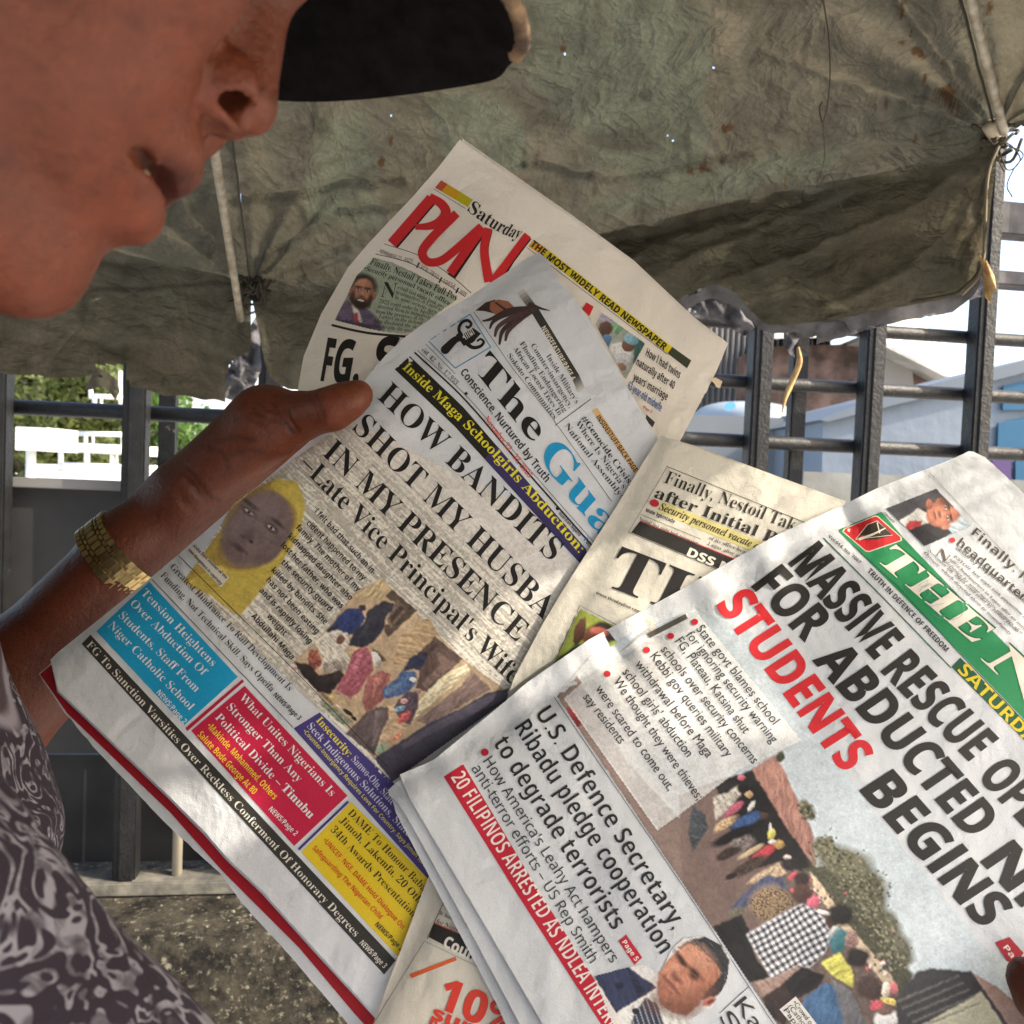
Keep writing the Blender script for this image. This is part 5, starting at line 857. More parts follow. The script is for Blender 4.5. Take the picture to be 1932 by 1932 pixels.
    v, f = tube_vf(spline([W(313, 680, 1.50), W(311, 705, 1.50), W(304, 730, 1.50)], 12), [.001] * 4 + [.003] * 6 + [.001] * 3, 6); obj('blade', mesh('blade', v, f, True), leaf_m, tw2)

def fence_mat():
    def f(nt, b):
        n1 = noise_node(nt, 30, 5, .6); n2 = noise_node(nt, 14, 6, .7, dist=.5)
        c = ramp(nt, n1, [(.35, (.006, .0065, .0075)), (.7, (.0125, .0135, .015))]); c = mixc(nt, ramp(nt, n2, [(.66, (0.,) * 3), (.70, (1.,) * 3)]), c, (.20, .17, .13)); nt.links.new(c, b.inputs['Base Color'])
        h = N(nt, 'ShaderNodeMath', operation='ADD'); nt.links.new(noise_node(nt, 55, 3, .5), h.inputs[0]); nt.links.new(noise_node(nt, 160, 3, .5), h.inputs[1]); bump(nt, b, h.outputs[0], .5, .003)
    return mat('black_paint', (.03, .03, .032), .5, .3, build=f)
def add_fence():
    fm = fence_mat(); Lf = W(255, 900, 1.75); Rf = W(1632, 900, 1.95); step = (Rf - Lf)[:2] / 6; yaw = math.atan2(step[1], step[0]); d2 = step / np.linalg.norm(step); nrm = np.array([-d2[1], d2[0]])
    zt = float(W(240, 1690, 1.76)[2]); root = thing('fence', 'black iron fence of square bars and round rails on a low wall', 'fence', (Lf[0], Lf[1], zt))
    R = Matrix.Rotation(yaw, 3, 'Z'); global KERB_Z, FLINE; KERB_Z = zt; FLINE = (Lf[:2], d2, nrm)
    for k in range(-3, 12):
        p = Lf[:2] + step * k
        if k in (2, 3, 4, 5, 6): p = p + d2 * 0
        bm = bmesh.new(); box(bm, (p[0], p[1], (zt + 2.5) / 2), (.044, .042, 2.5 - zt), R, .004); obj('bar', bm_mesh('bar', bm), fm, root)
        bm = bmesh.new(); q = p - nrm * .0225; box(bm, (q[0] + d2[0] * .005, q[1] + d2[1] * .005, (zt + 2.5) / 2), (.027, .006, 2.5 - zt - .01), R, .002); obj('bar_strip', bm_mesh('bar_strip', bm), fm, root)
    a = Lf[:2] - step * 3.4 + nrm * .03; b = Lf[:2] + step * 11.4 + nrm * .03
    def zat(px, py):                                 # height of a rail seen at a picture point
        r = CB @ np.array([(px - CX) / FPX, (CX - py) / FPX, 1]); t = ((Lf[:2] + nrm * .03 - CAM[:2]) @ nrm) / (r[:2] @ nrm); return CAM[2] + r[2] * t
    for (px, py, rd) in ((1688, 846, .0155), (1688, 737, .0150), (1755, 632, .0145)):
        z = zat(px, py); tube('rail', np.array([[a[0], a[1], z], [b[0], b[1], z]]), rd, fm, root, 14)
    for (px, py, hh) in ((1890, 522, .034), (1890, 408, .075)):
        z = zat(px, py); c = (Lf[:2] + step * 9.5) + nrm * .06; bm = bmesh.new(); box(bm, (c[0], c[1], z), (1.55, .05, hh), R, .004); obj('rail', bm_mesh('rail', bm), mat('grey_beam', (.055, .055, .06), .6, build=dirty((.035, .035, .04), (.09, .085, .085), 20, 80, .3, .002)), root)
    bm = bmesh.new(); c = Lf[:2] + step * 4; box(bm, (c[0], c[1], zt + .014), (4.2, .06, .028), R, .003); obj('bottom_rail', bm_mesh('bottom_rail', bm), mat('worn_rail', (.10, .10, .095), .7, build=dirty((.06, .06, .06), (.20, .19, .16), 25, 90, .4, .003)), root)
    panel = mat('dark_sheet', (.045, .047, .05), .6, .3, build=dirty((.022, .023, .025), (.032, .033, .035), 8, 40, .15, .002)); z1 = zat(150, 918); z0 = zat(150, 1425)
    c = Lf[:2] - step * 1.55 + nrm * .05; bm = bmesh.new(); box(bm, (c[0], c[1], (z0 + z1) / 2), (1.3, .012, z1 - z0), R); obj('sheet_panel', bm_mesh('sheet_panel', bm), panel, root)
    bm = bmesh.new(); box(bm, (c[0] - nrm[0] * .012, c[1] - nrm[1] * .012, z1 + .004), (1.3, .03, .02), R, .002); obj('panel_cap', bm_mesh('panel_cap', bm), mat('panel_cap', (.16, .16, .16), .6), root)
    bm = bmesh.new(); c2 = c + d2 * .02; box(bm, (c2[0] + nrm[0] * .02, c2[1] + nrm[1] * .02, (z0 + zt) / 2 + .01), (1.34, .012, z0 - zt - .04), R); obj('sheet_panel', bm_mesh('sheet_panel', bm), mat('dark_lower_sheet', (.016, .016, .018), .7, build=dirty((.012, .012, .013), (.024, .024, .026), 10)), root)
    c3 = Lf[:2] + step * 1.35 + nrm * .05; bm = bmesh.new(); box(bm, (c3[0], c3[1], (z1 + zt) / 2 - .05), (.36, .012, z1 - zt - .06), R); obj('sheet_panel', bm_mesh('sheet_panel', bm), mat('dark_side_sheet', (.035, .035, .034), .7, build=dirty((.028, .028, .027), (.045, .045, .043), 10)), root)
    p = W(334, 1640, 1.80); tube('thin_post', np.array([[p[0], p[1], zt], [p[0], p[1], z1]]), .010, mat('bare_steel', (.34, .31, .25), .5, .5), root, 12)
    for px, x0 in ((316, 1.98), (1498, 2.02)):        # thinner uprights on the far side
        p = W(px, 850, x0); bm = bmesh.new(); box(bm, (p[0], p[1], (zt + 2.4) / 2), (.036, .03, 2.4 - zt), R, .003); obj('back_upright', bm_mesh('back_upright', bm), fm, root)
    # low wall under the fence
    cm = mat('kerb_concrete', (.26, .24, .19), .95, .1, build=lambda nt, b: (nt.links.new(mixc(nt, ramp(nt, noise_node(nt, 70, 6, .75), [(.56, (0.,) * 3), (.66, (1.,) * 3)]), mixc(nt, ramp(nt, noise_node(nt, 16, 6, .75), [(.40, (0.,) * 3), (.60, (1.,) * 3)]), (.014, .0135, .013), (.066, .060, .047)), (.24, .22, .17)), b.inputs['Base Color']), bump(nt, b, noise_node(nt, 45, 8, .75), 1.0, .012)))
    xs = np.linspace(-2.4, 4.6, 420); prof = [(.30, zt - .02), (.26, zt)] + [(.26 - .028 * k, zt) for k in range(1, 16)] + [(-.185, zt - .006), (-.20, zt - .02)] + [(-.205, zt - .02 - .03 * k) for k in range(1, 18)] + [(-.21, .0)]
    V = []; 
    for x in xs:
        for k, (o_, z) in enumerate(prof):
            base = FLINE[0] + d2 * x + nrm * o_; e = .006 * nz(x * 14, o_ * 14, z * 14) + .004 * nz(x * 50, o_ * 50, z * 50); chip = max(0, nz(x * 5, 3.1) - .25) * .05 if -.215 < o_ < -.12 and z > zt - .06 else 0
            top = k <= 16; V.append((base[0] - nrm[0] * (0 if top else e * 1.5 - chip), base[1] - nrm[1] * (0 if top else e * 1.5 - chip), z + (min(e, .002) - chip * .6 if 2 < k and z > 0 and o_ < -.03 else (-.003 if z > 0 else 0))))
    m_ = len(prof); Fq = [(i * m_ + k, i * m_ + k + 1, (i + 1) * m_ + k + 1, (i + 1) * m_ + k) for i in range(len(xs) - 1) for k in range(m_ - 1)]
    tag(obj('low_wall', mesh('low_wall', V, Fq, True), cm), 'rough concrete low wall carrying the black fence', 'wall')
    # crumbs of stone
    st = mat('pebble', (.17, .155, .13), .9); bm = bmesh.new(); rr = np.random.default_rng(4)
    for k in range(90):
        x, o_ = rr.uniform(-.5, 1.5), rr.uniform(-.19, -.03); base = FLINE[0] + d2 * x + nrm * o_; r = rr.uniform(.0012, .0045)
        q = bmesh.ops.create_icosphere(bm, subdivisions=1, radius=r)
        for v in q['verts']: v.co = Vector((v.co.x * rr.uniform(.8, 1.3), v.co.y, v.co.z * .7)) + Vector((base[0], base[1], zt + r * .3))
    tag(obj('grit', bm_mesh('grit', bm), st), 'loose grit scattered on the low wall', 'grit', kind='stuff')

def px_box(bm, x0, y0, x1, y1, d, depth):            # an upright box facing the camera, by its picture corners
    a = W(min(x0, x1), max(y0, y1), d); b = W(max(x0, x1), min(y0, y1), d); box(bm, ((a[0] + b[0]) / 2, (a[1] + b[1]) / 2 + depth / 2, (a[2] + b[2]) / 2), (abs(b[0] - a[0]), depth, abs(b[2] - a[2])), None, 0)
def px_prism(poly, d, depth):
    f = [W(x, y, d) for x, y in poly]; n = len(f); bk = [p + np.array([0, depth, 0]) for p in f]
    return f + bk, [tuple(range(n))] + [tuple(range(n, 2 * n))[::-1]] + [(i, (i + 1) % n, (i + 1) % n + n, i + n) for i in range(n)]
def bars(name, segs, d, w_px, m, root, down=False):
    for (x0, y0, x1, y1) in segs: v, f = tube_vf(np.array([W(x0, y0, d), W(x1, y1, d)]), w_px / FPX * d / 2, 8); obj(name, mesh(name, v, f, True), m, root)
def tree(label, base, h, cr, seed, cols):
    rr = np.random.default_rng(seed); root = thing('tree', label, 'tree', base, 'trees beyond the fence')
    bark = mat('bark', (.10, .08, .06), .9, build=dirty((.06, .05, .04), (.15, .12, .09), 8, 30, .6, .02)); b = np.array(base, float)
    parts = [tube_vf(spline([b, b + [.1, 0, h * .25], b + [-.08, .05, h * .5], b + [.1, 0, h * .75]], 14), np.linspace(.17, .05, 15), 9)]; ce = []
    for k in range(16):
        a = rr.uniform(0, 6.28); z = h * rr.uniform(.22, .92); r = cr * rr.uniform(.3, 1) * math.sin(math.pi * min(.9, max(.15, z / h))) ** .6; e = b + [r * math.cos(a), r * math.sin(a), z]; ce.append(e)
        parts.append(tube_vf(spline([b + [0, 0, z * .55], (b + [0, 0, z * .7] + e) / 2, e], 8), np.linspace(.06, .012, 9), 6))
    v, f = joinvf(parts); obj('trunk', mesh('trunk', v, f, True), bark, root)
    n = 9000; c = np.array(ce)[rr.integers(0, len(ce), n)] + rr.normal(0, cr * .20, (n, 3)) * [1, 1, .8]; s = rr.uniform(.05, .11, n)
    a = rr.normal(size=(n, 3)); a /= np.linalg.norm(a, axis=1)[:, None]; q = np.cross(a, rr.normal(size=(n, 3))); q /= np.linalg.norm(q, axis=1)[:, None]
    V = np.stack([c - a * s[:, None], c + q * (s * .45)[:, None], c + a * s[:, None], c - q * (s * .45)[:, None]], 1).reshape(-1, 3); Fq = np.arange(n * 4).reshape(n, 4)
    def f_(nt, bs):
        nt.links.new(ramp(nt, noise_node(nt, 1.6, 4), [(.35, cols[0]), (.65, cols[1])]), bs.inputs['Base Color']); tr = N(nt, 'ShaderNodeBsdfTranslucent'); tr.inputs[0].default_value = (*[min(1, x * 1.6) for x in cols[1]], 1)
        mx = N(nt, 'ShaderNodeMixShader'); mx.inputs[0].default_value = .35; nt.links.new(bs.outputs[0], mx.inputs[1]); nt.links.new(tr.outputs[0], mx.inputs[2]); nt.links.new(mx.outputs[0], nt.nodes['Material Output'].inputs[0])
    obj('crown', quadmesh('crown', V, Fq, False), mat('leaves', cols[1], .55, build=f_), root)

def add_place():
    gm = mat('ground_concrete', (.46, .45, .42), .9, .2, build=dirty((.38, .37, .35), (.54, .52, .49), 1.5, 30, .4, .01, 8))
    n = 40; xs = np.linspace(-220, 220, n); V = [(x, y, 0) for x in xs for y in xs]; Fq = [(i * n + j, (i + 1) * n + j, (i + 1) * n + j + 1, i * n + j + 1) for i in range(n - 1) for j in range(n - 1)]
    tag(obj('ground', mesh('ground', V, Fq), gm), kind='structure')
    add_fence(); add_parasol()
    wht = mat('white_paint', (.80, .80, .78), .5, .4, build=dirty((.68, .68, .65), (.84, .84, .82), 3)); L1 = lambda x, y: (x * .2344, 654 + y * .2344)
    # left: trees, gangway railing, barrier
    for (px, d, h, cr, sd, co, lb) in ((60, 12.5, 3.3, 1.2, 1, ((.025, .04, .012), (.10, .12, .035)), 'olive green tree showing at the left between the dark fence bars'), (135, 14.5, 3.4, 1.5, 2, ((.02, .05, .01), (.07, .13, .02)), 'fresh green tree right behind the white railing'), (240, 17, 4.0, 1.8, 3, ((.04, .09, .02), (.11, .19, .05)), 'light green tree farthest behind the white railing'), (345, 15, 1.5, 1.1, 4, ((.02, .03, .012), (.08, .085, .04)), 'low dull shrubby tree beyond the dark uprights near the wrist')):
        p = W(px, 880, d); tree(lb, (p[0], p[1], 0), h, cr, sd, co)
    gz = thing('railing', 'white tubular gangway railing with crossbars seen through the left of the fence', 'railing', tuple(W(190, 890, 8)[:2]) + (0,))
    S = lambda *q: tuple(L1(q[0], q[1]) + L1(q[2], q[3]))
    bars('top_rail', [S(590, 550, 1250, 570)], 7.9, 9, wht, gz); bars('top_rail', [S(740, 395, 1040, 415), S(600, 700, 1020, 708)], 7.9, 9, wht, gz); bars('mid_rail', [S(385, 800, 1290, 850)], 7.9, 18, wht, gz); bars('lower_rail', [S(480, 955, 1290, 985)], 7.9, 12, wht, gz)
    for x, y0, y1, w_ in ((760, 380, 560, 9), (815, 400, 560, 5), (970, 200, 560, 8), (1005, 200, 560, 6), (730, 340, 420, 8), (690, 690, 810, 8), (748, 690, 820, 5), (985, 690, 830, 6), (490, 830, 960, 10), (700, 840, 960, 11), (905, 850, 970, 10), (940, 850, 970, 6)): bars('post', [S(x, y0, x, y1)], 7.95, w_, wht, gz)
    for x in (500, 900, 1250): p0 = W(*L1(x, 960), 7.95); v, f = tube_vf(np.array([[p0[0], p0[1], 0], p0]), .035, 8); obj('post', mesh('post', v, f, True), wht, gz)
    bm = bmesh.new(); px_box(bm, *L1(240, 985), *L1(1330, 1600), 8.2, .25); wl = obj('barrier_wall', bm_mesh('barrier_wall', bm), wht); tag(wl, 'low white barrier wall under the white railing', 'wall')
    for v in wl.data.vertices:
        if v.co.z < 1.1: v.co.z = 0
    bm = bmesh.new(); px_box(bm, *L1(120, 655), *L1(385, 830), 7.2, .5); bx_ = obj('cabinet', bm_mesh('cabinet', bm), wht); tag(bx_, 'small white metal cabinet on a post at the far left beyond the fence', 'cabinet'); p0 = W(*L1(250, 830), 7.4); v, f = tube_vf(np.array([[p0[0], p0[1], 0], p0]), .04, 8); obj('post', mesh('post', v, f, True), wht, bx_)
    v, f = tube_vf(np.array([W(*L1(395, 770), 7.6), W(*L1(470, 710), 7.6)]), .04, 10); tag(obj('floodlight', mesh('floodlight', v, f, True), mat('blue_lamp_body', (.10, .22, .34), .5)), 'small blue floodlight tilted beside the white cabinet', 'lamp')
    # a white building far behind, seen between the uprights
    hb = thing('white_building', 'plain white building blocking the sky beside the reader\'s wrist', 'building', tuple(W(430, 880, 24)[:2]) + (0,)); bm = bmesh.new(); px_box(bm, 318, 735, 900, 905, 24, 6); o = obj('wall', bm_mesh('wall', bm), mat('white_render', (.82, .83, .82), .8, build=dirty((.78, .79, .78), (.84, .85, .84), .5)), hb)
    for v in o.data.vertices:
        if v.co.z < 1.6: v.co.z = 0
    bm = bmesh.new(); px_box(bm, 310, 727, 910, 735, 23.8, 6.4); obj('roof', bm_mesh('roof', bm), mat('pale_roof', (.7, .72, .72), .7), hb)
    # right: corrugated wall, shack, kiosk, booth
    cor = mat('corrugated_zinc', (.40, .38, .36), .5, .5, .3, dirty((.17, .16, .15), (.27, .26, .25), 2)); V = []; Fq = []; a = W(1100, 820, 11); b = W(1560, 820, 11); z1 = W(1400, 585, 11)[2]; m_ = 260
    for k in range(m_): t = k / (m_ - 1); p = a + (b - a) * t; off_ = .035 * math.sin(k * 1.05); V += [(p[0], p[1] + off_, 0), (p[0], p[1] + off_, z1)]
    Fq = [(2 * k, 2 * k + 2, 2 * k + 3, 2 * k + 1) for k in range(m_ - 1)]; tag(obj('corrugated_wall', mesh('corrugated_wall', V, Fq), cor), 'grey corrugated sheet wall beyond the fence next to the torn cream page', 'wall')
    sh = thing('shack', 'brown plank shack with pale sheet roof behind the fence', 'shack', tuple(W(1600, 780, 10)[:2]) + (0,)); br = mat('brown_planks', (.17, .10, .075), .85, build=dirty((.07, .045, .035), (.22, .14, .11), 5, 30, .5, .01))
    v, f = px_prism([(1430, 655), (1640, 648), (1655, 650), (1800, 722), (1800, 860), (1430, 860)], 10, 3)
    v = [np.array([p[0], p[1], 0 if p[2] < 1.6 else p[2]]) for p in v]; obj('wall', mesh('wall', v, f), br, sh)
    rf = mat('pale_sheet_roof', (.62, .62, .58), .6, .4, build=dirty((.26, .26, .24), (.52, .52, .49), 3, 12, .4, .02))
    v, f = px_prism([(1628, 632), (1648, 634), (1798, 712), (1812, 716), (1806, 722), (1650, 644), (1624, 642)], 9.6, 3.8); obj('roof', mesh('roof', v, f), rf, sh)
    v = [W(1640, 634, 9.6), W(1806, 716, 9.6), W(1835, 690, 14), W(1700, 575, 14)]; obj('roof_slope', mesh('roof_slope', v, [(0, 1, 2, 3)]), rf, sh); v = [W(1425, 640, 9.6), W(1640, 634, 9.6), W(1700, 575, 14), W(1500, 600, 14)]; obj('roof_slope', mesh('roof_slope', v, [(0, 1, 2, 3)]), rf, sh)
    v, f = px_prism([(1655, 660), (1700, 668), (1722, 700), (1726, 760), (1655, 760)], 9.96, .1); obj('plaster_patch', mesh('plaster_patch', v, f), mat('grey_plaster', (.36, .33, .29), .9), sh)
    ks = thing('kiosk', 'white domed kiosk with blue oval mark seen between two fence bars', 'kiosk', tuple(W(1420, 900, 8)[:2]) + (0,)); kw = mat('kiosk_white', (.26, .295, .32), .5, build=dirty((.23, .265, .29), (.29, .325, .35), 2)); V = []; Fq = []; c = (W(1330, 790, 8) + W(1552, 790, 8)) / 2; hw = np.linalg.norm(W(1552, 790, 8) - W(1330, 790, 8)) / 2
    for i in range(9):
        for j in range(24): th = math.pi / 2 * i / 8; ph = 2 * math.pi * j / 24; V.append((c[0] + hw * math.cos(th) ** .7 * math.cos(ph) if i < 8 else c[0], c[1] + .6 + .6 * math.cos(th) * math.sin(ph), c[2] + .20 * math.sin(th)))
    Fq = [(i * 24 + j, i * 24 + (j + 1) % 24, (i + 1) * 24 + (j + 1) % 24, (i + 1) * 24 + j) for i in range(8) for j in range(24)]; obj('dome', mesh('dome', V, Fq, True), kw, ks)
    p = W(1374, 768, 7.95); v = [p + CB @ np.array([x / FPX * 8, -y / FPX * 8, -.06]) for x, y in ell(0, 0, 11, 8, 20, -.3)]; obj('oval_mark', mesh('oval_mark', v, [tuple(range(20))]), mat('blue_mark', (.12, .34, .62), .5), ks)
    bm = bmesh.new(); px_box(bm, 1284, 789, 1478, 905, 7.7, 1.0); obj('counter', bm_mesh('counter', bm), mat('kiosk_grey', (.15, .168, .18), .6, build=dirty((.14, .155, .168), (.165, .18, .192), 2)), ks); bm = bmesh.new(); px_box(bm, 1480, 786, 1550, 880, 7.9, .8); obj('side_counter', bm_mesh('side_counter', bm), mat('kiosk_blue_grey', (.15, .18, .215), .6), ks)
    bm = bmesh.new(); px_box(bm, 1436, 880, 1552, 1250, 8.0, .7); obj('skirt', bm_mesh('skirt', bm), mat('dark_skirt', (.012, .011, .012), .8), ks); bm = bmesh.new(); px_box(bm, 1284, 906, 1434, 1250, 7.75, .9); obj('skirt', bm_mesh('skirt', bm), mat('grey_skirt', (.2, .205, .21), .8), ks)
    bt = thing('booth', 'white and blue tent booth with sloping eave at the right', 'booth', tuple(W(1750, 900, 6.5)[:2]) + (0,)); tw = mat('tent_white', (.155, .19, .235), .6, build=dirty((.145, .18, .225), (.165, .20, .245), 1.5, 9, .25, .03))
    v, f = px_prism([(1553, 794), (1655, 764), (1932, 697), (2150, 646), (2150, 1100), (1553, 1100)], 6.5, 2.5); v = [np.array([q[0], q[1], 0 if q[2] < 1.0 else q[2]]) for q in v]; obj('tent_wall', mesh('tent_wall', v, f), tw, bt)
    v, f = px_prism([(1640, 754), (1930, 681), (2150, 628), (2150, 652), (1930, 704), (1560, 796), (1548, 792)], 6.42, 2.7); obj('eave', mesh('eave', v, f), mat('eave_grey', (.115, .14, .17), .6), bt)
    bl = mat('booth_blue', (.012, .085, .165), .5)
    for z in ([(1893, 728), (1990, 706), (1990, 772), (1892, 774)], [(1884, 798), (1990, 776), (1990, 850), (1882, 852)], [(1916, 868), (1990, 866), (1990, 918), (1916, 918)]): v, f = px_prism(z, 6.47, .02); obj('blue_panel', mesh('blue_panel', v, f), bl, bt)
    v, f = px_prism([(1872, 868), (1908, 868), (1908, 918), (1872, 918)], 6.47, .02); obj('purple_panel', mesh('purple_panel', v, f), mat('booth_purple', (.07, .04, .13), .5), bt)
    bm = bmesh.new(); px_box(bm, 1500, 915, 2150, 1250, 5.2, .25); o = obj('parapet', bm_mesh('parapet', bm), mat('parapet_concrete', (.40, .40, .36), .9, build=dirty((.17, .17, .155), (.24, .24, .22), 3, 20, .3, .01))); tag(o, 'grey concrete parapet in front of the tent booth', 'wall')
    for v in o.data.vertices:
        if v.co.z < 1.0: v.co.z = 0
# ------------------------------------------------------------------ the reader: body, shirt, cap, watch
def smin(a, b, k): h = np.clip(.5 + .5 * (b - a) / k, 0, 1); return b * (1 - h) + a * h - k * h * (1 - h)
def smax(a, b, k): return -smin(-a, -b, k)
class Field:
    def __init__(s, lo, hi, step):
        ax = [np.arange(l, h + step, step) for l, h in zip(lo, hi)]; s.X, s.Y, s.Z = np.meshgrid(*ax, indexing='ij', sparse=False); s.X = s.X.astype(np.float32); s.Y = s.Y.astype(np.float32); s.Z = s.Z.astype(np.float32)
        s.lo = np.array(lo, float); s.step = step; s.v = np.full(s.X.shape, 1e3, np.float32)
    def ell(s, c, r, rot=None):
        d = [s.X - c[0], s.Y - c[1], s.Z - c[2]]
        if rot is not None: d = [sum(rot[k][j] * d[j] for j in range(3)) for k in range(3)]
        q = [d[k] / r[k] for k in range(3)]; k0 = np.sqrt(q[0] ** 2 + q[1] ** 2 + q[2] ** 2); k1 = np.sqrt((q[0] / r[0]) ** 2 + (q[1] / r[1]) ** 2 + (q[2] / r[2]) ** 2) + 1e-6
        return k0 * (k0 - 1) / k1
    def cap(s, a, b, ra, rb):
        a = np.array(a, float); b = np.array(b, float); ba = b - a; px, py, pz = s.X - a[0], s.Y - a[1], s.Z - a[2]
        h = np.clip((px * ba[0] + py * ba[1] + pz * ba[2]) / (ba @ ba), 0, 1)
        return np.sqrt((px - ba[0] * h) ** 2 + (py - ba[1] * h) ** 2 + (pz - ba[2] * h) ** 2) - (ra + (rb - ra) * h)
    def add(s, d, k): s.v = smin(s.v, d, k)
    def sub(s, d, k): s.v = smax(s.v, -d, k)
    def mesh(s):                                     # surface nets
        v = s.v; sg = v < 0; n = v.shape; acc = np.zeros(tuple(m - 1 for m in n) + (3,), np.float32); cnt = np.zeros(tuple(m - 1 for m in n), np.float32)
        cor = [(i, j, k) for i in (0, 1) for j in (0, 1) for k in (0, 1)]
        sl = lambda c: tuple(slice(c[q], n[q] - 1 + c[q]) for q in range(3))
        for a in cor:
            for ax in range(3):
                if a[ax]: continue
                b = list(a); b[ax] = 1; va, vb = v[sl(a)], v[sl(b)]; m = (va < 0) != (vb < 0)
                if not m.any(): continue
                t = va[m] / (va[m] - vb[m]); p = np.tile(np.array(a, np.float32), (len(t), 1)); p[:, ax] += t; acc[m] += p; cnt[m] += 1
        act = cnt > 0; ids = np.full(act.shape, -1); ids[act] = np.arange(act.sum()); base = np.argwhere(act)
        V = s.lo + (base + acc[act] / cnt[act][:, None]) * s.step; Fs = []
        for ax in range(3):
            u, w_ = [(1, 2), (2, 0), (0, 1)][ax]; a = [slice(None)] * 3; b = [slice(None)] * 3; a[ax] = slice(0, n[ax] - 1); b[ax] = slice(1, n[ax])
            m = sg[tuple(a)] != sg[tuple(b)]; q = np.argwhere(m); q = q[(q[:, u] > 0) & (q[:, w_] > 0) & (q[:, u] < n[u] - 1) & (q[:, w_] < n[w_] - 1)]
            if not len(q): continue
            def at(du, dw): z = q.copy(); z[:, u] -= du; z[:, w_] -= dw; return ids[z[:, 0], z[:, 1], z[:, 2]]
            Q = np.stack([at(1, 1), at(0, 1), at(0, 0), at(1, 0)], 1); inside = sg[tuple(a)][q[:, 0], q[:, 1], q[:, 2]]; Q[~inside] = Q[~inside][:, ::-1]; Fs.append(Q)
        return V, np.vstack(Fs)

HF = np.array([.82035347, -.4919319, .29158737]); HU = np.array([.46423506, .8706317, .16274597]); HR = np.cross(HU, HF); HR = HR / np.linalg.norm(HR) * (1 if HR[2] < 0 else -1)
HT = np.array([-.08567251, .10825669, .24531108])
def head_w(q):                                       # head centimetres (forward, up, right) -> world
    q = np.asarray(q, float); c = HT + .01 * (q[..., 0:1] * HF + q[..., 1:2] * HU + q[..., 2:3] * HR); return CAM + c @ CB.T
def camp(px, py, d): return ((px - CX) / FPX * d, (CX - py) / FPX * d, d)
def rotax(deg, ax):
    a = math.radians(deg); c, s = math.cos(a), math.sin(a)
    return {0: [[1, 0, 0], [0, c, s], [0, -s, c]], 1: [[c, 0, -s], [0, 1, 0], [s, 0, c]], 2: [[c, s, 0], [-s, c, 0], [0, 0, 1]]}[ax]

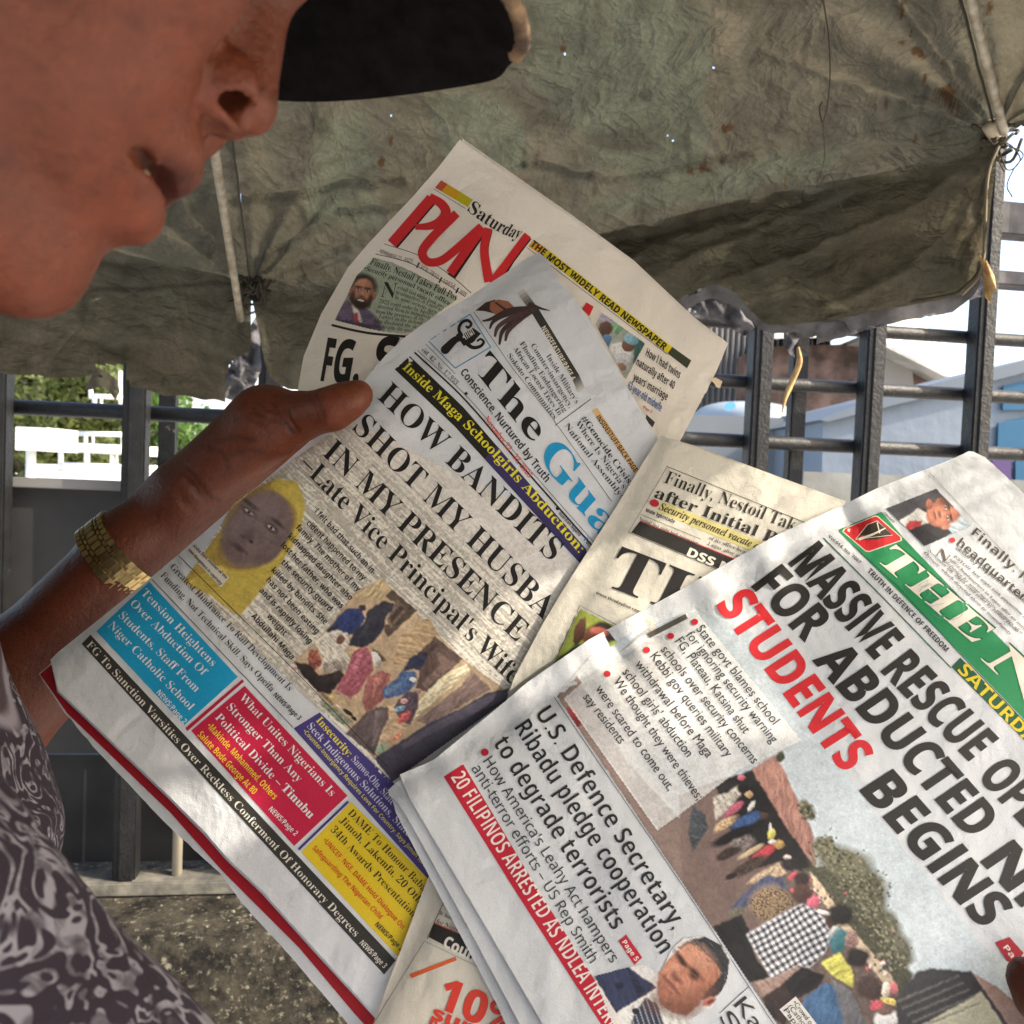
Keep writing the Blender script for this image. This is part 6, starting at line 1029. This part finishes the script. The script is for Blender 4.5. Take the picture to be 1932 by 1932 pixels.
def head_field():
    f = Field((-19, -13, -8.6), (2.6, 16.5, 8.6), .17)
    f.v = f.ell((-9.2, 7.6, 0), (9.3, 8.6, 7.5)); f.add(f.ell((-6.2, .2, 0), (6.0, 8.0, 6.3)), 1.5)
    for s in (-1, 1):
        f.add(f.cap((-9.0, -2.6, s * 5.0), (-2.9, -5.5, s * 1.6), 1.7, 1.5), 1.6); f.add(f.ell((-2.35, 1.5, s * 3.7), (2.5, 2.5, 2.3)), 1.2); f.add(f.ell((-2.2, -1.2, s * 3.0), (2.0, 2.4, 1.7)), 1.2)
    f.add(f.ell((-2.05, -5.5, 0), (1.85, 1.7, 2.0)), 1.1); f.add(f.ell((-1.8, -6.15, 0), (1.35, 1.0, 1.5)), .8)
    f.add(f.ell((-2.2, -2.0, 0), (2.6, 3.0, 3.2)), 1.1)
    for s in (-1, 1): f.add(f.cap((-.9, 5.5, 0), (-2.2, 5.8, s * 4.6), 1.15, 1.2), 1.1); f.sub(f.ell((.1, 4.0, s * 3.1), (1.35, .95, 1.5)), .8); f.add(f.ell((-1.75, 3.9, s * 3.15), (1.35, 1.25, 1.5)), .35)
    # lips
    for s in (-1, 1):
        f.add(f.cap((.02, -1.2, s * .55), (-.75, -2.0, s * 2.5), .62, .42), .4); f.add(f.cap((.12, -1.48, s * .6), (-.72, -2.15, s * 2.4), .56, .26), .22)
        f.add(f.cap((-.18, -3.02, s * .6), (-.80, -2.78, s * 2.4), .62, .26), .26); f.add(f.cap((-.26, -3.35, s * .5), (-1.0, -3.2, s * 1.9), .68, .5), .5); f.add(f.ell((-1.7, -2.4, s * 2.1), (1.1, 1.6, 1.2)), .8)
    f.sub(f.ell((.35, -2.26, 0), (.85, .30, 1.7)), .10)
    for s in (-1, 1): f.sub(f.cap((-.05, -2.30, s * .9), (-.25, -2.48, s * 2.35), .24, .20), .10); f.sub(f.cap((-.25, -2.48, s * 2.3), (-.45, -2.60, s * 2.75), .16, .10), .25)
    f.sub(f.ell((.40, -4.42, 0), (.55, .36, 1.7)), .45); f.sub(f.cap((.62, -.1, 0), (.82, -.95, 0), .15, .2), .3)
    # nose
    f.add(f.cap((-.65, 4.7, 0), (.25, 1.9, 0), .75, .92), .8); f.add(f.ell((.60, 1.12, 0), (.97, .86, .95)), .45); f.add(f.cap((.50, .5, 0), (-.2, .1, 0), .42, .45), .3)
    for s in (-1, 1): f.add(f.ell((-.02, .92 + (.22 if s < 0 else 0), s * 1.30), (1.02, .84, .66), rotax(-14 * s, 1)), .26); f.sub(f.cap((.45, 1.98, s * 1.15), (-.75, 1.85, s * 1.95), .24, .28), .28); f.sub(f.cap((-.80, 1.3, s * 2.10), (-.80, .25, s * 1.95), .16, .13), .22)
    f.add(f.ell((.30, .55, 1.35), (.95, .80, .62)), .3)
    f.sub(f.ell((.72, .26, 1.30), (.58, .56, .62)), .10); f.sub(f.ell((.25, .75, .95), (.6, .75, .42)), .12); f.sub(f.ell((.5, .3, -.8), (.45, .5, .3)), .1)
    f.add(f.cap((1.05, .30, .50), (-.15, -.05, .62), .20, .24), .16); f.add(f.cap((.95, .05, .8), (.05, -.05, 1.6), .16, .20), .14)
    for s in (-1, 1): f.sub(f.cap((-.50, .9, s * 2.45), (-1.35, -2.6, s * 3.3), .20, .16), .60)
    # ears and neck
    for s in (-1, 1): f.add(f.ell((-10.6, 2.9, s * 7.2), (1.9, 3.2, .75), rotax(14 * s, 1)), .5); f.sub(f.ell((-10.2, 3.1, s * 8.0), (1.2, 2.1, .7)), .4)
    f.add(f.cap((-9.6, -1, 0), (-11.0, -13, 0), 5.2, 5.6), 2.0)
    return f

def arm_field(lo, hi, step, prims, k):
    f = Field(lo, hi, step)
    for a, b, ra, rb, kk in prims: f.add(f.cap(a, b, ra, rb), kk)
    return f

CAP_YAW = 13.5
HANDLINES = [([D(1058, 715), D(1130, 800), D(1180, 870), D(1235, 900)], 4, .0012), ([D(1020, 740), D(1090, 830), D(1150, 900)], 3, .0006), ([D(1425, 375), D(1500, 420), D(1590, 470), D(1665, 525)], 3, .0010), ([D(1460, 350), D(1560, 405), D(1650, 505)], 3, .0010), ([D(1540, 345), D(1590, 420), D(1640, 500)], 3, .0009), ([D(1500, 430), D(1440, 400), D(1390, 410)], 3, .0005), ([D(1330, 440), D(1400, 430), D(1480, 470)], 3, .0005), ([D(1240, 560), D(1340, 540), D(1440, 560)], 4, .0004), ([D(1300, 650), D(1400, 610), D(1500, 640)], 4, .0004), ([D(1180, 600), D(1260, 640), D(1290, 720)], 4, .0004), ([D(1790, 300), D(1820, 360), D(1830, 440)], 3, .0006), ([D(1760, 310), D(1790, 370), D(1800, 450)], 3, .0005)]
def add_person():
    root = thing('person', 'man in dark cap and paisley shirt bending over the newspapers he holds', 'person', (-.42, .22, 0))
    parts = []
    f = head_field(); V, Fq = f.mesh(); q = V; tint = np.ones((len(V), 3))
    def blend(m, c): 
        nonlocal tint; m = np.clip(m, 0, 1)[:, None]; tint = tint * (1 - m) + np.array(c) * m
    lipu = np.exp(-(((q[:, 0] + .1) / 1.3) ** 2 + ((q[:, 1] + 1.66 + .22 * np.abs(q[:, 2])) / .50) ** 2 + (q[:, 2] / 2.6) ** 2) * 1.3); blend(lipu * 2.2 - .5, (.50, .46, .58))
    lipl = np.exp(-(((q[:, 0] + .4) / 1.3) ** 2 + ((q[:, 1] + 2.75) / .4) ** 2 + (q[:, 2] / 1.9) ** 2) * 1.3); blend(lipl * .9 - .15, (.95, .86, .88))
    st = np.exp(-(((q[:, 1] + 5.6) / 2.6) ** 2)) * (q[:, 0] > -9); blend(.14 * st, (.6, .6, .66)); nl = .35 * (fbm(q[:, 0] * .8 + 50, q[:, 1] * .8 + q[:, 2], 4, 3)); tint *= (1 + .14 * nl[:, None] * np.array([.7, 1.0, 1.1]))
    sp = np.clip(fbm(q[:, 0] * 3.1 + 50, q[:, 1] * 3.1 + q[:, 2] * 2, 3, 13) * 3 - 1.0, 0, 1) * (q[:, 0] > -6.5) * (np.abs(q[:, 1]) < 6); tint *= (1 - .34 * sp[:, None] * np.array([.85, 1, 1.05])); lg = fbm(q[:, 0] * .35 + 80, q[:, 1] * .35 + q[:, 2] * .2, 3, 19); tint *= (1 + .26 * lg[:, None])
    rd = np.exp(-(((q[:, 0] + .6) / 2) ** 2 + ((q[:, 1] + 3.6) / 1.0) ** 2 + (q[:, 2] / 2.2) ** 2)); tint *= 1 + rd[:, None] * np.array([.16, .0, -.04])
    ck = np.exp(-(((q[:, 0] + 1.5) / 2.5) ** 2 + ((q[:, 1] - .5) / 2.5) ** 2 + ((np.abs(q[:, 2]) - 3.5) / 2.5) ** 2)); tint *= 1 + ck[:, None] * np.array([.22, .14, .10])
    in_n = np.exp(-(((q[:, 0] - .15) / .6) ** 2 + ((q[:, 1] - .75) / .5) ** 2 + ((np.abs(q[:, 2]) - .87) / .38) ** 2) * 1.5); blend(in_n, (.3, .2, .18))
    inm = np.exp(-(((q[:, 0] + .6) / .6) ** 2 + ((q[:, 1] + 2.34) / .18) ** 2 + (q[:, 2] / 2.6) ** 2)); blend(inm * 1.2, (.22, .10, .12))
    parts.append((head_w(V), Fq, tint))
    # left arm and hand, in camera space (metres)
    P = camp; r = lambda px, d: px / FPX * d
    sh = P(-420, 1020, .54); el = P(-170, 1520, .585); wr = P(245, 1040, .622)
    pr = [(sh, el, .055, .046, .01), (el, P(58, 1262, .612), .049, .0385, .01), (P(58, 1262, .612), wr, .0385, .0275, .01), (wr, P(345, 957, .632), .0268, .028, .015)]
    f = Field((-.44, -.24, .50), (-.06, .10, .70), .0021)
    for a, b, ra, rb, kk in pr: f.add(f.cap(a, b, ra, rb), kk)
    f.add(f.cap(P(340, 960, .632), P(470, 858, .645), .027, .030), .012); f.add(f.cap(P(360, 925, .620), P(505, 800, .618), .0235, .0268), .012); f.add(f.cap(P(470, 858, .648), P(600, 800, .660), .026, .020), .014)
    f.add(f.cap(P(500, 800, .612), P(566, 786, .608), .0225, .0165), .010); f.add(f.cap(P(566, 786, .604), P(628, 771, .590), .0160, .0142), .006); f.add(f.cap(P(626, 771, .590), P(676, 745, .592), .0138, .0098), .005)
    f.add(f.ell(P(655, 757, .586), (.013, .012, .011)), .006)
    for k, (y0, y1, x1) in enumerate(((800, 806, 850), (838, 880, 880), (872, 950, 865), (905, 1010, 810))):     # fingers folded behind the pages
        a = P(585 - 14 * k, y0, .664 + .002 * k); b = P(690, (y0 + y1) / 2, .678); c = P(x1 - 60, y1 - 6, .676); e = P(x1, y1, .664)
        f.add(f.cap(a, b, .0105, .0095), .008); f.add(f.cap(b, c, .0095, .0085), .003); f.add(f.cap(c, e, .0085, .007), .003)
    # creases of the palm and wrist
    for a, b, rr_, kk in ((P(352, 905, .595), P(420, 975, .605), .0012, .004), (P(330, 930, .594), P(395, 1000, .605), .001, .004), (P(470, 745, .585), P(545, 820, .585), .0013, .005), (P(455, 765, .584), P(520, 835, .588), .001, .005), (P(520, 742, .588), P(560, 812, .592), .0012, .004)): f.sub(f.cap(a, b, rr_, rr_), kk)
    V, Fq = f.mesh(); tn = np.ones((len(V), 3)); hx = CX + FPX * V[:, 0] / V[:, 2]; hy = CX - FPX * V[:, 1] / V[:, 2]; hx = hx + 3 * vnoise(hx / 14, hy / 14, 91); hy = hy + 3 * vnoise(hx / 14, hy / 14, 92)
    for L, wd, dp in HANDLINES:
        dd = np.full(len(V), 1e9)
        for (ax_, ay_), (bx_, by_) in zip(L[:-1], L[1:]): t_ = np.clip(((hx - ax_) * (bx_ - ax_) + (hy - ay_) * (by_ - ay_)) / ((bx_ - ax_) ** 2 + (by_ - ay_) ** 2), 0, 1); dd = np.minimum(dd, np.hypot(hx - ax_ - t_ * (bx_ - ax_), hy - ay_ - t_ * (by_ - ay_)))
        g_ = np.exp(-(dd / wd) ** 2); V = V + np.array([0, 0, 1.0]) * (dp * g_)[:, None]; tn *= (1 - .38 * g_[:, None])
    m = .16 * fbm(V[:, 0] * 60 + 90, V[:, 1] * 60 + V[:, 2] * 30 + 90, 4, 21); tn *= (1 + m[:, None])
    pal = np.clip((V[:, 0] - (-.20)) / .06, 0, 1); tn = tn * (1 - pal[:, None] * .0) * (np.array([.74, .72, .70]) * (1 - pal[:, None]) + np.array([1.10, 1.10, 1.08]) * pal[:, None])  # forearm darkened for the shade it lies in, put into the tint
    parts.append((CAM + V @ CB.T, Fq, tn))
    # right arm and hand below the picture, thumb lapping over the front paper
    f = Field((-.34, -.46, .10), (.42, -.18, .60), .0036); el = (-.015, -.375, .30)
    f.add(f.cap((-.27, -.10, .20), el, .052, .045), .02); f.add(f.cap(el, (.285, -.335, .465), .044, .027), .01); f.add(f.cap((.285, -.335, .465), (.325, -.305, .488), .028, .03), .014)
    f.add(f.cap((.315, -.315, .468), (.300, -.270, .462), .021, .0155), .010); f.add(f.cap((.300, -.270, .462), P(1965, 1880, .462), .0150, .0135), .004); f.add(f.cap(P(1965, 1880, .462), P(1938, 1845, .466), .0132, .0105), .004)
    for k in range(4): a = np.array((.332, -.292 - .017 * k, .505)); b = a + (-.028, .010, .018); c = b + (-.024, .006, .004); f.add(f.cap(a, b, .0098, .009), .008); f.add(f.cap(b, c, .009, .0075), .003)
    V, Fq = f.mesh(); parts.append((CAM + V @ CB.T, Fq, np.ones((len(V), 3)) * np.array([.7, .66, .62])))
    # trunk and legs under the clothes
    f = Field((-.85, -.10, 0), (.10, .62, 1.46), .014); f.add(f.cap((-.42, .24, .90), (-.36, .27, 1.26), .115, .12), .05); f.add(f.cap((-.36, .10, 1.27), (-.38, .46, 1.30), .06, .06), .05); f.add(f.cap((-.36, .27, 1.28), (-.245, .285, 1.42), .065, .06), .05)
    for s, (kx, fx) in ((-1, (-.33, -.42)), (1, (-.36, -.46))): y = .24 + s * .09; f.add(f.cap((-.42, y, .88), (kx, y, .48), .085, .06), .03); f.add(f.cap((kx, y, .48), (fx, y, .09), .058, .042), .02); f.add(f.cap((fx, y, .05), (fx + .15, y, .035), .045, .034), .03)
    V, Fq = f.mesh(); parts.append((V, Fq, np.ones((len(V), 3)) * .8))
    VV = []; FF = []; TT = []; o = 0
    for v, q, t in parts: VV.append(v); FF.append(q + o); TT.append(t); o += len(v)
    me = quadmesh('body', np.vstack(VV), np.vstack(FF)); set_col(me, 'tint', np.vstack(TT))
    def skin(nt, b):
        a = N(nt, 'ShaderNodeAttribute', attribute_name='tint'); n1 = noise_node(nt, 190, 6, .7); n2 = noise_node(nt, 38, 4)
        c = mixc(nt, ramp(nt, n1, [(.35, (0.,) * 3), (.68, (1.,) * 3)]), (.092, .0225, .0095), (.130, .0330, .0145)); c = mixc(nt, ramp(nt, n2, [(.4, (0.,) * 3), (.7, (.5,) * 3)]), c, (.080, .0190, .0092))
        m = N(nt, 'ShaderNodeMix', data_type='RGBA', blend_type='MULTIPLY'); m.inputs[0].default_value = 1; nt.links.new(c, m.inputs[6]); nt.links.new(a.outputs['Color'], m.inputs[7]); nt.links.new(m.outputs[2], b.inputs['Base Color'])
        h = N(nt, 'ShaderNodeMath', operation='ADD'); nt.links.new(noise_node(nt, 420, 3, .6), h.inputs[0]); nt.links.new(noise_node(nt, 160, 4, .6), h.inputs[1]); bump(nt, b, h.outputs[0], .45, .0013)
        b.inputs['Subsurface Weight'].default_value = .05; b.inputs['Subsurface Radius'].default_value = (.006, .002, .001); b.inputs['Subsurface Scale'].default_value = .6
    body = obj('body', me, mat('skin', (.3, .11, .06), .48, .32, build=skin), root)
    # eyes and teeth
    for s in (-1, 1):
        bm = bmesh.new(); bmesh.ops.create_uvsphere(bm, u_segments=20, v_segments=12, radius=.0122)
        for v in bm.verts: v.co = Vector(v.co) + Vector(head_w([-1.55, 3.75, s * 3.1]))
        obj('eye', bm_mesh('eye', bm, True), mat('eye_white', (.7, .66, .6), .2), root)
        c = head_w([-.35, 3.6, s * 3.1]); bm = bmesh.new(); bmesh.ops.create_uvsphere(bm, u_segments=14, v_segments=8, radius=.0055)
        for v in bm.verts: v.co = Vector(v.co) + Vector(c)
        obj('iris', bm_mesh('iris', bm, True), mat('iris_brown', (.03, .015, .01), .15), root)
    bm = bmesh.new()
    for k in range(-5, 6):
        th = k * .2; c = [-.12 - .85 * (1 - math.cos(th * 1.2)) - .35, -2.02, 1.7 * math.sin(th)]; r_ = bmesh.ops.create_cube(bm, size=1)
        for v in r_['verts']: v.co = Vector(head_w([c[0] + v.co.x * .22, c[1] + v.co.y * .5, c[2] + v.co.z * .30]))
    obj('teeth', bm_mesh('teeth', bm), mat('tooth_ivory', (.62, .52, .36), .3, .5), root)
    hf = Field((-19.4, -2, -8.4), (-3, 17, 8.4), .35); hf.add(np.maximum(hf.ell((-9.4, 7.4, 0), (9.45, 8.9, 7.75)), np.maximum(-(hf.X * -1.0 + hf.Y * .35 - 7.6), -(hf.Y - .2))), .2); V, Fq = hf.mesh(); obj('hair', quadmesh('hair', head_w(V), Fq), mat('black_hair', (.012, .010, .010), .8, build=dirty((.008, .007, .007), (.022, .02, .019), 300, 700, .8, .003)), root)
    # shirt
    f = Field((-.66, -.62, .12), (.20, .04, .66), .0062)
    f.add(f.cap(camp(-395, 1290, .40), camp(-345, 1640, .40), r(352, .40), r(395, .40)), .03); f.add(f.cap(camp(-440, 1060, .50), camp(-210, 1500, .53), .062, .066), .03)
    f.add(f.cap(camp(-350, 1590, .25), (-.03, -.365, .285), r(330, .25), r(345, .27)), .012); f.add(f.cap((-.30, -.09, .30), (-.36, -.50, .38), .10, .15), .03)
    wz = .006 * vnoise((f.X + f.Y) * 16 + 9, (f.Y - f.X) * 5 + f.Z * 8 + 40, 53) + .0026 * (vnoise(f.X * 28 + 9, f.Y * 28 + f.Z * 12 + 40, 51)) + .003 * vnoise(f.X * 11 + 9, f.Y * 9 + 40 + f.Z * 9, 52); f.v = f.v + wz
    V, Fq = f.mesh()
    def shirt(nt, b):
        n1 = noise_node(nt, 40, 2, .5, dist=1.6); n2 = noise_node(nt, 120, 3, .6, dist=.8); n3 = noise_node(nt, 8.5, 1, .4, dist=.35); n4 = noise_node(nt, 42, 2, .5, dist=.9)
        m = N(nt, 'ShaderNodeMath', operation='MULTIPLY'); m.inputs[1].default_value = 36; nt.links.new(n1, m.inputs[0]); s = N(nt, 'ShaderNodeMath', operation='SINE'); nt.links.new(m.outputs[0], s.inputs[0])
        curl = ramp(nt, s.outputs[0], [(.30, (0.,) * 3), (.62, (1.,) * 3)]); pt = mixc(nt, ramp(nt, n2, [(.38, (.3,) * 3), (.55, (1.,) * 3)]), (0, 0, 0), curl)
        pt = mixc(nt, ramp(nt, n4, [(.34, (.12,) * 3), (.44, (1.,) * 3)]), (0, 0, 0), pt)
        leaf = ramp(nt, n3, [(.37, (0.,) * 3), (.382, (1.,) * 3)]); border = ramp(nt, n3, [(.365, (0.,) * 3), (.378, (1.,) * 3), (.388, (1.,) * 3), (.404, (0.,) * 3)])
        c = mixc(nt, pt, (.025, .020, .030), (.205, .20, .235)); c = mixc(nt, leaf, (.050, .036, .046), c); c = mixc(nt, border, c, (.18, .168, .20))
        nt.links.new(c, b.inputs['Base Color']); bump(nt, b, noise_node(nt, 500, 2), .3, .001)
    sm = mat('paisley_cotton', (.2, .17, .2), .85, .15, build=shirt); shirt_o = obj('shirt', quadmesh('shirt', CAM + V @ CB.T, Fq), sm, root)
    pip = mat('lilac_piping', (.42, .36, .44), .8)
    def on_shirt(pts):
        out = []
        for x, y, d in pts: out.append(W(x, y, d))
        return spline(out, 40)
    f2 = None
    tr_m = mat('dark_trousers', (.03, .03, .036), .9); f = Field((-.85, -.10, 0), (.10, .62, 1.0), .016)
    f.add(f.cap((-.42, .24, .90), (-.42, .24, 1.0), .135, .13), .04)
    for s, (kx, fx) in ((-1, (-.33, -.42)), (1, (-.36, -.46))): y = .24 + s * .09; f.add(f.cap((-.42, y, .88), (kx, y, .48), .105, .08), .03); f.add(f.cap((kx, y, .48), (fx, y, .12), .08, .07), .02)
    V, Fq = f.mesh(); obj('trousers', quadmesh('trousers', V, Fq), tr_m, root)
    lo = Field((-.9, -.2, .6), (.1, .8, 1.5), .016); lo.add(lo.cap((-.43, .24, .93), (-.39, .265, 1.24), .155, .155), .05); lo.add(lo.cap((-.37, .13, 1.27), (-.38, .45, 1.30), .085, .08), .06); lo.add(lo.cap((-.36, .27, 1.28), (-.31, .275, 1.335), .085, .072), .05); V, Fq = lo.mesh(); obj('shirt_tail', quadmesh('shirt_tail', V, Fq), sm, root)
    bm = bmesh.new()
    for s, fx in ((-1, -.42), (1, -.46)): box(bm, (fx + .06, .24 + s * .09, .045), (.29, .10, .09), None, .03)
    obj('shoes', bm_mesh('shoes', bm, True), mat('black_shoe', (.02, .02, .02), .4), root)
    # cap
    cap = thing('cap', 'dark peaked cap with tan worn edge on the man\'s head', 'cap', tuple(head_w([-8, 9, 0])))
    cm = mat('cap_cloth', (.006, .005, .006), .95, .05, build=dirty((.004, .0035, .004), (.008, .007, .0075), 120, 400, .4, .001)); ed = mat('fuzzy_lit_edge', (.16, .10, .06), .9, build=dirty((.05, .032, .024), (.27, .18, .10), 55, 300, .8, .003))
    cf = Field((-19.8, 4, -9), (3, 19, 9), .35); cf.add(np.maximum(np.abs(cf.ell((-9.2, 7.9, 0), (9.9, 9.3, 8.15))) - .14, -(cf.Y * .97 + cf.X * .14 - 6.2)), .1); V, Fq = cf.mesh(); obj('crown', quadmesh('crown', head_w(V), Fq), cm, cap)
    ns, ntt = 81, 26
    cy, sy = math.cos(math.radians(CAP_YAW)), math.sin(math.radians(CAP_YAW))
    def brim(s, t, th):
        y = 7.5 * math.sin(s * math.pi / 2); fe = (7.35 * max(0, 1 - abs(y / 7.6) ** 1.6) ** .68 if y < 0 else 7.35 - .62 * y - .03 * y * y) - .45 * math.exp(-(y / .8) ** 2); f0 = -4.6 * (1 - math.sqrt(max(0, 1 - (y / 8.0) ** 2))) - .6
        f_ = f0 + (fe - f0) * t; u = 9.55 - .078 * y * y - .02 * (f_ - f0) + th
        return [(f_ + 7) * cy + y * sy - 7, u, y * cy - (f_ + 7) * sy]
    V = [brim(s, t, th) for th in (-.15, .15) for s in np.linspace(-1, 1, ns) for t in np.linspace(0, 1, ntt)]; n0 = ns * ntt; Fq = []
    for i in range(ns - 1):
        for j in range(ntt - 1): a = i * ntt + j; Fq += [(a, a + ntt, a + ntt + 1, a + 1), (n0 + a, n0 + a + 1, n0 + a + ntt + 1, n0 + a + ntt)]
    for i in range(ns - 1): a = i * ntt + ntt - 1; Fq.append((a, a + ntt, n0 + a + ntt, n0 + a))
    obj('brim', quadmesh('brim', head_w(np.array(V)), np.array(Fq)), cm, cap)
    ep = np.array([brim(s, 1.0, 0) for s in np.linspace(.02, 1, 90)]); tube('brim_edge', head_w(ep), .0027 + .0006 * np.array([nz(k * .6, 0) for k in range(90)]), ed, cap, 8)  # tan tube along the sunlit stretch only, the light put into its colour
    # watch
    gold = mat('gold_metal', (.45, .34, .16), .28, .5, 1.0, dirty((.36, .26, .11), (.50, .40, .20), 200)); wt = thing('wristwatch', 'gold link wristwatch worn on the reader\'s left wrist', 'wristwatch', tuple(W(235, 1028, .56)))
    ax = np.array(P(345, 957, .625)) - np.array(P(150, 1108, .618)); ax /= np.linalg.norm(ax); c0 = np.array(P(231, 1051, .6215)); dn = np.array([0, 0, -1.0]); dn -= ax * (dn @ ax); dn /= np.linalg.norm(dn); sd = np.cross(ax, dn)
    colw = [(-.0089, .0044), (-.0052, .0024), (0, .0074), (.0052, .0024), (.0089, .0044)]; rows = 40; bm = bmesh.new(); bm2 = bmesh.new()
    for k in range(rows):
        for ci, (co, wd) in enumerate(colw):
            th = 2 * math.pi * (k + (.5 if ci in (1, 3) else 0)) / rows; rx, ry = .0318, .0306; p = c0 + sd * rx * math.sin(th) + dn * ry * math.cos(th) + ax * co; nrm = sd * math.sin(th) / rx + dn * math.cos(th) / ry; nrm /= np.linalg.norm(nrm); tg = np.cross(ax, nrm)
            L = 2 * math.pi * .0315 / rows * (.88 if ci in (1, 3) else .93); th_ = .0024 if ci in (1, 3) else .0027; r_ = bmesh.ops.create_cube(bm if ci not in (1, 3) else bm2, size=1); b_ = bm if ci not in (1, 3) else bm2
            for v in r_['verts']: v.co = Vector(CAM + CB @ (p + ax * v.co.x * wd * .96 + tg * v.co.y * L + nrm * v.co.z * th_))
            bmesh.ops.bevel(b_, geom=list({e for v in r_['verts'] for e in v.link_edges}), offset=.00042, segments=2, affect='EDGES')
    obj('bracelet_links', bm_mesh('bracelet_links', bm), gold, wt); obj('centre_links', bm_mesh('centre_links', bm2), gold, wt)
    pts = [c0 + sd * 0.0302 * math.sin(t) + dn * .0290 * math.cos(t) for t in np.linspace(0, 2 * math.pi, 60)]
    V = [CAM + CB @ (p + ax * e) for p in pts for e in (-.0105, .0105)]; Fq = [(2 * i, 2 * i + 2, 2 * i + 3, 2 * i + 1) for i in range(59)]; obj('bracelet_lining', mesh('bracelet_lining', V, Fq, True), mat('dull_gold', (.16, .11, .045), .5, .5, 1.0), wt)
    cc = c0 - dn * .035; tube('case', np.array([CAM + CB @ (cc + dn * .004), CAM + CB @ (cc - dn * .005)]), .017, gold, wt, 28); tube('dial', np.array([CAM + CB @ (cc - dn * .005), CAM + CB @ (cc - dn * .0055)]), .0145, mat('dial_cream', (.7, .66, .55), .3), wt, 28)
    return root

import time as _tm; _t0 = _tm.time()
add_papers(); print('papers', _tm.time() - _t0)
add_place(); print('place', _tm.time() - _t0)
add_person(); print('person', _tm.time() - _t0)
